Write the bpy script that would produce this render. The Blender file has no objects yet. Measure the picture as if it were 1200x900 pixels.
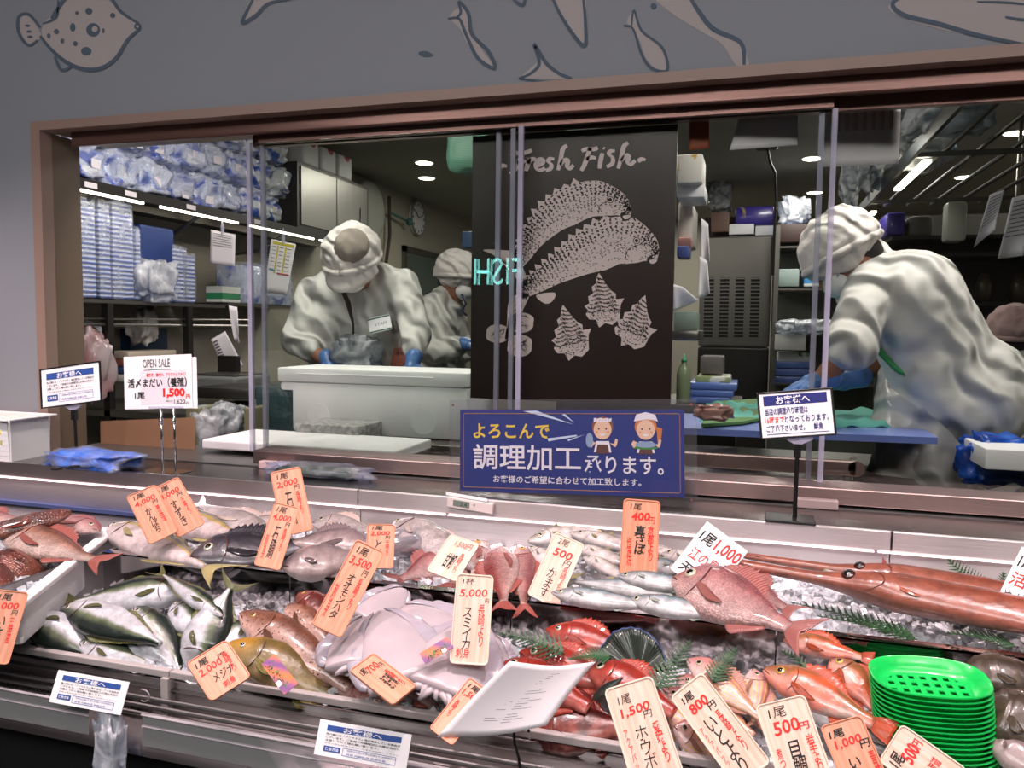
import bpy, bmesh, math, random
from mathutils import Vector, Matrix, Euler
random.seed(7)
PI = math.pi
C = bpy.context.scene.collection
def V(*a): return Vector(a)
# ---------------------------------------------------------------- camera (solved from the vanishing points)
F = 925.0
ax = -V(-3100, 105.5, F); ax.normalize()
ay = V(279, 63, F); ay -= ax * ax.dot(ay); ay.normalize()
az = ax.cross(ay)
if az.y < 0: az = -az
CAM = V(0, 0, 1.4)
def ray(px, py):
    c = V(px - 600, 450 - py, F)
    return V(ax.dot(c), ay.dot(c), az.dot(c))
def onz(px, py, z): d = ray(px, py); return CAM + d * ((z - CAM.z) / d.z)
def ony(px, py, y): d = ray(px, py); return CAM + d * ((y - CAM.y) / d.y)
def onx(px, py, x): d = ray(px, py); return CAM + d * ((x - CAM.x) / d.x)
def onpl(px, py, p, n): d = ray(px, py); return CAM + d * ((p - CAM).dot(n) / d.dot(n))
def proj(p):
    q = p - CAM
    c = ax * q.x + ay * q.y + az * q.z
    return V(600 + F * c.x / c.z, 450 - F * c.y / c.z)
cd = bpy.data.cameras.new('camera'); cam = bpy.data.objects.new('camera', cd); C.objects.link(cam)
cd.sensor_width = 36; cd.lens = F / 1200 * 36; cd.clip_start = .02
rt = V(ax.x, ay.x, az.x); up = V(ax.y, ay.y, az.y); bk = -V(ax.z, ay.z, az.z)
cam.matrix_world = Matrix(((rt.x, up.x, bk.x, CAM.x), (rt.y, up.y, bk.y, CAM.y), (rt.z, up.z, bk.z, CAM.z), (0, 0, 0, 1)))
bpy.context.scene.camera = cam
# ---------------------------------------------------------------- materials
def lin(h):
    if isinstance(h, (tuple, list)): return tuple(h[:3]) + (1,)
    h = h.lstrip('#'); r = [int(h[i:i + 2], 16) / 255 for i in (0, 2, 4)]
    return tuple(c / 12.92 if c <= .04045 else ((c + .055) / 1.055) ** 2.4 for c in r) + (1,)
MATS = {}
def mat(name, col='#888888', rough=.5, metal=0, bump=None, fold=None, var=None, emit=None, alpha=None, aniso=0, sss=0, coat=0, spec=.5, trans=0, stretch=None):
    """bump=(scale,strength) var=(scale,other colour,amount) alpha=fixed opacity"""
    if name in MATS: return MATS[name]
    m = bpy.data.materials.new(name); m.use_nodes = True; nt = m.node_tree; N = nt.nodes; L = nt.links
    b = N['Principled BSDF']; out = N['Material Output']
    b.inputs['Base Color'].default_value = lin(col); b.inputs['Roughness'].default_value = rough
    b.inputs['Metallic'].default_value = metal; b.inputs['Specular IOR Level'].default_value = spec
    tc = N.new('ShaderNodeTexCoord'); src = tc.outputs['Object']
    if stretch:
        mp = N.new('ShaderNodeMapping'); mp.inputs['Scale'].default_value = stretch
        L.new(src, mp.inputs['Vector']); src = mp.outputs['Vector']
    if var:
        n = N.new('ShaderNodeTexNoise'); n.inputs['Scale'].default_value = var[0]; n.inputs['Detail'].default_value = 5
        L.new(src, n.inputs['Vector'])
        r = N.new('ShaderNodeMapRange'); r.inputs['From Min'].default_value = .38; r.inputs['From Max'].default_value = .62
        r.inputs['To Max'].default_value = var[2]
        L.new(n.outputs['Fac'], r.inputs['Value'])
        mx = N.new('ShaderNodeMix'); mx.data_type = 'RGBA'; mx.inputs[6].default_value = lin(col); mx.inputs[7].default_value = lin(var[1])
        L.new(r.outputs['Result'], mx.inputs[0]); L.new(mx.outputs[2], b.inputs['Base Color'])
    if bump:
        n = N.new('ShaderNodeTexNoise'); n.inputs['Scale'].default_value = bump[0]; n.inputs['Detail'].default_value = 4
        L.new(src, n.inputs['Vector'])
        bp = N.new('ShaderNodeBump'); bp.inputs['Strength'].default_value = bump[1]; bp.inputs['Distance'].default_value = bump[2] if len(bump) > 2 else .004
        L.new(n.outputs['Fac'], bp.inputs['Height']); L.new(bp.outputs['Normal'], b.inputs['Normal'])
    if aniso:
        b.inputs['Anisotropic'].default_value = aniso
        cx = N.new('ShaderNodeCombineXYZ'); cx.inputs[1].default_value = .8; cx.inputs[2].default_value = 1.2
        L.new(cx.outputs[0], b.inputs['Tangent'])
    if fold:
        n = N.new('ShaderNodeTexWave'); n.bands_direction = 'DIAGONAL'; n.inputs['Scale'].default_value = fold[0]; n.inputs['Detail'].default_value = 2; n.inputs['Detail Scale'].default_value = 1.2; n.inputs['Distortion'].default_value = 7
        L.new(src, n.inputs['Vector']); bp = N.new('ShaderNodeBump'); bp.inputs['Strength'].default_value = 1; bp.inputs['Distance'].default_value = fold[1]; L.new(n.outputs['Fac'], bp.inputs['Height']); L.new(bp.outputs['Normal'], b.inputs['Normal'])
    if emit:
        b.inputs['Emission Color'].default_value = lin(emit[0]); b.inputs['Emission Strength'].default_value = emit[1]
    if sss:
        b.inputs['Subsurface Weight'].default_value = sss; b.inputs['Subsurface Radius'].default_value = (.02, .012, .01); b.inputs['Subsurface Scale'].default_value = .5
    if coat: b.inputs['Coat Weight'].default_value = coat; b.inputs['Coat Roughness'].default_value = .06
    if trans: b.inputs['Transmission Weight'].default_value = trans
    if alpha is not None:
        t = N.new('ShaderNodeBsdfTransparent'); mx = N.new('ShaderNodeMixShader'); mx.inputs[0].default_value = alpha
        L.new(t.outputs[0], mx.inputs[1]); L.new(b.outputs[0], mx.inputs[2]); L.new(mx.outputs[0], out.inputs['Surface'])
    MATS[name] = m; return m
def glass(name, tint='#ffffff', refl=1.0, haze=0.0, rough=0.0, ior=1.5):
    """thin sheet glass or film: clear with a Fresnel reflection"""
    if name in MATS: return MATS[name]
    m = bpy.data.materials.new(name); m.use_nodes = True; nt = m.node_tree; N = nt.nodes; L = nt.links
    N.remove(N['Principled BSDF']); out = N['Material Output']
    t = N.new('ShaderNodeBsdfTransparent'); t.inputs[0].default_value = lin(tint)
    g = N.new('ShaderNodeBsdfGlossy'); g.inputs['Roughness'].default_value = rough
    fr = N.new('ShaderNodeFresnel'); fr.inputs['IOR'].default_value = ior
    mu = N.new('ShaderNodeMath'); mu.operation = 'MULTIPLY'; mu.inputs[1].default_value = refl; L.new(fr.outputs[0], mu.inputs[0])
    mx = N.new('ShaderNodeMixShader'); L.new(mu.outputs[0], mx.inputs[0]); L.new(t.outputs[0], mx.inputs[1]); L.new(g.outputs[0], mx.inputs[2])
    last = mx
    if haze:
        d = N.new('ShaderNodeBsdfDiffuse'); d.inputs[0].default_value = (.9, .9, .92, 1)
        m2 = N.new('ShaderNodeMixShader'); m2.inputs[0].default_value = haze
        L.new(mx.outputs[0], m2.inputs[1]); L.new(d.outputs[0], m2.inputs[2]); last = m2
    L.new(last.outputs[0], out.inputs['Surface']); MATS[name] = m; return m
def film(name, tint='#dfe6f5', cover=.35, scale=18, white='#f2f4fa', rough=.18):
    """crumpled clear plastic film: creases catch light"""
    if name in MATS: return MATS[name]
    m = bpy.data.materials.new(name); m.use_nodes = True; nt = m.node_tree; N = nt.nodes; L = nt.links
    b = N['Principled BSDF']; out = N['Material Output']
    tc = N.new('ShaderNodeTexCoord'); n = N.new('ShaderNodeTexVoronoi'); n.feature = 'DISTANCE_TO_EDGE'; n.inputs['Scale'].default_value = scale
    n2 = N.new('ShaderNodeTexNoise'); n2.inputs['Scale'].default_value = scale * .7; n2.inputs['Detail'].default_value = 6; n2.inputs['Distortion'].default_value = 1.2
    L.new(tc.outputs['Object'], n2.inputs['Vector']); L.new(n2.outputs['Color'], n.inputs['Vector'])
    bp = N.new('ShaderNodeBump'); bp.inputs['Strength'].default_value = 1; bp.inputs['Distance'].default_value = .012
    L.new(n2.outputs['Fac'], bp.inputs['Height']); L.new(bp.outputs[0], b.inputs['Normal'])
    b.inputs['Base Color'].default_value = lin(white); b.inputs['Roughness'].default_value = rough; b.inputs['Specular IOR Level'].default_value = 1
    t = N.new('ShaderNodeBsdfTransparent'); t.inputs[0].default_value = lin(tint)
    r = N.new('ShaderNodeMapRange'); r.inputs['From Min'].default_value = .35; r.inputs['From Max'].default_value = .75; r.inputs['To Min'].default_value = cover * .4; r.inputs['To Max'].default_value = min(1, cover * 2)
    L.new(n2.outputs['Fac'], r.inputs['Value'])
    mx = N.new('ShaderNodeMixShader'); L.new(r.outputs[0], mx.inputs[0]); L.new(t.outputs[0], mx.inputs[1]); L.new(b.outputs[0], mx.inputs[2]); L.new(mx.outputs[0], out.inputs['Surface'])
    MATS[name] = m; return m
def patt(name, a, b_, kind='wave', scale=20, axis='Z', thr=.5, rough=.5, stretch=(1, 1, 1), distort=0, soft=.04, bump=0, coat=0):
    """two-colour pattern in object space: wave bands, voronoi cells, noise blotches"""
    if name in MATS: return MATS[name]
    m = bpy.data.materials.new(name); m.use_nodes = True; nt = m.node_tree; N = nt.nodes; L = nt.links; b = N['Principled BSDF']
    tc = N.new('ShaderNodeTexCoord'); mp = N.new('ShaderNodeMapping'); mp.inputs['Scale'].default_value = stretch; L.new(tc.outputs['Object'], mp.inputs['Vector'])
    if kind == 'wave':
        t = N.new('ShaderNodeTexWave'); t.bands_direction = axis; t.inputs['Scale'].default_value = scale; t.inputs['Distortion'].default_value = distort; o = t.outputs['Fac']
    elif kind == 'voronoi':
        t = N.new('ShaderNodeTexVoronoi'); t.inputs['Scale'].default_value = scale; o = t.outputs['Distance']
    else:
        t = N.new('ShaderNodeTexNoise'); t.inputs['Scale'].default_value = scale; t.inputs['Detail'].default_value = 5; t.inputs['Distortion'].default_value = distort; o = t.outputs['Fac']
    L.new(mp.outputs[0], t.inputs['Vector'])
    r = N.new('ShaderNodeMapRange'); r.inputs['From Min'].default_value = thr - soft; r.inputs['From Max'].default_value = thr + soft; L.new(o, r.inputs['Value'])
    mx = N.new('ShaderNodeMix'); mx.data_type = 'RGBA'; mx.inputs[6].default_value = lin(a); mx.inputs[7].default_value = lin(b_)
    L.new(r.outputs[0], mx.inputs[0]); L.new(mx.outputs[2], b.inputs['Base Color']); b.inputs['Roughness'].default_value = rough
    if bump:
        bp = N.new('ShaderNodeBump'); bp.inputs['Strength'].default_value = 1; bp.inputs['Distance'].default_value = bump; L.new(o, bp.inputs['Height']); L.new(bp.outputs[0], b.inputs['Normal'])
    if coat: b.inputs['Coat Weight'].default_value = coat
    MATS[name] = m; return m
steel = mat('brushed steel', '#cfc5c5', .34, 1, aniso=.93, bump=(6, .35, .0012), stretch=(1, 60, 60))
steel_dark = mat('dull steel', '#8f8b8b', .38, 1, bump=(5, .3, .002))
mirror = mat('polished steel', '#d2cccb', .07, 1, bump=(7, .12, .003))
rail_grey = mat('grey rail paint', '#b3aaa9', .38)
black = mat('black plastic', '#0d0d0f', .4)
white = mat('white plastic', '#e9e7ea', .4)
pvc = mat('white sign board', '#f1edf1', .55)
foam_m = mat('white foam', '#efeef0', .6, bump=(220, .5, .0008), sss=.1)
bronze = mat('bronze anodised', '#6e5048', .3, .55, bump=(4, .2, .002), stretch=(1, 30, 30))
tan_m = mat('tan trim', '#8f776c', .5)
clear = mat('clear acrylic strip', '#ccc8e2', .12, alpha=.45, spec=1)
pane_m = glass('window glass', '#f8faf8', .8)
acryl = glass('acrylic', '#fafafc', .45, haze=.012)
pinkp = mat('paper', '#f0e9ee', .7)
ink = mat('black ink', '#15120f', .6); redi = mat('red ink', '#e0231a', .6); bluei = mat('blue print', '#2c4f98', .5); navy = mat('navy print', '#232a72', .4)
# ---------------------------------------------------------------- objects
def tag(o, label=None, cat=None, group=None, kind=None):
    if label: o['label'] = label
    if cat: o['category'] = cat
    if group: o['group'] = group
    if kind: o['kind'] = kind
    return o
def thing(name, label, cat, loc=(0, 0, 0), rz=0, group=None, M=None):
    o = bpy.data.objects.new(name, None); C.objects.link(o); o.empty_display_size = .02
    if M is not None: o.matrix_world = M
    else: o.location = loc; o.rotation_euler = (0, 0, rz)
    return tag(o, label, cat, group)
def wm(o):
    m = o.matrix_basis.copy() if o.parent is None else wm(o.parent) @ o.matrix_basis
    return m
class MB:
    def __init__(s): s.b = bmesh.new(); s.uv = s.b.loops.layers.uv.new('UVMap')
    def faces(s, pts, fs, M=None):
        vs = [s.b.verts.new(M @ Vector(p) if M else Vector(p)) for p in pts]
        for f in fs:
            try: s.b.faces.new([vs[i] for i in f])
            except ValueError: pass
        return s
    def box(s, c, d, M=None, bev=0, rz=0):
        x, y, z = [q / 2 for q in d]; R = Matrix.Translation(c) @ Matrix.Rotation(rz, 4, 'Z')
        if M: R = M @ R
        if bev:
            t = bmesh.new(); bmesh.ops.create_cube(t, size=1)
            bmesh.ops.scale(t, vec=d, verts=t.verts)
            bmesh.ops.bevel(t, geom=t.edges[:], offset=bev, segments=2, affect='EDGES', profile=.5)
            return s.absorb(t, R)
        p = [(-x, -y, -z), (x, -y, -z), (x, y, -z), (-x, y, -z), (-x, -y, z), (x, -y, z), (x, y, z), (-x, y, z)]
        return s.faces(p, [(3, 2, 1, 0), (4, 5, 6, 7), (0, 1, 5, 4), (1, 2, 6, 5), (2, 3, 7, 6), (3, 0, 4, 7)], R)
    def absorb(s, t, R=None):
        t.verts.ensure_lookup_table(); t.verts.index_update()
        vs = [s.b.verts.new(R @ v.co if R else v.co) for v in t.verts]
        for f in t.faces:
            try: s.b.faces.new([vs[v.index] for v in f.verts])
            except ValueError: pass
        t.free(); return s
    def b2(s, x0, x1, y0, y1, z0, z1, bev=0): return s.box(((x0 + x1) / 2, (y0 + y1) / 2, (z0 + z1) / 2), (abs(x1 - x0), abs(y1 - y0), abs(z1 - z0)), bev=bev)
    def tube(s, pts, r, n=10, caps=True, flat=1.0):
        pts = [Vector(p) for p in pts]; rings = []; ref = V(0, 0, 1); 
        for i, p in enumerate(pts):
            a = pts[max(0, i - 1)]; b = pts[min(len(pts) - 1, i + 1)]; t = (b - a).normalized()
            if abs(t.dot(ref)) > .93: ref = V(0, 1, 0) if abs(t.y) < .9 else V(1, 0, 0)
            u = t.cross(ref).normalized(); w = u.cross(t).normalized(); rr = r[i] if isinstance(r, (list, tuple)) else r
            rings.append([p + u * (math.cos(k * 2 * PI / n) * rr) + w * (math.sin(k * 2 * PI / n) * rr * flat) for k in range(n)])
        return s.loft(rings, caps)
    def cyl(s, a, b, r, r2=None, n=16): return s.tube([a, b], [r, r if r2 is None else r2], n)
    def loft(s, rings, caps=True, closed=True, uvs=None):
        n = len(rings[0]); vs = [[s.b.verts.new(p) for p in R] for R in rings]
        m = n if closed else n - 1
        for i in range(len(rings) - 1):
            for k in range(m):
                k2 = (k + 1) % n
                try: f = s.b.faces.new((vs[i][k], vs[i][k2], vs[i + 1][k2], vs[i + 1][k]))
                except ValueError: continue
                if uvs:
                    for l, (a, c) in zip(f.loops, ((i, k), (i, k2), (i + 1, k2), (i + 1, k))): l[s.uv].uv = uvs(a, c)
        if caps and closed:
            for R in (vs[0], vs[-1]):
                try: s.b.faces.new(R)
                except ValueError: pass
        return s
    def lathe(s, prof, n=24, M=None, sx=1, sy=1):
        R = [[V(r * math.cos(k * 2 * PI / n) * sx, r * math.sin(k * 2 * PI / n) * sy, z) for k in range(n)] for r, z in prof]
        if M: R = [[M @ p for p in q] for q in R]
        return s.loft(R)
    def ball(s, c, r, M=None, n=12):
        if not isinstance(r, (tuple, list)): r = (r, r, r)
        t = bmesh.new(); bmesh.ops.create_uvsphere(t, u_segments=n * 2, v_segments=n, radius=1)
        R = Matrix.Translation(c) @ (M.to_4x4() if M else Matrix.Identity(4)) @ Matrix.Diagonal((*r, 1)); return s.absorb(t, R)
    def prism(s, poly, z0, z1, M=None):
        """extrude a 2-D outline (x,y) from z0 to z1"""
        n = len(poly); p = [(x, y, z0) for x, y in poly] + [(x, y, z1) for x, y in poly]
        fs = [tuple(range(n - 1, -1, -1)), tuple(range(n, 2 * n))] + [(i, (i + 1) % n, n + (i + 1) % n, n + i) for i in range(n)]
        return s.faces(p, fs, M)
    def build(s, name, m, parent=None, smooth=False, W=True, tri=False, loc=None):
        """W: vertices are in world space and are taken into the parent's space"""
        bmesh.ops.recalc_face_normals(s.b, faces=s.b.faces)
        if tri: bmesh.ops.triangulate(s.b, faces=s.b.faces)
        me = bpy.data.meshes.new(name); s.b.to_mesh(me); s.b.free()
        if smooth:
            for p in me.polygons: p.use_smooth = True
            if smooth != True:
                try: me.set_sharp_from_angle(angle=smooth)
                except Exception: pass
        for q in (m if isinstance(m, (list, tuple)) else [m]): me.materials.append(q)
        o = bpy.data.objects.new(name, me); C.objects.link(o)
        if parent is not None:
            if W: me.transform(wm(parent).inverted())
            o.parent = parent
        elif loc is not None:
            me.transform(Matrix.Translation(-Vector(loc))); o.location = loc
        return o
def rrect(w, h, r, n=5, cx=0, cy=0):
    o = []
    for (x, y, a) in ((w / 2 - r, h / 2 - r, 0), (-w / 2 + r, h / 2 - r, PI / 2), (-w / 2 + r, -h / 2 + r, PI), (w / 2 - r, -h / 2 + r, 1.5 * PI)):
        for k in range(n + 1): t = a + k * PI / 2 / n; o.append((cx + x + r * math.cos(t), cy + y + r * math.sin(t)))
    return o
def struct(name, mb, m, smooth=False, parent=None): return tag(mb.build(name, m, parent, smooth), kind='structure') if parent is None else mb.build(name, m, parent, smooth)
def bake(o):
    bpy.context.view_layer.update()
    dg = bpy.context.evaluated_depsgraph_get(); me = bpy.data.meshes.new_from_object(o.evaluated_get(dg)); me.name = o.name
    o.modifiers.clear(); o.data = me
    for p in me.polygons: p.use_smooth = True
    return o
def organic(name, parts, m, parent=None, voxel=.012, wrinkle=None, smooth=4):
    """one continuous skin over tapered limbs ('c',p0,r0,p1,r1) and ellipsoids ('e',centre,radii[,rot])"""
    mb = MB()
    for q in parts:
        if q[0] == 'c':
            a, ra, b, rb = Vector(q[1]), q[2], Vector(q[3]), q[4]
            mb.tube([a + (b - a) * t for t in (0, .33, .66, 1)], [ra, ra + (rb - ra) * .33, ra + (rb - ra) * .66, rb], 14)
            mb.ball(a, ra, n=8); mb.ball(b, rb, n=8)
        else: mb.ball(q[1], q[2], q[3] if len(q) > 3 else None, n=12)
    o = mb.build(name, m, parent, True)
    r = o.modifiers.new('r', 'REMESH'); r.mode = 'VOXEL'; r.voxel_size = voxel; r.use_smooth_shade = True
    s = o.modifiers.new('s', 'SMOOTH'); s.iterations = smooth; s.factor = .5
    if wrinkle:
        for i, (sc, st) in enumerate(wrinkle):
            t = bpy.data.textures.new(name + str(i), 'CLOUDS'); t.noise_scale = sc; t.noise_depth = 1
            d = o.modifiers.new('d', 'DISPLACE'); d.texture = t; d.strength = st; d.mid_level = .5; d.texture_coords = 'LOCAL'
    bake(o)
    if not o.data.materials: o.data.materials.append(m)
    return o
# ---------------------------------------------------------------- writing
def text_mesh(s, bold=0, shear=0, vertical=False):
    cu = bpy.data.curves.new('t', 'FONT'); cu.body = '\n'.join(s) if vertical else s
    cu.size = 1; cu.resolution_u = 2; cu.offset = bold; cu.shear = shear; cu.align_x = 'CENTER' if vertical else 'LEFT'
    if vertical: cu.space_line = .82
    o = bpy.data.objects.new('t', cu); C.objects.link(o)
    bpy.context.view_layer.update(); dg = bpy.context.evaluated_depsgraph_get()
    me = bpy.data.meshes.new_from_object(o.evaluated_get(dg)); bpy.data.objects.remove(o); bpy.data.curves.remove(cu)
    vs = [v.co.copy() for v in me.vertices]; fs = [tuple(p.vertices) for p in me.polygons]; bpy.data.meshes.remove(me)
    return vs, fs
def fit_text(mb, s, box, M, w, h, bold=0, shear=0, vertical=False, z=.0006, rot=0):
    """lay text into box=(x0,y0,x1,y1), fractions of a board w x h whose centre is M's origin; y runs down"""
    vs, fs = text_mesh(s, bold, shear, vertical)
    if not vs: return
    lo = V(min(v.x for v in vs), min(v.y for v in vs)); hi = V(max(v.x for v in vs), max(v.y for v in vs))
    x0, y0, x1, y1 = box; cx = ((x0 + x1) / 2 - .5) * w; cy = (.5 - (y0 + y1) / 2) * h
    sx = (x1 - x0) * w / max(1e-6, hi.x - lo.x); sy = (y1 - y0) * h / max(1e-6, hi.y - lo.y)
    c, q = math.cos(rot), math.sin(rot); pts = []
    for v in vs:
        x = (v.x - (lo.x + hi.x) / 2) * sx; y = (v.y - (lo.y + hi.y) / 2) * sy
        pts.append((cx + x * c - y * q, cy + x * q + y * c, z))
    mb.faces(pts, fs, M)
def frame_px(tl, tr, br, bl, P0, n, level=False):
    """rigid rectangle on the plane (P0,n) that best covers four photo corners: matrix (x right, y up, z out), width, height"""
    q = [onpl(*c, P0, n) for c in (tl, tr, br, bl)]
    c = (q[0] + q[1] + q[2] + q[3]) / 4; y = ((q[0] + q[1]) - (q[2] + q[3])) / 2; h = y.length; y.normalize()
    x = ((q[1] + q[2]) - (q[0] + q[3])) / 2; x -= y * x.dot(y); w = x.length; x.normalize(); z = x.cross(y)
    if level: x = V(0, 0, 1).cross(n).normalized(); z = n.normalized(); y = z.cross(x)
    return Matrix(((x.x, y.x, z.x, c.x), (x.y, y.y, z.y, c.y), (x.z, y.z, z.z, c.z), (0, 0, 0, 1))), w, h
# ================================================================ setting
WY = 1.90      # shop-side face of the wall
wallm = mat('grey wall paint', '#85888f', .75, bump=(300, .4, .0006))
def zat(px, py, y=WY): return ony(px, py, y).z
XL = ony(44, 300, WY).x; ZT = zat(600, 100)
XR = 2.6
mb = MB(); mb.b2(-3.6, XL, WY, WY + .10, .0, 3.2); mb.b2(XL, XR, WY, WY + .10, ZT, 3.2); mb.b2(XR, 3.4, WY, WY + .10, 0, 3.2)
mb.b2(XL, XR, WY + .02, WY + .12, 0, .97)
wall = struct('wall_front', mb, wallm)
struct('floor', MB().b2(-4, 4, -3.5, 9.5, -.1, 0), mat('dark floor', '#1b1a1c', .4))
struct('ceiling_shop', MB().b2(-4, 4, -3.5, WY, 3.2, 3.3), mat('shop ceiling', '#8a8684', .8))
struct('wall_shop_back', MB().b2(-4, 4, -3.6, -3.5, 0, 3.2), mat('shop back wall', '#5a5452', .8, var=(1.2, '#1d1b1c', 1)))
struct('wall_shop_left', MB().b2(-4.1, -4, -3.5, WY, 0, 3.2), mat('shop side wall', '#7c7678', .8))
struct('wall_shop_right', MB().b2(4, 4.1, -3.5, WY, 0, 3.2), mat('shop side wall', '#7c7678', .8))
kw = mat('kitchen wall', '#a9a394', .6)
struct('floor_kitchen', MB().b2(-2.8, 2.6, 2.05, 8.2, 0, .15), mat('kitchen floor', '#4f5450', .5))
struct('ceiling_kitchen', MB().b2(-2.9, 2.7, WY + .10, 8.3, 2.5, 2.6), mat('kitchen ceiling', '#a09c90', .8))
struct('wall_kitchen_left', MB().b2(-2.9, -2.8, WY + .10, 8.3, 0, 2.5), kw)
struct('wall_kitchen_right', MB().b2(2.6, 2.7, WY + .10, 8.3, 0, 2.5), kw)
struct('wall_kitchen_back', MB().b2(-2.8, 2.6, 8.2, 8.3, 0, 2.5), kw)
struct('trim_wood_left', MB().b2(-3.6, XL - .002, WY - .03, WY, .98, onz(30, 484, 1).z and zat(30, 484)), mat('orange wood', '#b5703f', .5, bump=(8, .2), stretch=(1, 12, 12), var=(6, '#9c5a30', .6)))
# window trim: flat tan face, deep dark reveal, bronze header and sliding track
TW = .035
z1 = zat(1100, 75)
mb = MB(); mb.b2(XL, XR, WY - .012, WY + .03, z1, ZT); mb.b2(XL, XL + TW, WY - .012, WY + .03, 1.0, z1)
struct('trim_window_surround', mb, tan_m)
reveal = mat('brown reveal', '#6b5b4c', .45)
struct('trim_window_reveal', MB().b2(XL + TW - .02, XL + TW - .002, WY + .02, WY + .135, .99, z1), reveal)
struct('trim_window_soffit', MB().b2(XL + TW, XR, WY + .02, WY + .25, z1 + .002, z1 + .012), reveal)
HY = WY + .035
za, zb = zat(1100, 81, HY), zat(1100, 102.5, HY)
mb = MB(); mb.b2(XL + TW + .07, XR, HY, HY + .02, zb, za); mb.tube([(XL + TW + .07, HY - .002, zb), (XR, HY - .002, zb)], .003, 8)
struct('trim_header_upper', mb, bronze)
TY = WY + .06
zc = zat(900, 131, TY)
struct('trim_header_track', MB().b2(ony(302, 180, TY).x, ony(978, 130, TY).x, TY, TY + .015, zc, zb + .002, bev=.002), bronze)
zd = zat(1100, 123, TY + .03)
struct('trim_header_back', MB().b2(ony(290, 180, TY).x, XR, TY + .025, TY + .05, zd, zb + .01), bronze)
# glass panes in two tracks, each with a clear sealing strip on its edges
GZ0 = 1.045
def pane(n, xa, xb, y, ztop):
    p = struct('window_%d' % n, MB().b2(xa, xb, y, y + .004, GZ0 - .01, ztop), pane_m)
    for x in (xa, xb):
        MB().b2(x - .006, x + .006, y - .004, y + .008, GZ0 - .01, ztop).build('edge_strip', clear, p)
    return p
ga, gb = WY + .05, WY + .085
pane(1, ony(293, 300, ga).x, ony(609, 300, ga).x, ga, zc)
pane(2, ony(309, 300, gb).x, ony(583, 300, gb).x, gb, zd)
pane(3, ony(600, 300, ga + .018).x, ony(978, 150, ga + .018).x, ga + .018, zc)
pane(4, ony(963, 150, gb).x, XR, gb, zd)
# low steel sill the panes stand in, with plastic guide blocks
SY = WY
s0, s1 = ony(296, 530, SY).x, XR
sz = ony(900, 567, SY).z
o = struct('sill', MB().b2(s0, s1, SY, SY + .1, 1.008, sz, bev=.003), mat('sill steel', '#a8918e', .33, 1, bump=(5, .3, .002), stretch=(1, 40, 40), aniso=.6))
struct('sill_lower', MB().b2(XL + TW, s1, WY - .005, WY + .25, .97, 1.003), steel_dark)
for px, py in ((323, 540), (957, 588)):
    p = ony(px, py, SY - .01); struct('sill_guide_block', MB().b2(p.x - .045, p.x + .045, SY - .025, SY - .002, 1.0, 1.022, bev=.003), mat('guide plastic', '#c3a9a8', .35))
# ---------------------------------------------------------------- mural on the grey wall
lt = mat('mural pale paint', '#a79f9e', .8); dk = mat('mural slate paint', '#4d5a69', .8)
mur = thing('mural', None, None, (0, WY, 2.2)); mur['kind'] = 'structure'
def wp(px, py, d): p = ony(px, py, WY - d); return p
def patch(poly, m, d=.0010, name='painted_shape'):
    mb = MB(); pts = [wp(x, y, d) for x, y in poly]; n = len(pts)
    pts += [p + V(0, d * .8, 0) for p in pts]
    mb.faces(pts, [tuple(range(n))] + [(i, (i + 1) % n, n + (i + 1) % n, n + i) for i in range(n)]); mb.build(name, m, mur)
def smoothpx(pts, closed=False, k=6):
    o = []; n = len(pts)
    for i in range(n if closed else n - 1):
        p = [Vector(pts[(i + j) % n] if closed else pts[min(max(i + j, 0), n - 1)]) for j in (-1, 0, 1, 2)]
        for s in range(k):
            t = s / k
            o.append(.5 * ((2 * p[1]) + (p[2] - p[0]) * t + (2 * p[0] - 5 * p[1] + 4 * p[2] - p[3]) * t * t + (3 * p[1] - p[0] - 3 * p[2] + p[3]) * t ** 3))
    if not closed: o.append(Vector(pts[-1]))
    return o
def stroke(pts, w, m, d=.002, closed=False, name='painted_line'):
    q = smoothpx(pts, closed); mb = MB(); n = len(q); A, B = [], []
    for i in range(n):
        t = (q[min(i + 1, n - 1)] - q[max(i - 1, 0)]) if not closed else (q[(i + 1) % n] - q[i - 1]); t.normalize(); nn = V(-t.y, t.x)
        ww = w * (.55 + .45 * math.sin(PI * min(1, max(0, (i + .8) / (n + .6))))) if not closed else w * (.8 + .2 * math.sin(i * .7))
        A.append(wp(*(q[i] + nn * ww / 2), d)); B.append(wp(*(q[i] - nn * ww / 2), d))
    m_ = n if closed else n - 1
    mb.faces(A + B, [(i, (i + 1) % n, n + (i + 1) % n, n + i) for i in range(m_)]); mb.build(name, m, mur)
def blob(cx, cy, rx, ry, m, d=.002, name='painted_spot'): patch([(cx + rx * math.cos(a * PI / 8), cy + ry * math.sin(a * PI / 8)) for a in range(16)], m, d, name)
ff = [(50, 30), (58, 20), (72, 6), (90, -6), (120, -4), (140, 12), (165, 30), (152, 44), (135, 68), (118, 80), (98, 81), (78, 72), (62, 60), (50, 44)]
patch(smoothpx(ff, True), lt); patch(smoothpx([(47, 38), (32, 18), (20, 22), (22, 40), (34, 54), (46, 46)], True), lt)
stroke([(60, 22), (72, 4), (80, -8)], 5, dk); stroke([(90, -6), (125, -5), (142, 14), (163, 28)], 4, dk); stroke([(165, 33), (150, 46), (136, 68), (118, 80), (98, 81), (78, 73), (60, 58), (47, 42)], 5, dk)
stroke([(47, 32), (34, 17), (22, 20), (22, 38), (33, 53), (44, 47)], 4, dk); stroke([(64, 66), (72, 82), (84, 78)], 4, dk); stroke([(50, 28), (66, 20), (68, 0)], 3, dk)
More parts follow.
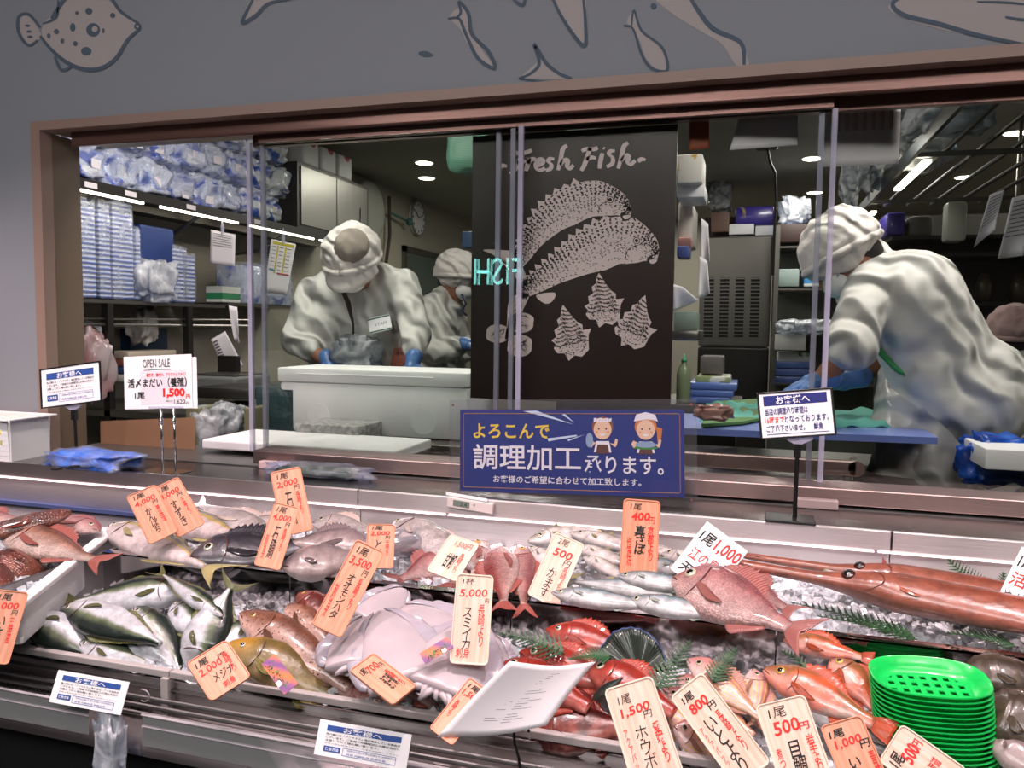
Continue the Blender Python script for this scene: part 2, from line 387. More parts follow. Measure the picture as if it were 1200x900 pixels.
for c in ((109, 35, 8, 8), (85, 32, 3, 5), (104, 13, 4, 4), (132, 18, 3, 3), (66, 37, 3, 3), (73, 48, 2, 3), (88, 51, 2.5, 3), (101, 60, 6, 5), (90, 15, 2, 2), (57, 42, 2, 3), (121, 36, 1.2, 3), (32, 30, 3, 1.5), (34, 37, 3, 1.5), (35, 43, 3, 1.5)): blob(*c, dk)
blob(111, 34, 3.5, 3.5, lt, .003); blob(161, 31, 4, 4, dk); blob(161, 31, 1.6, 1.6, lt, .003)
def little(pts, line, w=4.5): patch(smoothpx(pts, True), lt); stroke(line, w, dk)
little([(292, 2), (304, 0), (318, -8), (345, -8), (312, 8), (296, 20), (286, 26)], [(345, -2), (315, 4), (300, 18), (284, 27), (290, 12), (298, -4)])
little([(527, 20), (540, 8), (548, 18), (552, 38), (566, 60), (579, 78), (566, 72), (550, 55), (540, 35)], [(525, 22), (538, 22), (546, 40), (560, 68), (580, 80), (572, 60), (553, 40), (549, 16), (538, 2), (540, 14), (536, 20)])
patch(smoothpx([(491, 61), (500, 60), (508, 65), (500, 67), (492, 65)], True), dk, name='painted_spot')
little([(652, -8), (684, -8), (686, 22), (688, 50), (672, 40), (657, 15)], [(645, -8), (655, 14), (670, 38), (685, 54), (686, 28), (683, -8)])
little([(612, 90), (632, 70), (630, 54), (642, 74), (668, 92), (640, 92)], [(608, 92), (622, 86), (632, 74), (626, 52), (640, 74), (655, 86), (670, 94), (640, 96), (608, 92)])
little([(735, 28), (742, 14), (750, 36), (768, 50), (782, 70), (776, 84), (758, 70), (748, 44)], [(731, 30), (742, 34), (752, 64), (764, 80), (782, 82), (776, 56), (752, 36), (743, 12), (740, 32)], 3.5)
patch(smoothpx([(765, -8), (785, 14), (820, 36), (846, 52), (864, 78), (878, 76), (866, 50), (836, 34), (818, 12), (808, -8)], True), lt)
stroke([(806, -8), (818, 12), (836, 34), (868, 50), (872, 76)], 6, dk); blob(766, 7, 3.5, 3.5, dk)
patch(smoothpx([(1044, 4), (1060, 22), (1120, 38), (1200, 52), (1260, 56), (1260, -8), (1120, -8)], True), lt); stroke([(1060, -6), (1046, 5), (1060, 18), (1100, 28), (1150, 42), (1230, 58)], 6, dk)
stroke([(1145, 2), (1180, 3), (1210, 6)], 3, dk); stroke([(1178, 20), (1195, 23), (1215, 24)], 4, dk)
stroke([(600, -2), (612, 6), (616, -4)], 4, dk)
# ---------------------------------------------------------------- counter and display case (fixed, one run of stainless units)
CY = 1.72; X0, X1 = -3.4, 2.2
case = thing('display_counter', 'stainless steel refrigerated fish display counter running the whole width under the window', 'display counter', (0, 1.1, 0))
joints = [-2.265 + .465 * k for k in range(10)]
mb = MB(); mb.b2(X0, X1, CY + .004, WY - .004, .985, 1.0, bev=.001); mb.build('worktop', mat('worktop steel', '#85807e', .24, 1, aniso=.6, bump=(6, .3, .0012), stretch=(1, 60, 60)), case)
cuts = [X0, ony(420, 580, CY).x, ony(700, 600, CY).x + .6, X1]
for a, b in zip(cuts[:-1], cuts[1:]): MB().b2(a + .001, b - .001, CY - .004, CY + .006, .959, 1.0, bev=.002).build('front_fascia', steel, case)
mb = MB(); x = X0
for b in [j + .2 for j in joints]:
    mb.b2(x + .004, b - .004, CY - .007, CY + .002, .9555, .9572); x = b
mb.build('light_strip', mat('shelf light', '#ffffff', .4, emit=('#ffd9dc', 3)), case)
for a, b in zip(cuts[:-1], cuts[1:]): MB().b2(a + .001, b - .001, CY + .012, CY + .02, .83, .958).build('back_panel', steel, case)
mb = MB()
for k, z in enumerate((.868, .852, .838)): mb.b2(X0, -1.32, CY - .012 - .004 * k, CY + .012, z, z + .008)
mb.build('air_vent', mat('vent black', '#141212', .5), case)
MB().b2(X0, -1.32, CY - .006, CY + .012, .879, .889).build('vent_lip', mat('blue film steel', '#6f7db8', .3, .8), case)
# stepped divider between the back tier and the front bins
DY = 1.365
for a, b in zip([-2.73] + joints, joints):
    if b < -1.36: continue
    MB().b2(max(a, -1.33) + .0012, b - .0012, DY, DY + .004, .80, .90).b2(max(a, -1.33) + .0012, b - .0012, DY, DY + .02, .897, .901).build('tier_divider', mirror, case)
MB().b2(-1.345, -1.335, DY - .24, DY + .32, .80, .898).build('end_plate', steel_dark, case)
# floors of the tiers, front wall, grey rail on posts, lower steel nose
MB().faces([(X0, DY, .865), (X1, DY, .865), (X1, CY + .01, .875), (X0, CY + .01, .875)], [(0, 1, 2, 3)]).build('upper_tray', steel_dark, case)
MB().faces([(X0, 1.10, .765), (X1, 1.10, .765), (X1, DY, .80), (X0, DY, .80)], [(0, 1, 2, 3)]).build('lower_tray', steel_dark, case)
RY = 1.107; posts = [-.941 + .93 * k for k in range(-3, 4)]
for a, b in zip(posts[:-1], posts[1:]): MB().b2(a + .001, b - .001, RY - .007, RY + .006, .787, .80, bev=.002).build('top_rail', rail_grey, case)
for a in posts: MB().b2(a - .014, a + .001, RY - .012, RY + .006, .72, .788, bev=.001).build('rail_post', rail_grey, case)
MB().b2(X0, X1, RY + .004, RY + .010, .705, .775).build('front_wall', steel, case)
mb = MB()
for k in range(3): mb.tube([(X0, RY - .012 - .006 * k, .748 - .011 * k), (X1, RY - .012 - .006 * k, .748 - .011 * k)], .004, 8)
for k in range(140): mb.b2(-1.35 + k * .006, -1.347 + k * .006, RY - .012, RY + .004, .716, .728) if k < 62 else None
mb.build('air_grille', steel_dark, case)
prof = [(RY + .004, .722), (RY - .04, .716), (RY - .062, .708), (RY - .07, .694), (RY - .066, .678), (RY - .05, .668), (RY + .0, .664)]
for a, b in zip(posts[:-1], posts[1:]):
    MB().loft([[V(x, y, z) for y, z in prof] for x in (a - .005, b - .006)], caps=False, closed=False).build('steel_nose', steel, case, smooth=True)
MB().b2(X0, X1, RY - .02, CY, 0, .66).build('plinth', mat('plinth black', '#0c0c0d', .6), case)
# clear price rail clipped on the front of the nose
plas = glass('rail plastic', '#e6dfe6', 1.6, haze=.22, rough=.05)
for a, b in ((-2.8, -1.045), (posts[3] + .005, posts[4] - .02), (posts[4] + .005, posts[5] - .02)):
    mb = MB()
    pr = [(RY - .074, .757), (RY - .076, .754), (RY - .078, .705), (RY - .072, .700)]
    mb.loft([[V(x, y, z) for y, z in pr] for x in (a, b)], caps=False, closed=False)
    o = mb.build('price_rail', plas, case)
    m_ = MB(); m_.tube([(a, RY - .078, .758), (b, RY - .078, .758)], .0022, 6); m_.tube([(a, RY - .078, .738), (b, RY - .078, .738)], .0012, 6); m_.build('rail_lip', mat('lip plastic', '#d8cfd6', .15, alpha=.6), o)
# ---------------------------------------------------------------- lights
def area(name, loc, rot, size, e, col, spread=PI):
    l = bpy.data.lights.new(name, 'AREA'); l.shape = 'RECTANGLE'; l.size, l.size_y = size; l.energy = e; l.color = col; l.spread = spread
    o = bpy.data.objects.new(name, l); o.location = loc; o.rotation_euler = rot; C.objects.link(o); return o
w = bpy.data.worlds.new('world'); bpy.context.scene.world = w; w.use_nodes = True; w.node_tree.nodes['Background'].inputs[0].default_value = (.06, .06, .065, 1)
PINK = (1, .80, .80)
# track spotlights over the case and their black cans, hung from the shop ceiling
canm = mat('spot can', '#101010', .4); lensm = mat('spot lens', '#ffffff', .4, emit=('#ffe9e6', 14))
MB().b2(-3.2, 2.6, .83, .87, 2.92, 2.95).build('track', black, None)
tr = bpy.data.objects['track']; tr.name = 'lighting_track'; tag(tr, 'black lighting track hung over the fish counter', 'lighting track')
MB().b2(-3.2, -3.17, .84, .86, 2.95, 3.2).b2(2.4, 2.43, .84, .86, 2.95, 3.2).build('hanger', black, tr)
proto = None
for i, x in enumerate([-2.6, -1.95, -1.3, -.65, 0, .65, 1.3, 1.95]):
    if proto is None:
        r = thing('track_spotlight', 'black track spotlight aimed at the fish', 'spotlight', (x, .85, 2.92), group='track spotlights over the fish counter')
        MB().cyl((0, 0, -.05), (0, .03, -.17), .04, n=20).cyl((0, 0, 0), (0, 0, -.06), .008).build('lamp_can', canm, r, smooth=.6, W=False)
        MB().cyl((0, .0302, -.171), (0, .0305, -.173), .034, n=20).build('lamp_lens', lensm, r, W=False); proto = r
    else:
        r = proto.copy(); C.objects.link(r); r.location = (x, .85, 2.92)
        for ch in proto.children: c_ = ch.copy(); C.objects.link(c_); c_.parent = r
    l = bpy.data.lights.new('spot', 'SPOT'); l.energy = 88; l.spot_size = 1.25; l.spot_blend = .7; l.color = PINK; l.shadow_soft_size = .045
    o = bpy.data.objects.new('spot', l); C.objects.link(o); o.location = (x, .89, 2.74); o.rotation_euler = V(0, .55, -1.9).to_track_quat('-Z', 'Y').to_euler()
area('shop_fill', (-.3, -.75, 3.12), (.62, 0, 0), (5, 1.2), 105, (1, .94, .93))
for lx in (-2.4, -.4, 1.6): area('shop_ceiling_light', (lx, -1.8, 3.15), (0, 0, 0), (.5, .5), 22, (1, .93, .9))
area('shelf_led', (-.5, CY - .02, .952), (-.25, 0, 0), (4.6, .012), 2.2, (1, .86, .87))
# kitchen ceiling downlights
dn = []
disc = mat('downlight', '#ffffff', .5, emit=('#fff6e2', 16)); ringm = mat('downlight ring', '#d8d6d0', .5)
k = 0
for px, py in ((497, 190), (500, 208), (952, 185), (955, 225), (1190, 155), (1130, 207)):
    p = onz(px, py, 2.5)
    r = thing('ceiling_downlight', None, 'downlight', (p.x, p.y, 2.5), group='kitchen downlights')
    MB().cyl((0, 0, 0), (0, 0, -.006), .07, n=24).build('trim_ring', ringm, r, W=False)
    MB().cyl((0, 0, -.0065), (0, 0, -.009), .056, n=24).build('lamp_disc', disc, r, W=False); dn.append(r)
for r, s in zip(dn, ('round downlight in the kitchen ceiling beyond the bent worker, nearer of a pair', 'round downlight in the kitchen ceiling beyond the bent worker, farther of a pair', 'round ceiling downlight above the ice machine, nearer one', 'round ceiling downlight above the ice machine, farther one', 'round ceiling downlight at the far right beyond the overhead shelf, nearer one', 'round ceiling downlight at the right between overhead shelf and hung papers')): r['label'] = s
for x, y, e in ((-1.5, 2.35, 24), (-.5, 3.2, 14), (.6, 2.3, 24), (-1.6, 5.2, 26), (.4, 5.2, 24), (1.9, 5, 16), (-.6, 7.2, 20)):
    area('kitchen_light', (x, y, 2.47), (0, 0, 0), (.5, .5), e * .85, (1, .94, .88))
sc = bpy.context.scene
sc.view_settings.view_transform = 'Standard'; sc.view_settings.look = 'None'; sc.view_settings.exposure = 0; sc.view_settings.gamma = 1
sc.cycles.max_bounces = 10; sc.cycles.transparent_max_bounces = 24; sc.cycles.glossy_bounces = 5; sc.cycles.diffuse_bounces = 3; sc.cycles.caustics_reflective = False; sc.cycles.caustics_refractive = False; sc.cycles.sample_clamp_indirect = 6
# ================================================================ fish
def fish_mat(name, back, mid, belly, rough=.28, spots=None, stripes=None, band=None, scales=0, edge=(.30, .62), mottled=None, headc=None):
    """flank colours run from belly (v=0) to back (v=1); u runs from snout to tail"""
    if name in MATS: return MATS[name]
    m = bpy.data.materials.new(name); m.use_nodes = True; nt = m.node_tree; N = nt.nodes; L = nt.links; b = N['Principled BSDF']
    uv = N.new('ShaderNodeUVMap'); uv.uv_map = 'UVMap'; sp = N.new('ShaderNodeSeparateXYZ'); L.new(uv.outputs[0], sp.inputs[0])
    tc = N.new('ShaderNodeTexCoord')
    ns = N.new('ShaderNodeTexNoise'); ns.inputs['Scale'].default_value = 22; ns.inputs['Detail'].default_value = 5; L.new(tc.outputs['Object'], ns.inputs['Vector'])
    ad = N.new('ShaderNodeMath'); ad.operation = 'MULTIPLY_ADD'; ad.inputs[1].default_value = .22; L.new(ns.outputs['Fac'], ad.inputs[0])
    sb = N.new('ShaderNodeMath'); sb.operation = 'SUBTRACT'; sb.inputs[1].default_value = .11; L.new(sp.outputs['Y'], sb.inputs[0]); L.new(sb.outputs[0], ad.inputs[2])
    cr = N.new('ShaderNodeValToRGB'); e = cr.color_ramp.elements; e[0].position = 0; e[0].color = lin(belly); e[1].position = 1; e[1].color = lin(back)
    for p, c in ((edge[0], belly), (edge[1] - .06, mid), (edge[1] + .1, back)): q = e.new(p); q.color = lin(c)
    L.new(ad.outputs[0], cr.inputs[0]); col = cr.outputs[0]
    def mix(fac, c2, col):
        x = N.new('ShaderNodeMix'); x.data_type = 'RGBA'; L.new(fac, x.inputs[0]); L.new(col, x.inputs[6]); x.inputs[7].default_value = lin(c2); return x.outputs[2]
    def rng(o, a, b_, lo=0, hi=1):
        r = N.new('ShaderNodeMapRange'); r.inputs['From Min'].default_value = a; r.inputs['From Max'].default_value = b_; r.inputs['To Min'].default_value = lo; r.inputs['To Max'].default_value = hi; L.new(o, r.inputs['Value']); return r.outputs[0]
    if mottled:
        n2 = N.new('ShaderNodeTexNoise'); n2.inputs['Scale'].default_value = mottled[0]; n2.inputs['Detail'].default_value = 7; L.new(tc.outputs['Object'], n2.inputs['Vector'])
        col = mix(rng(n2.outputs['Fac'], .45, .6, 0, mottled[2]), mottled[1], col)
    if spots:
        v = N.new('ShaderNodeTexVoronoi'); v.inputs['Scale'].default_value = spots[0]; L.new(tc.outputs['Object'], v.inputs['Vector'])
        col = mix(rng(v.outputs['Distance'], spots[2], spots[2] - .12), spots[1], col)
    if band:   # (v centre, half width, colour): one lengthwise band
        a = N.new('ShaderNodeMath'); a.operation = 'SUBTRACT'; a.inputs[1].default_value = band[0]; L.new(ad.outputs[0], a.inputs[0])
        c = N.new('ShaderNodeMath'); c.operation = 'ABSOLUTE'; L.new(a.outputs[0], c.inputs[0]); col = mix(rng(c.outputs[0], band[1], band[1] * .4), band[2], col)
    if stripes:  # (count, colour, amount): lengthwise lines
        a = N.new('ShaderNodeMath'); a.operation = 'MULTIPLY'; a.inputs[1].default_value = stripes[0] * 2 * PI; L.new(sp.outputs['Y'], a.inputs[0])
        c = N.new('ShaderNodeMath'); c.operation = 'SINE'; L.new(a.outputs[0], c.inputs[0]); g = rng(c.outputs[0], .2, .8, 0, stripes[2])
        u = N.new('ShaderNodeMath'); u.operation = 'MULTIPLY'; L.new(g, u.inputs[0]); L.new(rng(sp.outputs['X'], .22, .34), u.inputs[1]); col = mix(u.outputs[0], stripes[1], col)
    n4 = N.new('ShaderNodeTexNoise'); n4.inputs['Scale'].default_value = 38; n4.inputs['Detail'].default_value = 8; n4.inputs['Roughness'].default_value = .7; L.new(tc.outputs['Object'], n4.inputs['Vector'])
    x = N.new('ShaderNodeMix'); x.data_type = 'RGBA'; x.blend_type = 'MULTIPLY'; x.inputs[0].default_value = 1; L.new(col, x.inputs[6]); L.new(rng(n4.outputs['Fac'], .36, .64, .62, 1.14), x.inputs[7]); col = x.outputs[2]
    hd = N.new('ShaderNodeMath'); hd.operation = 'MULTIPLY'; L.new(rng(sp.outputs['X'], .27, .16, 0, .55), hd.inputs[0]); L.new(rng(sp.outputs['Y'], .2, .6), hd.inputs[1]); col = mix(hd.outputs[0], back if headc is None else headc, col)
    L.new(col, b.inputs['Base Color']); b.inputs['Roughness'].default_value = rough + .08; b.inputs['Specular IOR Level'].default_value = .55
    b.inputs['Coat Weight'].default_value = .55; b.inputs['Coat Roughness'].default_value = .07
    b.inputs['Subsurface Weight'].default_value = .08; b.inputs['Subsurface Radius'].default_value = (.01, .004, .003)
    bp = N.new('ShaderNodeBump'); bp.inputs['Strength'].default_value = .7; bp.inputs['Distance'].default_value = .0022
    if scales:
        mp = N.new('ShaderNodeMapping'); mp.inputs['Scale'].default_value = (scales, scales * .45, 1); L.new(uv.outputs[0], mp.inputs[0])
        v = N.new('ShaderNodeTexVoronoi'); v.inputs['Scale'].default_value = 1; v.inputs['Randomness'].default_value = .6; L.new(mp.outputs[0], v.inputs['Vector']); L.new(v.outputs['Distance'], bp.inputs['Height'])
        x = N.new('ShaderNodeMix'); x.data_type = 'RGBA'; x.blend_type = 'MULTIPLY'
        x.inputs[0].default_value = .55; L.new(col, x.inputs[6]); L.new(rng(v.outputs['Distance'], .15, .7, 1.12, .4), x.inputs[7]); L.new(x.outputs[2], b.inputs['Base Color'])
    else:
        n3 = N.new('ShaderNodeTexNoise'); n3.inputs['Scale'].default_value = 55; n3.inputs['Detail'].default_value = 6; L.new(tc.outputs['Object'], n3.inputs['Vector']); L.new(n3.outputs['Fac'], bp.inputs['Height'])
    L.new(bp.outputs[0], b.inputs['Normal']); MATS[name] = m; return m
def fin_mat(name, a, b_, rays=16, alpha=1):
    if name in MATS: return MATS[name]
    m = bpy.data.materials.new(name); m.use_nodes = True; nt = m.node_tree; N = nt.nodes; L = nt.links; b = N['Principled BSDF']; out = N['Material Output']
    uv = N.new('ShaderNodeUVMap'); uv.uv_map = 'UVMap'; w = N.new('ShaderNodeTexWave'); w.bands_direction = 'X'; w.inputs['Scale'].default_value = rays / 3.14 / 2 * 3; L.new(uv.outputs[0], w.inputs[0])
    x = N.new('ShaderNodeMix'); x.data_type = 'RGBA'; L.new(w.outputs['Fac'], x.inputs[0]); x.inputs[6].default_value = lin(a); x.inputs[7].default_value = lin(b_); L.new(x.outputs[2], b.inputs['Base Color'])
    bp = N.new('ShaderNodeBump'); bp.inputs['Strength'].default_value = .6; bp.inputs['Distance'].default_value = .0008; L.new(w.outputs['Fac'], bp.inputs['Height']); L.new(bp.outputs[0], b.inputs['Normal'])
    b.inputs['Roughness'].default_value = .3; b.inputs['Coat Weight'].default_value = .4
    if alpha < 1:
        t = N.new('ShaderNodeBsdfTransparent'); mx = N.new('ShaderNodeMixShader'); mx.inputs[0].default_value = alpha; L.new(t.outputs[0], mx.inputs[1]); L.new(b.outputs[0], mx.inputs[2]); L.new(mx.outputs[0], out.inputs['Surface'])
    MATS[name] = m; return m
pupil = mat('fish pupil', '#07080a', .05, coat=1); iris_s = mat('silver iris', '#c9c3a8', .15, .3, coat=1); iris_g = mat('gold iris', '#d8b060', .15, .2, coat=1); iris_r = mat('red iris', '#c9402c', .15, coat=1)
pectm = fin_mat('pectoral fin', '#a07c70', '#c4a59a', alpha=.45)
gillm = mat('gill slit', '#55282a', .4)
mouthm = mat('fish mouth', '#4a1d1a', .35)
# profile points: (s, dorsal, ventral) in units of half the depth
BREAM = [(0, .02, -.10), (.03, .25, -.28), (.09, .62, -.45), (.18, .92, -.66), (.30, 1, -.86), (.45, .96, -.9), (.6, .78, -.78), (.75, .5, -.52), (.88, .26, -.28), (1, .19, -.2)]
TUNAISH = [(0, .02, -.1), (.03, .2, -.28), (.1, .5, -.58), (.2, .76, -.85), (.35, .92, -1), (.5, .92, -1), (.65, .74, -.8), (.8, .45, -.48), (.92, .2, -.22), (1, .13, -.13)]
BASS = [(0, -.05, -.2), (.04, .2, -.42), (.12, .52, -.68), (.25, .86, -.9), (.4, 1, -.96), (.55, .9, -.9), (.7, .66, -.7), (.85, .4, -.42), (1, .32, -.32)]
SLIM = [(0, -.02, -.12), (.05, .28, -.4), (.14, .6, -.72), (.3, .92, -.95), (.5, 1, -1), (.7, .85, -.85), (.85, .55, -.55), (1, .32, -.32)]
LONG = [(0, .16, -.2), (.05, .2, -.26), (.28, .28, -.34), (.36, .5, -.5), (.42, .7, -.74), (.5, .95, -1), (.7, 1, -1), (.9, .85, -.85), (1, .6, -.6)]
ROUND = [(0, .2, -.3), (.05, .6, -.6), (.15, .9, -.9), (.35, 1, -1), (.6, .85, -.85), (.8, .55, -.6), (1, .35, -.35)]
def interp(tab, s, k):
    for a, b in zip(tab[:-1], tab[1:]):
        if s <= b[0]:
            t = (s - a[0]) / (b[0] - a[0]); t = t * t * (3 - 2 * t) * .35 + t * .65; return a[k] + (b[k] - a[k]) * t
    return tab[-1][k]
KIND = dict(
 bream=dict(prof=BREAM, wid=.42, tail=(.21, .95, .5), dorsal=(.26, .84, .26, 1), anal=(.62, .86, .16), pect=(.3, -.22, .26, .06), eye=(.15, .06, .17), gill=.29, iris=iris_s),
 yellowtail=dict(prof=TUNAISH, wid=.62, tail=(.24, 1.25, .6), dorsal=(.40, .86, .12, 0), anal=(.55, .88, .1), pect=(.27, -.15, .15, .05), eye=(.10, -.02, .12), gill=.23, iris=iris_s),
 mackerel=dict(prof=TUNAISH, wid=.72, tail=(.15, 1.2, .6), dorsal=(.33, .48, .18, 0), anal=(.62, .7, .1), pect=(.24, .0, .1, .04), eye=(.10, .0, .2), gill=.22, iris=iris_s),
 kamasu=dict(prof=SLIM, wid=.8, tail=(.13, 1.5, .5), dorsal=(.42, .52, .4, 0), anal=(.68, .78, .3), pect=(.32, -.1, .1, .03), eye=(.16, .05, .24), gill=.28, iris=iris_s),
 grouper=dict(prof=BASS, wid=.66, tail=(.2, .95, .0), dorsal=(.28, .9, .22, 1), anal=(.66, .88, .2), pect=(.31, -.3, .17, .07), eye=(.14, .14, .11), gill=.3, iris=iris_g),
 rock=dict(prof=BASS, wid=.62, tail=(.2, .9, .05), dorsal=(.24, .88, .3, 1), anal=(.66, .88, .22), pect=(.3, -.35, .24, .09), eye=(.16, .16, .2), gill=.31, iris=iris_g),
 long=dict(prof=LONG, wid=.9, tail=(.06, 1, .3), dorsal=(.8, .86, .5, 0), anal=(.8, .86, .5), pect=(.5, -.3, .05, .02), eye=(.37, .25, .3), gill=.45, iris=iris_r),
 round=dict(prof=ROUND, wid=.7, tail=(.14, .9, .1), dorsal=(.2, .9, .12, 0), anal=(.6, .9, .12), pect=(.3, -.2, .2, .08), eye=(.12, .4, .1), gill=.27, iris=iris_s))
def fish_body_pts(K, L, D, fl, bend, sag, s, a):
    T = interp(K['prof'], s, 1) * D / 2; B = interp(K['prof'], s, 2) * D / 2; mid = (T + B) / 2; h = (T - B) / 2
    wmax = D * K['wid'] / 2; tw = min(1, (s / .32) ** .55) if s < .32 else 1 - .80 * ((s - .32) / .68) ** 1.5
    w_ = max(.0012, min(wmax * tw, h * (1.0 if K['prof'] is LONG else 2)))
    ca, sa = math.cos(a), math.sin(a)
    y = mid + h * math.copysign(abs(ca) ** .92, ca); z = w_ * math.copysign(abs(sa) ** .8, sa)
    yy = (y - mid) / max(h, 1e-5)
    g = K['gill'] + .015 - .075 * abs(yy + .1) ** 2
    z *= 1 + (.10 * min(1, max(0, (s - g + .12) / .10)) if s < g else 0)      # raised gill cover with a sharp rear edge
    if .0 < s < .075 and -.5 < yy < .0 and abs(yy + .25) < .12: z *= .82
    x = s * L
    # curve of the spine in the flank plane and sag across it
    th = bend * (s - .45); x2 = x - bend * 0; yb = bend * L * .5 * ((s - .45) ** 2)
    zb = -sag * L * ((s - .45) ** 2)
    return V(x, (y + yb) * fl, z + zb)
def sheet_fin(name, grid, m, parent, th=.0008):
    """grid[i][j] points, i along the base, j outwards"""
    mb = MB(); n = len(grid); k = len(grid[0]); off = V(0, 0, th / 2); vs = []
    for sgn in (1, -1): vs.append([[mb.b.verts.new(p + off * sgn) for p in r] for r in grid])
    for q in (0, 1):
        for i in range(n - 1):
            for j in range(k - 1):
                f = mb.b.faces.new((vs[q][i][j], vs[q][i + 1][j], vs[q][i + 1][j + 1], vs[q][i][j + 1]))
                for l, (a, c) in zip(f.loops, ((i, j), (i + 1, j), (i + 1, j + 1), (i, j + 1))): l[mb.uv].uv = (a / (n - 1), c / (k - 1))
    def edge(seq):
        for a, b in zip(seq[:-1], seq[1:]):
            try: mb.b.faces.new((vs[0][a[0]][a[1]], vs[0][b[0]][b[1]], vs[1][b[0]][b[1]], vs[1][a[0]][a[1]]))
            except ValueError: pass
    edge([(i, k - 1) for i in range(n)]); edge([(0, j) for j in range(k)]); edge([(n - 1, j) for j in range(k)])
    return mb.build(name, m, parent, True, W=False)
def make_fish(kind, L, D, m, fm, fl=1, bend=0, sag=0, name='fish', M=None, label='', cat='fish', group=None, eye=True, fins=True, irism=None, tailfin=True):
    K = KIND[kind]; mb = MB(); ns, na = 46, 26
    S = [0.0, .006, .014] + [(.014 + (1 - .014) * ((i + 1) / (ns - 3)) ** 1.08) for i in range(ns - 3)]; S = [min(1, s) for s in S]
    P = lambda s, a: fish_body_pts(K, L, D, fl, bend, sag, s, a)
    rings = [[P(s, 2 * PI * k / na) for k in range(na)] for s in S]
    mb.loft(rings, True, True, uvs=lambda i, k: (S[i], .5 + .5 * math.cos(2 * PI * k / na)))
    o = mb.build(name, m, None, True, W=False)
    if M is not None: o.matrix_world = M
    tag(o, label, cat, group)
    top = lambda s: P(s, 0); bot = lambda s: P(s, PI)
    Y = V(0, fl, 0); rnd = random.Random(int(L * 1e5) + len(label))
    if tailfin:
        tl, sp, fork = K['tail']; tl *= L; base_t, base_b = top(1), bot(1); c = (base_t + base_b) / 2; ex = P(1, PI / 2) - P(.97, PI / 2); ex.z = 0; ex.normalize(); ex = (ex + Y * bend * .45).normalized(); ey = V(-ex.y, ex.x, 0) * fl
        hh = (base_t - base_b).length / 2; spn = sp * D / 2 * .78; g = []
        for i in range(17):
            t = -1 + i / 8; row = []
            for j in range(6):
                q = j / 5; r = tl * (1 - fork * (1 - abs(t) ** 1.3)) * (1 - .06 * rnd.random() * (j == 5)); row.append(c + ey * (t * (hh * .9 * (1 - q) + spn * q ** .8)) + ex * (r * q - .004) + V(0, 0, math.sin(t * 5 + L * 90) * .0025 * q - sag * L * .25 * q))
            g.append(row)
        sheet_fin('tail_fin', g, fm, o)
    if fins:
        a, b, hgt, spiny = K['dorsal']; g = []; n = 24
        for i in range(n + 1):
            s = a + (b - a) * i / n; t = i / n; p = top(s); e = math.sin(PI * min(1, t * 1.15 + .12)) ** .6 if spiny else (1 - t) ** 1.2 * min(1, t * 8 + .1) + .12
            hh = hgt * D * max(.12, e) * (1 - (.28 if spiny and i % 2 else 0))
            g.append([p - Y * .004, p + Y * hh * .55 + V(hh * .25, 0, 0), p + Y * hh + V(hh * .55, 0, rnd.uniform(-.0015, .0015))])
        sheet_fin('dorsal_fin', g, fm, o)
        a, b, hgt = K['anal']; g = []
        for i in range(13):
            s = a + (b - a) * i / 12; p = bot(s); hh = hgt * D * (1 - i / 16) * min(1, i / 2 + .3); g.append([p + Y * .004, p - Y * hh * .5 + V(hh * .3, 0, 0), p - Y * hh + V(hh * .7, 0, 0)])
        sheet_fin('anal_fin', g, fm, o)
        s0, yy, ln, wd = K['pect']; a0 = math.acos(max(-1, min(1, yy))); p = P(s0, a0) + V(0, 0, -.0006); g = []
        for i in range(9):
            t = -1 + i / 4; row = []
            for j in range(5):
                q = j / 4; s_ = min(.98, s0 + ln * q * (1 - .30 * t * t)); y_ = max(-.95, min(.95, yy - .26 * q + t * (.06 + wd * 1.7 * math.sin(PI * min(1, q * .8 + .05))))); ps = P(s_, math.acos(y_)); row.append(ps + V(0, 0, .0008 + .004 * q))
            g.append(row)
        sheet_fin('pectoral_fin', g, fm, o)
    if eye:
        s0, yy, r = K['eye']; r *= D / 2 * 1.15; p = P(s0, math.acos(yy))
        t1 = P(s0 + .01, math.acos(yy)) - p; t2 = P(s0, math.acos(min(.95, yy + .05))) - p; nrm = t1.cross(t2).normalized(); nrm = nrm if nrm.z > 0 else -nrm
        q = nrm.to_track_quat('Z', 'Y').to_matrix()
        e = MB().ball(p, (r, r, r * .42), q, 10).build('eye', irism or K['iris'], o, True, W=False)
        MB().ball(p + nrm * r * .2, (r * .66, r * .66, r * .34), q, 8).build('pupil', pupil, e, True, W=False)
    # mouth: a dark parting along both jaws
    pts = []
    for i in range(7):
        s = .001 + .085 * i / 6; y_ = -.22 - .28 * i / 6 if kind != 'kamasu' else -.1 - .3 * i / 6
        pts.append(P(s, math.acos(max(-1, min(1, y_)))) + V(0, 0, .0001))
    MB().tube(pts, [D * .014] * 5 + [D * .011, D * .004], 6).build('mouth', mouthm, o, True, W=False)
    if eye:
        pts = []
        for i in range(15):
            y_ = .62 - 1.42 * i / 14; s = K['gill'] + .012 - .075 * abs(y_ + .1) ** 2; pts.append(P(s, math.acos(y_)) + V(0, 0, -.0002))
        MB().tube(pts, [D * .003] + [D * .011] * 11 + [D * .008, D * .006, D * .002], 6).build('gill_slit', gillm, o, True, W=False)
    return o
TIERS = {'B': (V(0, 1.37, .895), .10), 'F': (V(0, 1.11, .782), .46), 'X': (V(0, 1.37, .94), .10), 'G': (V(0, 1.11, .83), .30), 'L': (V(0, 1.11, .855), .22), 'K': (V(0, 1.11, .765), .22)}
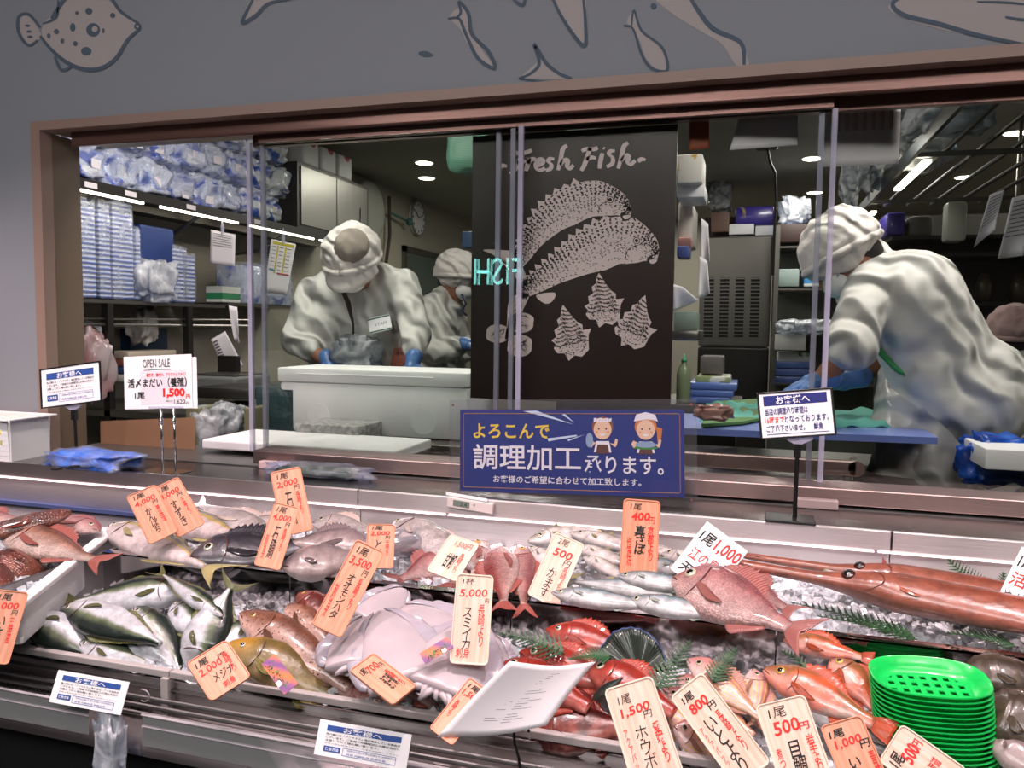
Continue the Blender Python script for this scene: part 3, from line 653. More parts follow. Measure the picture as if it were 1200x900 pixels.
def put(kind, hd, tl, dpx, dors, tier, m, fm, label, lift=0, roll=.75, bend=0, sag=0, **kw):
    p0, k = TIERS[tier]; n = V(0, -k, 1).normalized(); p0 = p0 + V(0, 0, lift)
    A = onpl(*hd, p0, n); B = onpl(*tl, p0, n); 
    if tier == 'F' and B.y < 1.15: B = ony(*tl, 1.14); kw['tailfin'] = False; B.z = max(B.z, .775)
    if tier == 'F' and A.y < 1.15: A = ony(*hd, 1.14); A.z = max(A.z, .775)
    L = (B - A).length; x = (B - A) / L
    tc = (CAM - (A + B) / 2).normalized(); z = n + tc * roll; z -= x * z.dot(x); z.normalize(); y = z.cross(x)
    mid = (A + B) / 2; a, b = proj(mid), proj(mid + y * .01); fl = 1 if (b - a).dot(V(*dors, )) * 1 > 0 else -1
    d2 = (b - a); ax2 = (proj(B) - proj(A)).normalized(); perp = abs(d2.x * ax2.y - d2.y * ax2.x)
    D = dpx / max(perp, 1e-3) * .01
    M = Matrix(((x.x, y.x, z.x, A.x), (x.y, y.y, z.y, A.y), (x.z, y.z, z.z, A.z), (0, 0, 0, 1)))
    return make_fish(kind, L, D, m, fm, fl, bend, sag, M=M, label=label, **kw)
# dorsal direction hints in image coordinates (y down)
UP, DN, LF, RT, UR, UL, DR, DL = (0, -1), (0, 1), (-1, 0), (1, 0), (1, -1), (-1, -1), (1, 1), (-1, 1)
yt = fish_mat('yellowtail skin', '#18241f', '#6a7458', '#c2c2c8', .22, edge=(.50, .66)); ytf = fin_mat('yellowtail fin', '#4a4c24', '#77764a', alpha=.85)
br = fish_mat('red bream skin', '#8f4247', '#b27674', '#cfaaa6', .25, scales=60, edge=(.25, .75)); brf = fin_mat('red fin', '#8f4040', '#b27a72', alpha=.8)
brd = fish_mat('brown bream skin', '#74412f', '#a97661', '#cfb5ac', .25, scales=60, edge=(.3, .7)); brdf = fin_mat('brown fin', '#7d3a34', '#a8635a')
dred = fish_mat('dark red skin', '#642a21', '#7a3a2c', '#8a5040', .22, mottled=(30, '#3d1812', .8), scales=46); dredf = fin_mat('dark red fin', '#5a2018', '#83402f')
amb = fish_mat('amberjack skin', '#857a6a', '#b39f97', '#cdbdbd', .22, band=(.66, .06, '#b0962c'), edge=(.4, .68)); ambf = fin_mat('amberjack fin', '#8d8352', '#b3a679')
pale = fish_mat('pale sea bass skin', '#8d837d', '#b9a9a7', '#d0c3c3', .22, edge=(.3, .8), scales=90); palef = fin_mat('pale fin', '#b39a92', '#dcc7c0', alpha=.9)
blk = fish_mat('black knifejaw skin', '#27242c', '#3c3842', '#5b5560', .25, mottled=(20, '#1a181f', .7)); blkf = fin_mat('black fin', '#1c1a20', '#38343c')
gry = fish_mat('grey purple skin', '#6e5c60', '#857474', '#a79694', .2, edge=(.3, .75)); gryf = fin_mat('grey fin', '#5e5054', '#8a7878')
mak = fish_mat('mackerel skin', '#48595c', '#96a2a8', '#c9c6c8', .18, edge=(.5, .72), mottled=(60, '#415c62', .25)); makf = fin_mat('mackerel fin', '#8f9a90', '#bcc3b8')
kam = fish_mat('barracuda skin', '#736a57', '#b0a69d', '#cfc6c4', .18, edge=(.5, .78)); kamf = fin_mat('barracuda fin', '#7a7248', '#a8a078')
crim = fish_mat('crimson snapper skin', '#98423e', '#b97a74', '#cda59d', .2, edge=(.25, .7), scales=50); crimf = fin_mat('crimson fin', '#96382f', '#b86a5e', alpha=.85)
vred = fish_mat('scarlet rockfish skin', '#8f2a1e', '#b04034', '#c4766a', .2, mottled=(28, '#7f1d16', .6), edge=(.2, .6)); vredf = fin_mat('scarlet fin', '#8f2a1c', '#b85040', alpha=.9)
maroon = fish_mat('maroon rockfish skin', '#6f231d', '#8a3c33', '#a5645a', .22, mottled=(34, '#43140f', .8), edge=(.2, .6)); maroonf = fin_mat('maroon fin', '#5d1c16', '#8a3a2e')
grp = fish_mat('spotted grouper skin', '#6f4332', '#8f6450', '#c7a297', .25, spots=(150, '#4a2418', .32), edge=(.25, .6)); grpf = fin_mat('grouper fin', '#4a2c20', '#6e4635')
ylg = fish_mat('olive grouper skin', '#6e5a2c', '#8a7647', '#9c8a66', .25, headc='#c48a1c', mottled=(25, '#6b5224', .5), edge=(.25, .6)); ylgf = fin_mat('yellow fin', '#7a6a2c', '#a08f4c', alpha=.85)
itoy = fish_mat('threadfin skin', '#b5746f', '#c79590', '#d2b0ab', .2, stripes=(6, '#d9b35c', .75), edge=(.3, .7)); itoyf = fin_mat('threadfin fin', '#b57a6c', '#cfa08c', alpha=.75)
org = fish_mat('orange rockfish skin', '#8f5a35', '#b5765a', '#d0b5a9', .2, mottled=(18, '#d8512e', .6), edge=(.3, .6)); orgf = fin_mat('orange fin', '#a8381f', '#c25c38', alpha=.85)
corn = fish_mat('cornetfish skin', '#7d4030', '#8f5240', '#a2685a', .2, stripes=(3, '#8a3e2c', .3), edge=(.2, .6)); cornf = fin_mat('cornet fin', '#b85c48', '#d98a74', alpha=.9)
flat = fish_mat('flatfish skin', '#43362a', '#54463a', '#63564a', .25, mottled=(40, '#2b221b', .8)); flatf = fin_mat('flatfish fin', '#3b3027', '#584a3d')
FG = {}
def fish(*a, **k): return put(*a, **k)
# --- white foam tray of bream at the left end
fish('bream', (2, 624), (108, 655), 42, UP, 'L', brd, brdf, 'brown red sea bream with tail over the foam box edge', lift=.03, name='sea_bream', roll=.5)
fish('round', (84, 603), (-75, 640), 20, UP, 'L', dred, dredf, 'long dark brown fish lying across the top of the foam box', lift=.05, name='brown_fish', bend=.35, eye=False)
fish('round', (47, 652), (-60, 715), 54, UL, 'L', dred, dredf, 'dark red scaly fish on ice low in the foam box', lift=.0, name='red_fish', fins=False, eye=False)
fish('bream', (118, 622), (40, 607), 22, UP, 'L', br, brf, 'pink bream mostly hidden behind the brown red bream', lift=.01, name='sea_bream', roll=.2)
fish('bream', (-50, 612), (22, 608), 22, UP, 'L', br, brf, 'pink bream under the long dark brown fish', lift=.03, name='sea_bream', roll=.2)
fish('round', (6, 690), (-40, 640), 40, UP, 'L', dred, dredf, 'brown red fish cut off by the left photo edge', lift=.02, name='red_fish', fins=False, eye=False)
# --- back tier
fish('yellowtail', (128, 616), (240, 664), 42, UR, 'B', amb, ambf, 'silver amberjack with yellow stripe, head beside foam box', name='amberjack', lift=.01)
fish('yellowtail', (190, 602), (290, 634), 34, UR, 'B', amb, ambf, 'amberjack with yellow back stripe behind the black fish', name='amberjack', lift=.005)
fish('bream', (306, 628), (236, 592), 36, UR, 'B', pale, palef, 'pale pink grey sea bass with its tail raised behind the price cards', name='sea_bass', lift=.015, eye=False)
fish('bream', (222, 652), (372, 640), 46, UP, 'B', blk, blkf, 'black knifejaw lying in front of the amberjacks', name='knifejaw', lift=.02)
fish('bream', (290, 622), (350, 606), 24, UP, 'B', pale, palef, 'small pale pink fish between the two knifejaw price cards', name='small_fish', lift=.01)
fish('bream', (432, 636), (338, 636), 34, UP, 'B', gry, gryf, 'grey purple fish lying behind the pale one right of the knifejaw card', name='knifejaw', lift=.03, eye=False)
fish('yellowtail', (330, 664), (428, 652), 38, UP, 'X', gry, gryf, 'smooth grey fish at the divider under the knifejaw cards', name='knifejaw', eye=False, lift=-.02)
fish('bream', (366, 612), (438, 622), 26, UP, 'B', pale, palef, 'silver fish with a dark eye behind the grey fish', name='silver_fish', lift=.02)
fish('yellowtail', (462, 612), (556, 666), 44, UR, 'B', pale, palef, 'silver pink fish with bright eye above the coiled cutlassfish', name='silver_fish', lift=.015)
fish('bream', (540, 652), (470, 678), 36, UP, 'B', br, brf, 'pink fish under the tilted snapper price card', name='pink_fish', lift=.0, eye=False)
fish('bream', (568, 634), (530, 684), 40, UL, 'B', crim, crimf, 'red snapper half hidden behind the tilted price card', name='red_snapper', lift=.0, irism=iris_g)
fish('bream', (588, 640), (590, 705), 46, LF, 'B', crim, crimf, 'plump pink red snapper pointing at the window, belly up', name='red_snapper', lift=.02, eye=False)
fish('bream', (608, 638), (614, 708), 36, RT, 'B', crim, crimf, 'red snapper with a large dark eye beside the plump one', name='red_snapper', lift=.012, irism=iris_g)
kg = 'slender silver fish on the back tier'
for i, (h, t, d, lf, lab) in enumerate([((618, 634), (700, 622), 20, .02, 'slender silver barracuda with dark snout behind its price card'), ((668, 624), (760, 648), 16, .03, 'uppermost slender barracuda lying along the back panel'), ((618, 642), (668, 676), 20, .01, 'slender barracuda left of its price card'),
      ((672, 640), (745, 664), 15, .02, 'barracuda under the uppermost one right of the price card'), ((684, 652), (738, 680), 15, .012, 'short barracuda pointing down towards the mackerels'), ((776, 648), (840, 668), 18, .02, 'barracuda behind the white card and the bream'), ((700, 634), (800, 650), 16, .02, 'barracuda behind the mackerel price card'), ((624, 652), (640, 700), 16, .0, 'thin barracuda beside the snapper, head up')]):
    fish('kamasu', h, t, d, UP, 'B', kam, kamf, lab, name='barracuda', lift=lf, group=kg)
for h, t, d, lf, lab in [((830, 700), (672, 682), 24, .015, 'mackerel with tail to the left under the barracudas'), ((646, 694), (770, 712), 22, .03, 'mackerel nearest the divider with its head by the barracuda card'), ((724, 674), (830, 692), 20, .035, 'mackerel whose head pokes out under its price card'), ((735, 702), (860, 724), 24, .035, 'mackerel with its head beside the big bream'), ((800, 668), (740, 660), 20, .01, 'mackerel lying flat behind the price card'), ((780, 684), (860, 700), 20, .02, 'mackerel partly under the big pink bream')]:
    fish('mackerel', h, t, d, UP, 'B', mak, makf, lab, name='mackerel', lift=lf)
fish('bream', (790, 676), (925, 735), 68, UR, 'X', br, brf, 'large pink sea bream resting on the divider, tail hanging over', name='sea_bream', lift=.01, roll=.9)
fish('bream', (830, 664), (920, 712), 40, UR, 'B', br, brf, 'pink bream behind the large one, only back and fin showing', name='sea_bream', lift=.03, eye=False)
# cornetfish, long and red, along the right end
fish('long', (838, 655), (1330, 745), 38, UP, 'X', corn, cornf, 'long red cornetfish in front with a dark eye', name='cornetfish', lift=.008, irism=mat('dark iris', '#3a1a14', .15, coat=1))
fish('long', (868, 650), (1290, 715), 30, UP, 'B', corn, cornf, 'long red cornetfish lying behind the front one', name='cornetfish', lift=.04, irism=MATS['dark iris'])
fish('long', (1180, 700), (1010, 672), 26, UP, 'B', crim, crimf, 'red fish at the very back beneath the fern', name='red_fish', lift=.02, eye=False)
fish('mackerel', (1010, 690), (968, 668), 14, UP, 'B', kam, kamf, 'small fish with a pale yellow tail on the cornetfish', name='small_fish', lift=.05, eye=False)
# --- front bin of young yellowtail
yg = None
for h, t, d, dr, lf, rl, bd, lab in [
    ((225, 690), (88, 706), 40, UP, .01, .5, 0, 'pale yellowtail lying along the back of the front bin'),
    ((32, 722), (112, 770), 52, DL, .05, .7, .1, 'yellowtail with dark green back nearest the foam box'),
    ((72, 712), (190, 752), 46, DL, .03, .7, .1, 'dark backed yellowtail whose tail crosses the middle of the bin'),
    ((160, 710), (216, 800), 52, RT, .03, .8, -.1, 'yellowtail with yellow flank line heading up the bin'),
    ((205, 706), (245, 750), 44, UR, .01, .6, 0, 'pale yellowtail between the dark thin one and the tail-up one'),
    ((262, 722), (192, 674), 24, UR, .05, .3, 0, 'thin dark green yellowtail seen from its back by the divider'),
    ((225, 790), (268, 690), 54, RT, .06, .8, .15, 'yellowtail with its tail raised above the divider'),
    ((92, 752), (200, 800), 40, UR, .02, .8, 0, 'silver yellowtail at the front rail under the others'),
    ((60, 762), (20, 745), 24, UP, .0, .4, 0, 'yellowtail mostly hidden in the front left corner'),
    ((120, 740), (190, 775), 34, UP, .0, .4, 0, 'yellowtail at the bottom of the bin in shadow'),
    ((300, 730), (240, 772), 36, UP, .0, .4, 0, 'yellowtail beneath the tail-up one beside the grouper')]:
    fish('yellowtail', h, t, d, dr, 'F', yt, ytf, lab, name='yellowtail', lift=lf, roll=rl, bend=bd)
# --- groupers
fish('grouper', (284, 716), (412, 806), 56, UR, 'F', grp, grpf, 'brown grouper with small dark spots, head up at left', name='grouper', lift=.035, irism=iris_g)
fish('grouper', (338, 708), (392, 760), 40, UR, 'F', grp, grpf, 'brown red grouper behind the spotted one', name='grouper', lift=.02, eye=False)
fish('grouper', (352, 694), (392, 740), 40, UR, 'F', maroon, maroonf, 'dark red grouper at the divider behind its price card', name='grouper', lift=.02)
g2 = fish('grouper', (268, 752), (402, 828), 60, UR, 'F', ylg, ylgf, 'olive grouper with yellow face wrapped in film', name='grouper', lift=.055, irism=iris_s)
rg = None
for h, t, d, lf, lab in [((396, 806), (450, 832), 22, .01, 'small red fish with a bright red eye at the olive grouper tail'), ((456, 778), (512, 830), 30, .03, 'small pink red fish at the foot of the squid'), ((452, 800), (470, 838), 34, .0, 'small orange red fish under the tilted card at the rail'), ((420, 812), (500, 840), 24, .0, 'small red fish against the rail below the squid')]:
    fish('rock', h, t, d, UR, 'F', crim, crimf, lab, name='small_red_fish', lift=lf, irism=iris_r)
# --- scarlet rockfish bin
for kd, h, t, d, dr, lf, m_, f_, lab in [
    ('rock', (588, 776), (690, 830), 50, UR, .03, vred, vredf, 'scarlet rockfish with round white ringed eye nearest the squid'),
    ('rock', (610, 762), (724, 806), 44, UR, .025, vred, vredf, 'scarlet rockfish behind the nearest one'),
    ('rock', (690, 778), (790, 836), 48, UR, .04, vred, vredf, 'scarlet red gurnard with green fan fin'),
    ('rock', (640, 736), (740, 764), 34, UP, .0, vred, vredf, 'scarlet fish lying against the divider at the back'),
    ('grouper', (620, 858), (735, 852), 66, UP, .03, maroon, maroonf, 'dark maroon rockfish at the rail right of the paper'),
    ('rock', (700, 834), (640, 812), 36, UP, .01, maroon, maroonf, 'maroon rockfish under the paper sheet'),
    ('rock', (760, 820), (830, 880), 40, UR, .01, itoy, itoyf, 'pink fish between the two front price cards')]:
    fish(kd, h, t, d, dr, 'F', m_, f_, lab, name='rockfish', lift=lf, irism=iris_g if m_ is not vred else iris_s)
# --- threadfin breams
for h, t, d, lf, lab in [((806, 772), (892, 842), 38, .045, 'pink threadfin bream with yellow lines, head beside the fern'), ((776, 806), (860, 880), 36, .02, 'threadfin bream under the first one'), ((792, 792), (884, 862), 36, .03, 'threadfin bream just left of the uppermost one'), ((884, 784), (884, 846), 36, .03, 'short pink threadfin bream pointing at the divider'), ((790, 850), (850, 900), 40, .03, 'threadfin bream between the front cards at the rail'), ((868, 800), (905, 850), 30, .0, 'threadfin bream behind the cod price card')]:
    fish('bream', h, t, d, UR, 'F', itoy, itoyf, lab, name='threadfin_bream', lift=lf)
ob = [('rock', (896, 782), (1024, 848), 44, UR, .05, org, orgf, 'orange rockfish with a pale flank and red fin'), ('rock', (976, 772), (1026, 830), 40, UR, .02, org, orgf, 'orange rockfish with a big eye beside the green baskets'), ('rock', (918, 748), (1010, 770), 26, UP, .0, org, orgf, 'orange brown fish lying along the divider'),
      ('mackerel', (912, 808), (1040, 872), 32, UR, .03, mak, makf, 'silver cod under the orange rockfish'), ('mackerel', (960, 840), (1060, 890), 26, UR, .01, mak, makf, 'silver grey fish behind the front right price cards')]
for kd, h, t, d, dr, lf, m_, f_, lab in ob: fish(kd, h, t, d, dr, 'F', m_, f_, lab, name='rockfish' if kd == 'rock' else 'silver_cod', lift=lf)
fish('round', (1150, 830), (1260, 880), 70, UR, 'F', flat, flatf, 'dark brown flatfish right of the green baskets', name='flatfish', lift=.03, eye=False)
fish('mackerel', (1160, 862), (1240, 920), 40, UR, 'F', gry, gryf, 'grey silver fish under the flatfish', name='silver_fish', lift=.02, eye=False)
fish('round', (1130, 790), (1240, 800), 50, UP, 'F', flat, flatf, 'dark flatfish at the back of the right bin', name='flatfish', lift=.0, eye=False)
# ================================================================ ice, ferns, squid, foam tray, baskets
icem = mat('crushed ice', '#e4e6ec', .12, alpha=.75, coat=.5, spec=.8, bump=(120, .6, .003))
def ice_bed(name, label, x0, x1, y0, y1, zf, n, h=.012, sz=.007, seed=1):
    rnd = random.Random(seed); mb = MB(); nx, ny = max(4, int((x1 - x0) / .012)), max(4, int((y1 - y0) / .012))
    g = [[V(x0 + (x1 - x0) * i / nx, y0 + (y1 - y0) * j / ny, 0) for j in range(ny + 1)] for i in range(nx + 1)]
    for r in g:
        for p in r: p.z = zf(p.x, p.y) + rnd.uniform(0, h)
    mb.loft(g, caps=False, closed=False)
    for k in range(n):
        x, y = rnd.uniform(x0, x1), rnd.uniform(y0, y1); s = sz * rnd.uniform(.5, 1.3)
        c = V(x, y, zf(x, y) + h * .7 + rnd.uniform(0, h * .7)); R = Euler((rnd.uniform(0, 6), rnd.uniform(0, 6), 0)).to_matrix().to_4x4(); R.translation = c
        p = [V(rnd.uniform(.5, 1) * a * s, rnd.uniform(.5, 1) * b * s, rnd.uniform(.5, 1) * c_ * s) for a, b, c_ in ((-1, -1, -1), (1, -1, -1), (1, 1, -1), (-1, 1, -1), (-1, -1, 1), (1, -1, 1), (1, 1, 1), (-1, 1, 1))]
        mb.faces(p, [(3, 2, 1, 0), (4, 5, 6, 7), (0, 1, 5, 4), (1, 2, 6, 5), (2, 3, 7, 6), (3, 0, 4, 7)], R)
    return tag(mb.build(name, icem), label, 'ice', kind='stuff')
ice_bed('crushed_ice', 'crushed ice spread under the fish on the back tier', -1.32, 1.3, DY + .022, CY + .008, lambda x, y: .866 + .012 * math.sin(x * 9), 2600)
wet = mat('wet dark bin liner', '#3a3336', .2, coat=.6)
mb = MB(); 
ice_bed('crushed_ice', 'crushed ice in the bottom of the front bins under the fish', -1.9, 1.3, 1.12, DY - .002, lambda x, y: .770 + .15 * (y - 1.1), 2200, seed=3)
# shallow divider plates between the front bins
# white foam tray at the left end
a = onz(30, 700, .915); b = onz(134, 618, .915); dx = (b - a); dx.z = 0; ln = dx.length + .02; dx.normalize(); nrm_ = V(-dx.y, dx.x, 0)
M = Matrix(((dx.x, nrm_.x, 0, a.x - dx.x * .015), (dx.y, nrm_.y, 0, a.y - dx.y * .015), (0, 0, 1, .905 - .07), (0, 0, 0, 1)))
tray = thing('foam_tray', 'white foam tray of red fish on ice at the left end of the counter', 'foam box', M=M)
W_, H_, T_ = .62, .078, .016
mb = MB(); mb.box((ln / 2, W_ / 2, .008), (ln, W_, .016), bev=.004)
mb.box((ln / 2, T_ / 2, H_ / 2), (ln, T_, H_), bev=.005); mb.box((ln / 2, W_ - T_ / 2, H_ / 2), (ln, T_, H_), bev=.005)
mb.box((T_ / 2, W_ / 2, H_ / 2), (T_, W_, H_), bev=.005); mb.box((ln - T_ / 2, W_ / 2, H_ / 2), (T_, W_, H_), bev=.005)
mb.build('box_body', foam_m, tray, W=False)
mb = MB(); mb.box((ln / 2, T_ / 2 - .003, H_ - .006), (ln + .01, T_ + .008, .012), bev=.003); mb.box((ln - T_ / 2 + .003, W_ / 2, H_ - .006), (T_ + .008, W_, .012), bev=.003); mb.build('rim', foam_m, tray, W=False)
pts = [M @ V(x, y, 0) for x, y in ((.02, .03), (ln - .02, .03))]
def foam_ice():
    rnd = random.Random(5); mb = MB()
    for k in range(900):
        x, y = rnd.uniform(.02, ln - .02), rnd.uniform(.02, .3); s = .006 * rnd.uniform(.6, 1.5); R = Euler((rnd.uniform(0, 6), rnd.uniform(0, 6), 0)).to_matrix().to_4x4(); R.translation = M @ V(x, y, .03 + rnd.uniform(0, .022))
        mb.faces([V(a_ * s * rnd.uniform(.6, 1), b_ * s * rnd.uniform(.6, 1), c_ * s) for a_, b_, c_ in ((-1, -1, -1), (1, -1, -1), (1, 1, -1), (-1, 1, -1), (-1, -1, 1), (1, -1, 1), (1, 1, 1), (-1, 1, 1))], [(3, 2, 1, 0), (4, 5, 6, 7), (0, 1, 5, 4), (1, 2, 6, 5), (2, 3, 7, 6), (3, 0, 4, 7)], R)
    mb.faces([M @ V(.016, .016, .035), M @ V(ln - .016, .016, .035), M @ V(ln - .016, W_ - .016, .035), M @ V(.016, W_ - .016, .035)], [(0, 1, 2, 3)])
    tag(mb.build('crushed_ice', icem), 'crushed ice filling the white foam tray', 'ice', kind='stuff')
foam_ice()
# ferns
fernm = mat('fern green', '#1e3d24', .45, var=(60, '#2f5a33', .8)); fernd = mat('dark fern', '#17301e', .45)
def fern(base, tip, width, label, tier='B', lift=.03, m=fernm, n=13, erect=0):
    p0, k = TIERS[tier]; nn = V(0, -k, 1).normalized() if not erect else V(0, -1, .35).normalized(); p0 = onz(*base, .9) if erect else p0 + V(0, 0, lift)
    A = onpl(*base, p0, nn); B = onpl(*tip, p0, nn); x = (B - A).normalized(); y = nn.cross(x); L = (B - A).length; w = width / 925 * 1.25
    mb = MB(); mb.tube([A, (A + B) / 2 + nn * .006, B], [.0013, .001, .0005], 5)
    def leaflet(o_, d, l_, s_):
        side = nn.cross(d).normalized(); pts = [o_]
        m_ = 5
        for q in range(1, m_ + 1): t = q / m_; pts.append(o_ + d * (l_ * (t - .10)) + side * (s_ * (1 - t) * 1.0 + .0006)); pts.append(o_ + d * (l_ * t) + side * (s_ * (1 - t) * .35))
        lo_ = [o_ + d * ((p - o_).dot(d)) - side * ((p - o_).dot(side)) for p in pts[1:]][::-1]
        poly = pts + lo_; n0 = len(poly); up_ = nn * .0005
        mb.faces([p + up_ for p in poly] + [p - up_ for p in poly], [tuple(range(n0)), tuple(range(2 * n0 - 1, n0 - 1, -1))])
    for i in range(n):
        t = (i + .6) / n; o_ = A + (B - A) * t + nn * (.006 * math.sin(PI * t)); l_ = w * (1 - t) ** .8 + .004
        for sg in (1, -1): d = (x * .55 + y * sg * .83 + nn * .12).normalized(); leaflet(o_, d, l_, l_ * .12 + .0008)
    leaflet(B - x * .006, x, .012, .003)
    return tag(mb.build('fern_leaf', m), label, 'fern leaf', 'plastic fern garnishes')
fern((610, 633), (536, 620), 18, 'green fern behind the red snappers at the back panel', lift=.055, erect=1)
fern((662, 766), (586, 742), 26, 'green fern between squid and scarlet rockfish', 'F', .06)
fern((716, 770), (668, 772), 16, 'small fern sprig behind the scarlet rockfish', 'F', .06)
fern((770, 808), (808, 752), 26, 'green fern between the dark fan fin and the threadfin breams', 'F', .055)
fern((835, 800), (862, 760), 18, 'small fern sprig behind the threadfin breams', 'F', .06)
fern((1066, 746), (928, 706), 30, 'large fern on the ice under the cornetfish', 'B', .012, fernd, 17)
fern((1075, 750), (960, 722), 26, 'fern lying in front on the ice, its stem towards the green baskets', 'B', .012, fernm, 17)
fern((1190, 758), (1110, 742), 22, 'fern at the right end under the cornetfish body', 'B', .012)
fern((1150, 702), (1112, 656), 28, 'upright fern at the back panel behind the cornetfish', erect=1)
fern((1172, 712), (1176, 672), 20, 'fern beside the white card at the far right', erect=1)
fern((945, 784), (918, 764), 9, 'fern tip behind the orange rockfish', 'F', .06, fernm, 7)
# squid
sqm = mat('squid flesh', '#b3a8ae', .22, sss=.3, coat=.7, bump=(30, .25, .003), var=(9, '#c5b6bc', .7)); sqf = mat('squid fin', '#b0a5b0', .18, coat=.8, sss=.4)
def squid(tail, head, wpx, label, lift, roll=.5):
    p0, k = TIERS['F']; n = V(0, -k, 1).normalized(); p0 = p0 + V(0, 0, lift); A = onpl(*tail, p0, n); B = onpl(*head, p0, n); x = (B - A).normalized(); L = (B - A).length
    z = n + (CAM - A).normalized() * roll; z -= x * z.dot(x); z.normalize(); y = z.cross(x); w = wpx / 925 * 1.22 / 2
    M = Matrix(((x.x, y.x, z.x, A.x), (x.y, y.y, z.y, A.y), (x.z, y.z, z.z, A.z), (0, 0, 0, 1)))
    rings = []
    for i in range(24):
        t = i / 23; r = w * (math.sin(PI * min(1, t * .62 + .0)) ** .6 + .03); rings.append([V(L * t, r * math.cos(a * PI / 12), r * .30 * math.sin(a * PI / 12)) for a in range(24)])
    o = MB().loft(rings).build('squid', sqm, None, True); o.matrix_world = M; tag(o, label, 'squid')
    for sg in (1, -1):
        g = []
        for i in range(16):
            t = .02 + .9 * i / 15; r = w * (math.sin(PI * min(1, t * .62)) ** .6 + .03); e = w * .38 * math.sin(PI * i / 15) ** .5 + .001
            g.append([V(L * t, sg * r * .93, .004), V(L * t, sg * (r + e * .6), .004 + .003 * math.sin(i * 1.1)), V(L * t + .004, sg * (r + e), .003 * math.sin(i * 1.7))])
        sheet_fin('side_fin', g, sqf, o, .0015)
    for q in range(6):
        if lift > .06: break
        a0 = (q - 2.5) * .22; mb = MB(); c = V(L * .97, 0, 0)
        mb.tube([c + V(0, w * .35 * a0, 0), c + V(L * .06, w * .8 * a0, .004), c + V(L * .09 + .006 * (q % 3), w * 1.2 * a0 + .01 * math.sin(q * 2), -.002), c + V(L * .10, w * 1.3 * a0, -.006)], [w * .12, w * .10, w * .06, w * .03], 8); mb.build('arm', sqm, o, True, W=False)
    return o
squid((432, 722), (424, 782), 92, 'white cuttlefish at the left of its bin beside the large tilted card', .05)
squid((444, 716), (474, 800), 86, 'white cuttlefish in the middle of the bin pointing at the divider', .065)
squid((470, 712), (520, 760), 80, 'white cuttlefish behind, against the divider', .02)
squid((560, 728), (510, 810), 96, 'white cuttlefish with a sunset sticker behind the tall card', .055)
squid((578, 745), (560, 816), 70, 'white cuttlefish at the right edge of its bin by the fern', .03)
squid((476, 690), (430, 730), 60, 'white cuttlefish tips standing up at the back divider', .0)
# stickers on the wrapped grouper and on the squid
sunset = patt('sunset print', '#7a4a86', '#d8763e', 'wave', 12, 'Y', .5, soft=.5, distort=3)
def sticker(c4, tier, lift, label):
    p0, k = TIERS[tier]; n = (V(0, -k, 1).normalized() + (CAM - p0).normalized() * .6).normalized()
    M, w, h = frame_px(*c4, onpl(*c4[0], p0 + V(0, 0, lift), V(0, -k, 1).normalized()), n)
    o = MB().prism(rrect(w, h, .002), 0, .0008, M).build('sticker', sunset); tag(o, label, 'sticker')
    mb = MB(); rnd = random.Random(3)
    for i in range(40): x, y = rnd.uniform(-.4, .4) * w, rnd.uniform(-.4, .1) * h; mb.faces([M @ V(x + rnd.uniform(-.003, .003), y + rnd.uniform(-.003, .003), .0012) for _ in range(3)], [(0, 1, 2)])
    mb.build('printed_leaves', mat('print green', '#3f8a3c', .5), o)
    mb = MB()
    for i in range(30): x, y = rnd.uniform(-.45, .3) * w, rnd.uniform(-.45, .0) * h; mb.faces([M @ V(x + rnd.uniform(-.003, .003), y + rnd.uniform(-.003, .003), .0014) for _ in range(3)], [(0, 1, 2)])
    mb.build('printed_fish', mat('print dark red', '#5c1a1e', .5), o)
    MB().prism(rrect(w * .14, h * .3, .0005, cx=w * .2, cy=-h * .36), .0012, .0016, M).build('white_code_patch', pinkp, o)
sticker(((312, 774), (360, 793), (341, 808), (299, 785)), 'F', .115, 'purple and orange sunset sticker on the wrapped olive grouper')
sticker(((490, 766), (526, 746), (530, 758), (500, 779)), 'F', .105, 'sunset sticker round the cuttlefish left of the tall card')
# dark fan fin of the gurnard
def fan():
    M, w, h = frame_px((700, 735), (780, 735), (780, 788), (700, 788), onz(740, 788, .86), V(0, -1, .45).normalized()); g = []
    for i in range(25):
        a_ = PI * (.02 + .96 * i / 24); row = []
        for j in range(7): q = j / 6; row.append(M @ V(.012 * (1 - q) + math.cos(a_) * w * .52 * q, -h * .5 + math.sin(a_) * h * 1.0 * q * (1 - .03 * (i % 2)), .004 * math.sin(i * 1.3) * q))
        g.append(row)
    mb = MB(); mb.loft(g, caps=False, closed=False, uvs=lambda i, k: (i / 24, k / 6))
    o = mb.build('fan_fin', fin_mat('dark fan fin', '#141a1c', '#2f3a2c', 26), None, True); s = o.modifiers.new('s', 'SOLIDIFY'); s.thickness = .001; bake(o)
    tag(o, 'dark green fan shaped gurnard fin with blue edge standing by the fern', 'fish fin')
    mb = MB(); mb.tube([r[-1] for r in g], .0012, 6); mb.build('blue_edge', mat('blue fin edge', '#3a4f8a', .3), o, True)
fan()
g_ = MB(); 
fish('yellowtail', (694, 820), (730, 794), 14, UP, 'F', fish_mat('dark leaf skin', '#1c2322', '#29322e', '#3a423a', .2), blkf, 'small dark green folded fin lying on the scarlet gurnard', name='folded_fin', lift=.08, eye=False, fins=False)
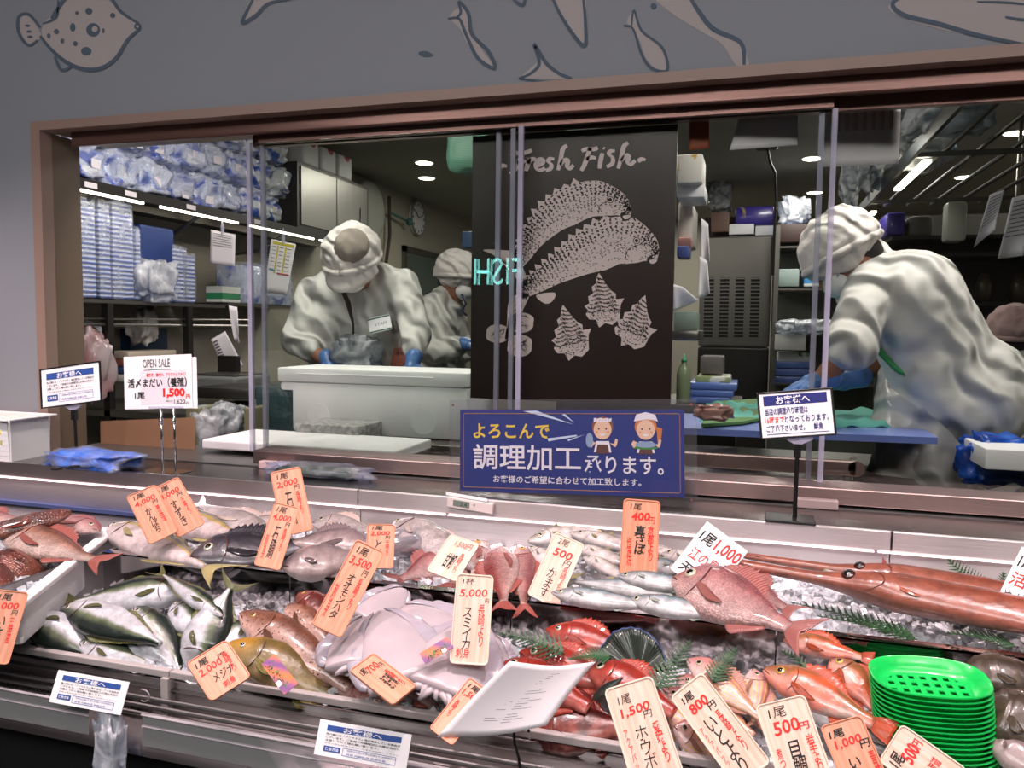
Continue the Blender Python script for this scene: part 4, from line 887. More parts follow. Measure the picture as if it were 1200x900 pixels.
# green basket stack
bgm = mat('green basket plastic', '#16c257', .3, sss=.25, coat=.3)
def basket():
    mb = MB(); w, d, h = .0765, .050, .020; n = 40
    def ring(sc, z, e=2.6):
        o = []
        for k in range(n):
            a_ = 2 * PI * k / n; c, s = math.cos(a_), math.sin(a_); o.append(V(w * sc * math.copysign(abs(c) ** (2 / e), c), d * sc * math.copysign(abs(s) ** (2 / e), s), z))
        return o
    mb.loft([ring(.70, .0), ring(.78, .001), ring(.9, .009), ring(.99, h - .002), ring(1.03, h), ring(1.02, h + .002), ring(.98, h + .001), ring(.88, .010), ring(.76, .0025), ring(.70, .002)], caps=False)
    # floor with square holes
    nx, ny = 15, 9; bw, bd = w * .76, d * .76
    for i in range(nx):
        for j in range(ny):
            x, y = (i - (nx - 1) / 2) / (nx / 2), (j - (ny - 1) / 2) / (ny / 2)
            if abs(x) ** 2.6 + abs(y) ** 2.6 > .97: continue
            if i % 2 == 1 and j % 2 == 1: continue
            mb.box((x * bw, y * bd, .001), (bw * 2 / nx, bd * 2 / ny, .002))
    return mb
ct = onz(1088, 800, .905); cb = onz(1100, 868, .80)
base = V(ct.x + .012, ct.y + .0, .79); top_ = V(ct.x, ct.y, .895)
b0 = None; NB = 16
for k in range(NB):
    t = k / (NB - 1); p = base.lerp(top_, t); p.z = base.z + (top_.z - base.z) * t
    if b0 is None: b0 = basket().build('green_basket', bgm, None, .9, loc=(0, 0, 0)); o = b0
    else: o = b0.copy(); C.objects.link(o)
    o.location = p; o.rotation_euler = (.15, -.02, .10 + .01 * math.sin(k * 2.3))
    tag(o, 'topmost green oval plastic basket with square holes in its floor' if k == NB - 1 else 'lowest green basket of the stack on the ice' if k == 0 else 'green plastic basket in the middle of the nested stack', 'basket', 'stack of green oval baskets')
# ================================================================ price cards
wood = mat('wood print card', '#e0a084', .45, stretch=(18, 1.2, 1), var=(9, '#cc8868', .8)); woodp = mat('pale wood print card', '#f0cfbf', .45, stretch=(18, 1.2, 1), var=(9, '#dcb09a', .8))
rimm = mat('card rim', '#dc9070', .45); rimp = mat('pale card rim', '#ecd6c4', .45)
def card(c4, z, txt, label, tilt=1.0, pale=False, plain=False, back=.0, anchor=None):
    """c4 = photo corners (tl, tr, br, bl); z = height of the support under its lower edge"""
    bc = ((c4[2][0] + c4[3][0]) / 2, (c4[2][1] + c4[3][1]) / 2); P0 = onz(*bc, z)
    tc = (CAM - P0).normalized(); n = (V(tc.x, tc.y, 0).normalized() * 1 + V(0, 0, tilt)).normalized()
    M, w, h = frame_px(*c4, P0, n)
    T = .0022; r = min(w, h) * .12
    if plain: o = MB().prism(rrect(w, h, .001, 2), -T / 2, 0).build('price_card', pvc, None, W=False)
    else: o = MB().prism(rrect(w, h, r), -T, 0).build('price_card', woodp if pale else wood, None, W=False)
    o.matrix_world = M; tag(o, label, 'price card')
    if not plain:
        a_, b_ = rrect(w, h, r), rrect(w * .93 - .001, h * .96 - .001, r * .8); n_ = len(a_)
        for p, q, zz in ((a_, b_, .0016),):
            pts = [(x, y, -.0001) for x, y in p] + [(x, y, zz) for x, y in [((a1[0] * .85 + b1[0] * .15), (a1[1] * .85 + b1[1] * .15)) for a1, b1 in zip(p, q)]] + [(x, y, zz) for x, y in [((a1[0] * .35 + b1[0] * .65), (a1[1] * .35 + b1[1] * .65)) for a1, b1 in zip(p, q)]] + [(x, y, .0001) for x, y in q]
            MB().faces(pts, [(l * n_ + i, l * n_ + (i + 1) % n_, (l + 1) * n_ + (i + 1) % n_, (l + 1) * n_ + i) for l in range(3) for i in range(n_)]).build('raised_rim', rimp if pale else rimm, o, W=False)
    for key, m, nm in (('k', ink, 'black_writing'), ('r', redi, 'red_writing')):
        its = [t for t in txt if t[0] == key]
        if not its: continue
        mb = MB()
        for t in its: fit_text(mb, t[1], t[2], Matrix.Identity(4), w, h, bold=t[3] if len(t) > 3 else .012, shear=.12, vertical=len(t) > 4, rot=.05 if nm[0] == 'r' else .02)
        mb.build(nm, m, o, W=False)
    return o
v = 'v'
def std(unit, price, name, org, prep=None, bold=.008):
    t = [('k', unit, (.18, .05, .55, .145), bold), ('r', price, (.12, .17, .82, .28), bold + .01), ('k', '円', (.66, .27, .84, .34), bold), ('k', name, (.32, .36, .56, .86), bold, v), ('r', org, (.68, .37, .82, .72), .008, v)]
    if prep: t.append(('r', prep, (.12, .5, .24, .88), .004, v))
    return t
card(((176, 574), (209, 558), (241, 614), (208, 630)), .955, std('1尾', '3,000', 'すずき', '千葉より'), 'wood card reading 3,000, half behind the 4,000 one at the left', .5)
card(((148, 584), (181, 565), (209, 621), (176, 640)), .95, std('1尾', '4,000', 'かんぱち', '養殖'), 'wood card reading 4,000 standing on the amberjack', .5)
card(((316, 552), (352, 548), (368, 622), (331, 628)), .955, std('1尾', '2,000', '石鯛', '長崎より'), 'wood card reading 2,000 behind the longer knifejaw card', .5)
card(((321, 594), (352, 589), (330, 667), (295, 664)), .925, std('1尾', '4,000', '石鯛', '長崎より', '刺身'), 'wood card reading 4,000 leaning on the black knifejaw', .6)
card(((430, 619), (464, 609), (461, 661), (427, 671)), .94, std('1尾', '2,000', 'とら', '千葉より'), 'small wood card reading 2,000 by the coiled cutlassfish', .5)
card(((417, 632), (452, 646), (399, 749), (365, 731)), .90, std('1尾', '3,500', 'オオモンハタ', '長崎より', '刺身'), 'long wood card reading 3,500 tilted right over the groupers', .6)
card(((522, 634), (568, 630), (539, 675), (495, 676)), .95, [('k', '甘鯛', (.3, .42, .62, .8), .02), ('r', '1,500円', (.3, .08, .85, .25), .005), ('r', '長崎より', (.66, .35, .8, .85), .005, v)], 'wood card lying tilted on the red snappers', 1.6, True)
card(((535, 674), (579, 672), (572, 778), (526, 780)), .875, [('k', '1杯', (.18, .05, .5, .12), .0), ('r', '5,000', (.12, .17, .86, .27), .004), ('k', '円', (.8, .27, .92, .32), 0), ('k', 'スミイカ', (.26, .38, .5, .84), 0, v), ('r', '長崎より', (.66, .34, .84, .8), .0, v), ('r', '刺身', (.14, .82, .5, .93), 0)], 'tall pale card reading 5,000 standing before the cuttlefish', .5, True)
card(((649, 625), (687, 636), (654, 710), (616, 700)), .90, [('k', '2尾', (.2, .05, .55, .15), .0), ('r', '500', (.2, .2, .8, .32), .02), ('k', '円', (.62, .32, .85, .42), 0), ('k', 'かます', (.3, .5, .58, .95), 0, v), ('r', '長崎より', (.7, .42, .86, .8), .0, v)], 'pale wood card reading 500 leaning among the barracudas', .6, True)
card(((731, 586), (774, 585), (770, 678), (725, 672)), .925, [('k', '1尾', (.2, .05, .5, .14), 0), ('r', '400', (.24, .17, .74, .28), .03), ('r', '円', (.7, .22, .88, .31), .01), ('k', '真さば', (.34, .34, .66, .72), .02, v), ('r', '京都より', (.7, .34, .88, .8), .012, v), ('r', '塩焼', (.16, .5, .3, .88), .0, v)], 'wood card reading 400 standing upright on the mackerels', .25)
card(((829, 611), (876, 646), (834, 702), (784, 667)), .935, [('k', '1尾', (.06, .12, .38, .34), .02), ('r', '1,000', (.42, .1, .98, .36), .02), ('k', '円', (.8, .4, .98, .56), .02), ('r', '江の島', (.1, .44, .74, .66), .01), ('k', '天然', (.1, .72, .6, .92), .02)], 'white card reading 1,000 stuck in behind the large bream', .5, plain=True)
card(((1197, 641), (1246, 660), (1212, 731), (1164, 710)), .945, [('k', '1尾', (.08, .1, .45, .32), .02), ('r', '活', (.06, .38, .5, .6), .01), ('k', 'やがら', (.05, .66, .8, .88), .0)], 'white card at the far right end above the cornetfish', .5, plain=True)
card(((-8, 697), (36, 687), (12, 773), (-34, 783)), .84, std('1尾', '1,000', 'いさき', '三陸産'), 'wood card at the far left corner beside the foam tray', .5)
card(((216, 774), (267, 752), (298, 796), (244, 820)), .835, [('k', '1尾', (.12, .1, .42, .26), .015), ('r', '2,000', (.1, .28, .66, .46), .015), ('k', '円', (.62, .2, .8, .3), .01), ('k', 'メジナ', (.3, .5, .8, .7), .01), ('r', '長崎より', (.7, .22, .86, .7), .01, v), ('r', '刺身', (.4, .76, .7, .9), .01)], 'wood card reading 2,000 leaning on the front rail before the yellowtails', 1.1)
card(((401, 779), (446, 772), (499, 811), (450, 820)), .875, [('k', '1尾', (.15, .12, .36, .26), .015), ('r', '700', (.36, .14, .78, .3), .015), ('k', '円', (.78, .22, .9, .34), .01), ('k', '連子鯛', (.4, .44, .72, .78), .01), ('r', '長崎より', (.72, .4, .86, .85), .01, v)], 'wood card lying almost flat over the small red fish', 2.4)
card(((546, 800), (582, 806), (536, 868), (496, 860)), .82, [('k', '1尾', (.15, .06, .6, .16), .02), ('r', '1,500', (.12, .18, .75, .3), .02), ('r', '長崎より', (.15, .4, .3, .7), .01, v)], 'wood card half hidden under the white paper list', 1.2)
card(((706, 805), (765, 794), (806, 918), (744, 930)), .80, [('k', '1尾', (.2, .1, .46, .19), 0), ('r', '1,500', (.18, .22, .78, .32), .02), ('k', '円', (.6, .3, .78, .37), .0), ('k', 'ホウボウ', (.34, .42, .6, .95), -.005, v), ('r', '愛媛より', (.7, .42, .86, .8), .01, v), ('r', 'アクアパッツァ', (.14, .42, .24, .95), .0, v)], 'pale rimmed card reading 1,500 at the rail right of the maroon fish', .55, True)
card(((782, 814), (825, 790), (906, 896), (862, 922)), .80, [('k', '1尾', (.18, .07, .5, .15), .02), ('r', '800', (.2, .17, .72, .27), .03), ('k', '円', (.6, .26, .82, .33), .02), ('k', 'いとより', (.3, .36, .56, .95), .01, v), ('r', '長崎より', (.66, .36, .8, .8), .01, v), ('r', 'アクアパッツァ', (.12, .4, .22, .9), .0, v)], 'wood card reading 800 standing over the threadfin breams', .55, True)
card(((883, 825), (944, 815), (975, 905), (913, 915)), .81, [('k', '1尾', (.2, .08, .55, .22), .0), ('r', '500', (.2, .26, .72, .44), .02), ('r', '円', (.68, .34, .9, .44), .02), ('k', '目鯛', (.34, .54, .62, .98), .01, v), ('r', '岩手より', (.74, .5, .9, .98), .01, v), ('r', '煮つけ', (.12, .6, .24, .98), .0, v)], 'wood card reading 500 left of the 1,000 card at the rail', .55, True)
card(((959, 846), (1010, 842), (1048, 925), (992, 932)), .80, [('k', '1尾', (.12, .1, .48, .22), .02), ('r', '1,000', (.16, .24, .8, .38), .02), ('k', '円', (.7, .32, .95, .44), .02), ('k', 'いなだ', (.3, .52, .6, .98), .01, v), ('r', '青森', (.8, .48, .95, .9), .01, v)], 'wood card reading 1,000 between the two larger front cards', .55)
card(((1026, 889), (1060, 850), (1140, 905), (1100, 945)), .82, [('k', '1尾', (.12, .1, .4, .3), .02), ('r', '500', (.36, .2, .75, .4), .03), ('r', '円', (.74, .24, .9, .38), .02), ('k', 'かれい', (.2, .6, .6, .8), .01), ('r', '北海道', (.4, .55, .8, .7), .01)], 'wood card tilted in front of the green baskets', .55, True)
# ================================================================ cutlassfish coil
cl = mat('cutlassfish skin', '#b9b3bb', .12, .55, coat=.6, bump=(40, .2, .002)); mb = MB(); pts = []
cc = onz(452, 652, .905)
for i in range(70): t = i / 69; a_ = -2.2 + t * 7.6; r = .052 + .018 * t; pts.append(cc + V(r * 1.15 * math.cos(a_) + .004, r * .95 * math.sin(a_), .006 + .034 * (1 - t)))
mb.tube(pts, [.002 + .009 * min(1, i / 8) * (1 - .5 * (i / 69) ** 3) for i in range(70)], 10, flat=2.2); o = mb.build('cutlassfish', cl, None, True); tag(o, 'coiled silver cutlassfish forming a ring behind the small wood card', 'fish')
# ================================================================ things on the worktop
def board_text(o, lines, w, h, M=Matrix.Identity(4), z=.0006):
    grp = {}
    for t in lines: grp.setdefault(t[2], []).append(t)
    for m, its in grp.items():
        mb = MB()
        for t in its: fit_text(mb, t[0], t[1], M, w, h, bold=t[3] if len(t) > 3 else .01, z=z, vertical=len(t) > 4)
        mb.build(m.name.replace(' ', '_') + '_lettering', m, o, W=False)
NOTE = [('お客様へ', (.26, .09, .72, .26), pvc, .012), ('魚介類には「アニサキス」等が寄生している場合が', (.06, .32, .94, .385), ink), ('ございます。ご家庭での調理加工の際は充分に', (.06, .415, .94, .48), ink), ('注意して頂く様お願い致します。', (.06, .51, .7, .575), ink), ('生食の際は目視で確認し冷凍又は加熱して下さい', (.06, .62, .94, .655), ink, .0), ('保存方法', (.08, .76, .24, .86), pvc, .02), ('加熱(60度)冷凍(-20度)で24時間以上', (.34, .74, .92, .80), bluei, .0), ('目視 内臓処理 新鮮な魚', (.34, .85, .8, .91), bluei, .0)]
def notice_face(o, M, w, h):
    mb = MB(); mb.box((0, h * .33, .0009), (w * .88, h * .18, .0006), M); mb.box((-w * .34, -h * .31, .0009), (w * .2, h * .17, .0006), M); mb.build('blue_bands', bluei, o, W=False)
    board_text(o, NOTE, w, h, M, .0014)
    mb = MB(); 
    for a_ in ((.10, -.21, .62, .004), (.10, -.44, .62, .004)): mb.box((w * a_[0], h * a_[1], .0008), (w * a_[2], .0005, .0004), M)
    for sx in (-.21, .41): mb.box((w * sx, -h * .325, .0008), (.0005, h * .23, .0004), M)
    mb.build('table_frame', bluei, o, W=False)
def stand_sign(c4, y, pole_px, base_px, label, face, frame=True, tilt=.12):
    n = V(.0, -1, tilt).normalized(); P0 = ony(*c4[3], y); M, w, h = frame_px(*c4, P0, n)
    r = thing('sign_stand', label, 'sign', M=M)
    MB().prism(rrect(w * .97, h * .96, .001, 2), -.0012, 0).build('sign_face', pvc, r, W=False)
    if frame:
        mb = MB()
        for cx, cy, a_, b_ in ((0, h / 2, w, .0035), (0, -h / 2, w, .0035), (-w / 2, 0, .0045, h + .003), (w / 2, 0, .0045, h + .003)): mb.box((cx, cy, 0), (a_, b_, .005), bev=.001)
        mb.box((0, 0, -.003), (w * .98, h * .97, .002)); mb.build('black_frame', black, r, W=False)
    face(r, w, h)
    top_ = M @ V(0, -h / 2, -.004); b = onz(*pole_px, 1.0); b = V(top_.x, top_.y + .01, 1.0)
    MB().prism([(-.03, 0), (.03, 0), (.03, -.004), (.008, -.016), (-.008, -.016), (-.03, -.004)], -.006, .002, Matrix.Translation(top_)  @ Matrix.Rotation(PI / 2, 4, 'X')).build('clear_holder', clear, r)
    MB().cyl(top_ + V(0, .006, -.012), b, .0045, n=10).box(((top_.x), top_.y + .006, top_.z - .03), (.014, .012, .03)).build('pole', black, r, .8)
    MB().box((b.x - .01, b.y - .005, 1.003), (.10, .075, .006), bev=.002).build('foot_plate', black, r)
    return r
def face_a(r, w, h):
    mb = MB(); mb.box((0, h * .32, .0006), (w * .86, h * .22, .0006)); mb.build('navy_band', navy, r, W=False)
    board_text(r, [('お客様へ', (.24, .085, .70, .27), pvc, .015), ('当店の調理承り時間は', (.08, .34, .66, .5), navy, .012), ('となっております。', (.34, .53, .93, .68), navy, .012), ('ご了承下さいませ。', (.08, .72, .60, .87), navy, .012), ('鮮魚', (.72, .72, .85, .87), navy, .012), ('16時まで', (.07, .53, .335, .68), redi, .012)], w, h, z=.0012)
    MB().box((0, -h * .42, .0006), (w * .84, .0012, .0005)).build('underline', navy, r, W=False)
stand_sign(((888, 459), (974, 457), (980, 510), (892, 513)), 1.74, (933, 610), (905, 600), 'black framed white notice with red 16 on a black stand at right', face_a)
def face_b(r, w, h):
    notice_face(r, Matrix.Identity(4), w * .9, h * .88)
stand_sign(((47, 429), (117, 428), (119, 473), (49, 475)), 1.80, (88, 530), (88, 528), 'black framed notice with blue heading band beside the left post', face_b)
def sale():
    M, w, h = frame_px((145, 417), (224, 416), (226, 479), (146, 479), ony(185, 479, 1.74), V(0, -1, .06).normalized())
    r = thing('sale_sign', 'white OPEN SALE sign board on two thin steel poles', 'sign', M=M)
    MB().prism(rrect(w, h, .001, 2), -.0012, 0).build('sign_board', pvc, r, W=False)
    MB().prism(rrect(w * .66, h * .62, .001, 2, cx=w * .08, cy=-h * .1), .0002, .0008).build('paper_slip', mat('slip paper', '#e3d9e2', .6), r, W=False)
    MB().box((w * .07, -h * .03, -.0035), (w * .98, h * .95, .001)).build('rear_board', pvc, r, W=False)
    board_text(r, [('OPEN SALE', (.29, .07, .69, .22), ink, -.005), ('塩焼き、煮付け、アクアパッツァに！', (.34, .33, .92, .40), redi, .02), ('活〆まだい（養殖）', (.06, .42, .93, .60), ink, .02), ('1尾', (.16, .68, .31, .81), ink, .01), ('1,500', (.58, .62, .9, .81), redi, .05), ('円', (.915, .74, .97, .82), redi, .02), ('1,620', (.74, .83, .9, .93), ink, .0), ('円', (.915, .88, .95, .93), ink, .0), ('(税込)', (.62, .84, .72, .88), ink, .0)], w, h, z=.0014)
    mb = MB(); mb.tube([V(w * (-.2 + .04 * i), h * .23 + .001 * math.sin(i / 10 * PI), .001) for i in range(11)], .0006, 5); mb.build('underline', ink, r, True, W=False)
    top_ = [M @ V(dx_ * w, -h / 2 + .004, -.002) for dx_ in (.03, .22)]
    MB().box((w * .12, -h / 2 + .004, -.001), (w * .5, .006, .01), bev=.001).build('clear_holder', clear, r, W=False)
    for t in top_: MB().cyl(t, V(t.x, t.y + .004, 1.004), .0032, n=10).cyl(t + V(0, 0, -.03), t + V(0, 0, -.045), .0055, n=10).build('pole', mat('chrome', '#c9c9cc', .12, 1), r, True)
    c = (top_[0] + top_[1]) / 2; MB().box((c.x - .01, c.y, 1.0015), (.12, .07, .003), bev=.001).build('foot_plate', MATS['chrome'], r)
sale()
# blue banner behind an acrylic sheet
def banner():
    M, w, h = frame_px((538, 476), (803, 484), (801, 588), (540, 571), ony(670, 570, 1.765), V(0, -1, .10).normalized())
    r = thing('service_banner', 'wide blue banner with white and yellow lettering and two cooks under clear acrylic', 'banner', M=M)
    MB().box((0, 0, -.001), (w, h, .002)).build('banner_board', mat('banner blue', '#12297a', .4), r, W=False)
    gold = mat('gold line', '#c98f5c', .4); mb = MB(); q = rrect(w * .965, h * .90, .004, 3); 
    for i in range(len(q)): a_, b_ = V(*q[i], .0008), V(*q[(i + 1) % len(q)], .0008); mb.tube([a_, b_], .0007, 4)
    mb.build('gold_border', gold, r, W=False)
    yel = mat('yellow print', '#f0d048', .5)
    board_text(r, [('よろこんで', (.065, .17, .42, .35), yel, .02), ('調理加工', (.065, .42, .56, .73), pvc, .012), ('承ります。', (.575, .54, .915, .75), pvc, .012), ('お客様のご希望に合わせて加工致します。', (.16, .795, .82, .885), pvc, .01)], w, h, z=.0012)
    def tri(pts, m, nm='print_shape', z=.0010):
        mb = MB(); pp = [V((x - .5) * w, (.5 - y) * h, z) for x, y in pts]; n_ = len(pp); mb.faces(pp + [p - V(0, 0, .0003) for p in pp], [tuple(range(n_))] + [(i, (i + 1) % n_, n_ + (i + 1) % n_, n_ + i) for i in range(n_)]); mb.build(nm, m, r, W=False)
    ray_ = mat('pale blue print', '#cfe0f2', .5)
    for t in ([(.30, .02), (.36, .015), (.525, .175)], [(.475, .06), (.49, .055), (.53, .155)], [(.41, .345), (.415, .38), (.545, .315), (.54, .30)], [(.50, .36), (.505, .375), (.575, .295)]): tri(t, ray_)
    skin = mat('print skin', '#f0c8a8', .6); brn = mat('print brown', '#5c2f26', .6); hair = mat('print hair', '#8a4a34', .6); oran = mat('print orange', '#cf7a3a', .6); fishb = mat('print fish blue', '#8fa9c4', .6); cheek = mat('print cheek', '#e89a80', .6)
    def ell(cx, cy, rx, ry, m, nm='print_shape', z=.0010, a0=0, a1=2 * PI): tri([(cx + rx * math.cos(a0 + (a1 - a0) * k / 20), cy + ry * math.sin(a0 + (a1 - a0) * k / 20)) for k in range(20 if a1 - a0 > 6 else 21)], m, nm, z)
    for cx, hairm in ((.655, hair), (.84, oran)):
        tri([(cx - .028, .37), (cx + .028, .37), (cx + .038, .50), (cx - .038, .50)], pvc, 'cook_shirt', .0009)
        tri([(cx - .022, .41), (cx + .022, .41), (cx + .03, .515), (cx - .03, .515)], brn, 'cook_apron', .0011)
        ell(cx, .20, .047, .115, hairm, 'cook_hair', .0012); ell(cx, .235, .039, .115, skin, 'cook_face', .0014)
        for s in (-1, 1): ell(cx + s * .016, .225, .004, .012, brn, 'cook_eye', .0017); ell(cx + s * .024, .265, .006, .012, cheek, 'cook_cheek', .0017)
        ell(cx, .285, .012, .022, pvc, 'cook_mouth', .0017, 0, PI)
        tri([(cx + .03, .39), (cx + .055, .44), (cx + .062, .41), (cx + .066, .35), (cx + .056, .34), (cx + .05, .40)], skin, 'cook_arm', .0013); tri([(cx - .03, .39), (cx - .05, .45), (cx - .062, .40), (cx - .052, .36)], skin, 'cook_arm', .0013)
    for k in range(6): tri([(.617 + k * .013, .10 + .01 * (k % 2)), (.63 + k * .013, .10), (.628 + k * .013, .14), (.617 + k * .013, .15)], pvc, 'cook_headband', .0016)
    tri([(.79, .14), (.80, .06), (.84, .03), (.88, .06), (.892, .14), (.87, .12), (.84, .115), (.81, .13)], pvc, 'cook_headscarf', .0016); tri([(.885, .2), (.91, .22), (.905, .33), (.89, .38), (.888, .3)], oran, 'cook_ponytail', .0011)
    ell(.598, .36, .016, .085, fishb, 'print_fish', .0016); ell(.84, .405, .045, .035, fishb, 'print_fish', .0019); ell(.84, .44, .05, .02, mat('print green', '#3f8a3c', .5), 'print_leaves', .0017)
    for s in (-1, 1): MB().box((0, 0, 0), (w * 1.10, h * 1.22, .0015), Matrix.Translation((.001, .002, .004 * s))).build('acrylic_sheet', acryl, r, W=False)
    sc_ = mat('screw', '#8a5548', .4, .5)
    for sx in (-1, 1):
        for sy in (-1, 1): MB().cyl((sx * w * .53, h * (.555 if sy > 0 else -.52), .004), (sx * w * .53, h * (.555 if sy > 0 else -.52), .0065), .003, n=10).build('screw', sc_, r, W=False)
banner()
# thermometer
M, w, h = frame_px((525, 584), (579, 588), (578, 599), (524, 596), ony(550, 599, CY - .008), V(0, -1, .0).normalized())
r = thing('thermometer', 'small white digital thermometer clipped on the counter edge', 'thermometer', M=M)
MB().box((0, 0, 0), (w, h * 1.05, .012), bev=.002).build('housing', mat('thermo shell', '#d8c9c6', .4), r, W=False)
MB().box((-w * .18, 0, .0062), (w * .36, h * .6, .0008)).build('display', mat('lcd grey', '#6f7a72', .3), r, W=False)
mb = MB(); fit_text(mb, '2.4', (.3, .32, .44, .7), Matrix.Identity(4), w, h, z=.0068); fit_text(mb, '°', (.58, .3, .62, .5), Matrix.Identity(4), w, h, z=.0068); mb.build('digits', ink, r, W=False)
MB().box((-w * .1, h * .75, 0), (w * .9, h * .3, .002)).build('taped_strip', pvc, r, W=False)
# white storage basket at the left end
def wbasket():
    c = onz(20, 545, 1.0); x1 = onz(46, 534, 1.0).x; r = thing('storage_basket', 'white plastic storage basket with perforated side at the left end', 'basket', (-2.13, 1.79, 1.0))
    mb = MB(); w, d, h = .25, .13, .12; t = .003
    def wall_holes(ax_, pos, ln_, lean):
        nx, nz = int(ln_ / .011), 8; hz = h / nz
        for i in range(nx):
            for j in range(nz):
                if 1 < j < 7 and i % 2 == 1 and 1 < i < nx - 2 and j % 2 == 1: continue
                u = -ln_ / 2 + (i + .5) * ln_ / nx; z = (j + .5) * hz; off = pos + math.copysign(lean * z, pos)
                mb.box((u, off, z) if ax_ == 'x' else (off, u, z), (ln_ / nx + .0002, t, hz + .0002) if ax_ == 'x' else (t, ln_ / nx + .0002, hz + .0002))
    wall_holes('x', -d / 2, w, .06); wall_holes('x', d / 2, w, .06)
    mb.b2(w / 2 - t, w / 2 + .004, -d / 2, d / 2, 0, h).b2(-w / 2 - .004, -w / 2, -d / 2, d / 2, 0, h).b2(-w / 2, w / 2, -d / 2, d / 2, 0, t)
    mb.build('basket_body', white, r, W=False)
    mb = MB(); W2, D2 = w / 2 + .012, d / 2 + .014
    for a_ in ((0, -D2, 2 * W2, .012), (0, D2, 2 * W2, .012), (-W2, 0, .012, 2 * D2), (W2, 0, .012, 2 * D2)): mb.box((a_[0], a_[1], h), (a_[2] + .003, a_[3] + .003, .005), bev=.0015)
    mb.build('rim', white, r, W=False)
    o = MB().box((-.03, 0, .04), (.14, .09, .07), bev=.004).build('folded_packet', mat('yellow packet', '#c9c46a', .5), None); o.location = (-2.13, 1.79, 1.0); tag(o, 'yellow packet inside the white perforated basket', 'packet')
wbasket()
# crumpled pack of blue gloves in clear film; cucumbers in film
def crumple(name, label, cat, p0, size, m, seed=0, n=16, amp=.25, group=None, rz=0, rough=.012):
    rnd = random.Random(seed); t = bmesh.new(); bmesh.ops.create_icosphere(t, subdivisions=4, radius=1)
    from mathutils import noise
    for v_ in t.verts:
        d = v_.co.normalized(); p = V(*[math.copysign(abs(q) ** .55, q) for q in d]); f = 1 + amp * (noise.noise(d * 2.3 + V(seed * 7.1, 0, 0))) + amp * .5 * noise.noise(d * 6 + V(0, seed * 3.3, 0)); p *= f; v_.co = V(p.x * size[0] / 2, p.y * size[1] / 2, p.z * size[2] / 2)
    mb = MB(); mb.absorb(t); o = mb.build(name, m, None, True); o.location = (p0.x, p0.y, p0.z + size[2] / 2); o.rotation_euler = (0, 0, rz)
    if label: tag(o, label, cat, group)
    return o
bluep = patt('blue glove pack', '#1a86ea', '#0d4fae', 'noise', 22, thr=.5, rough=.35, distort=1.5, soft=.15, bump=.006)
gp = crumple('glove_pack', 'flat pack of bright blue gloves in crinkled film on the counter', 'glove pack', onz(110, 548, 1.001), (.26, .11, .045), bluep, 3, amp=.3, rz=-.05)
fl = film('clear film', cover=.13)
def shell(o, s=1.06, m=fl, name='film_wrap', amp=.006, seed=1):
    from mathutils import noise
    me = o.data.copy(); c = o.copy(); c.data = me; c.name = name
    for k in list(c.keys()): del c[k]
    for v_ in me.vertices: v_.co = v_.co * s + v_.co.normalized() * amp * noise.noise(v_.co * 60 + V(seed, 0, 0))
    me.materials.clear(); me.materials.append(m); C.objects.link(c); c.parent = o; c.matrix_basis = Matrix.Identity(4); return c
shell(gp, 1.12, amp=.012)
for k, px in enumerate((72, 92)): 
    p = onz(px, 552 - 3 * k, 1.03); MB().box((0, 0, 0), (.018, .02, .004), Matrix.Translation((p.x - gp.location.x, p.y - gp.location.y, .012)), bev=.001).build('black_print', black, gp, W=False)
cu = thing('cucumber_bag', 'dark green cucumbers sealed in clear film on the counter behind the cards', 'cucumber bag', onz(370, 558, 1.0))
cg = mat('cucumber green', '#1d3a20', .35, bump=(60, .6, .003)); c0 = onz(365, 560, 1.0)
cuc = []
for k in range(3): cuc.append(MB().tube([c0 + V(-.11, .004 + .02 * k, .012), c0 + V(-.10, .004 + .02 * k, .012), c0 + V(0, .002 + .02 * k, .014), c0 + V(.10, .006 + .02 * k, .012), c0 + V(.11, .006 + .02 * k, .012)], [.004, .0105, .0115, .0105, .004], 12).build('cucumber', cg, None, True))
C.objects.unlink(cu); bpy.data.objects.remove(cu)
for k, (o, s) in enumerate(zip(cuc, ('cucumber nearest the counter edge in the clear bag', 'middle cucumber in the clear bag on the counter', 'rear cucumber in the clear bag on the counter'))): tag(o, s, 'cucumber', 'cucumbers in the clear bag')
crumple('film_bag', 'clear crinkled bag round the cucumbers with loose twisted end', 'plastic bag', c0 + V(.01, .02, .0), (.31, .075, .034), fl, 8, amp=.25)
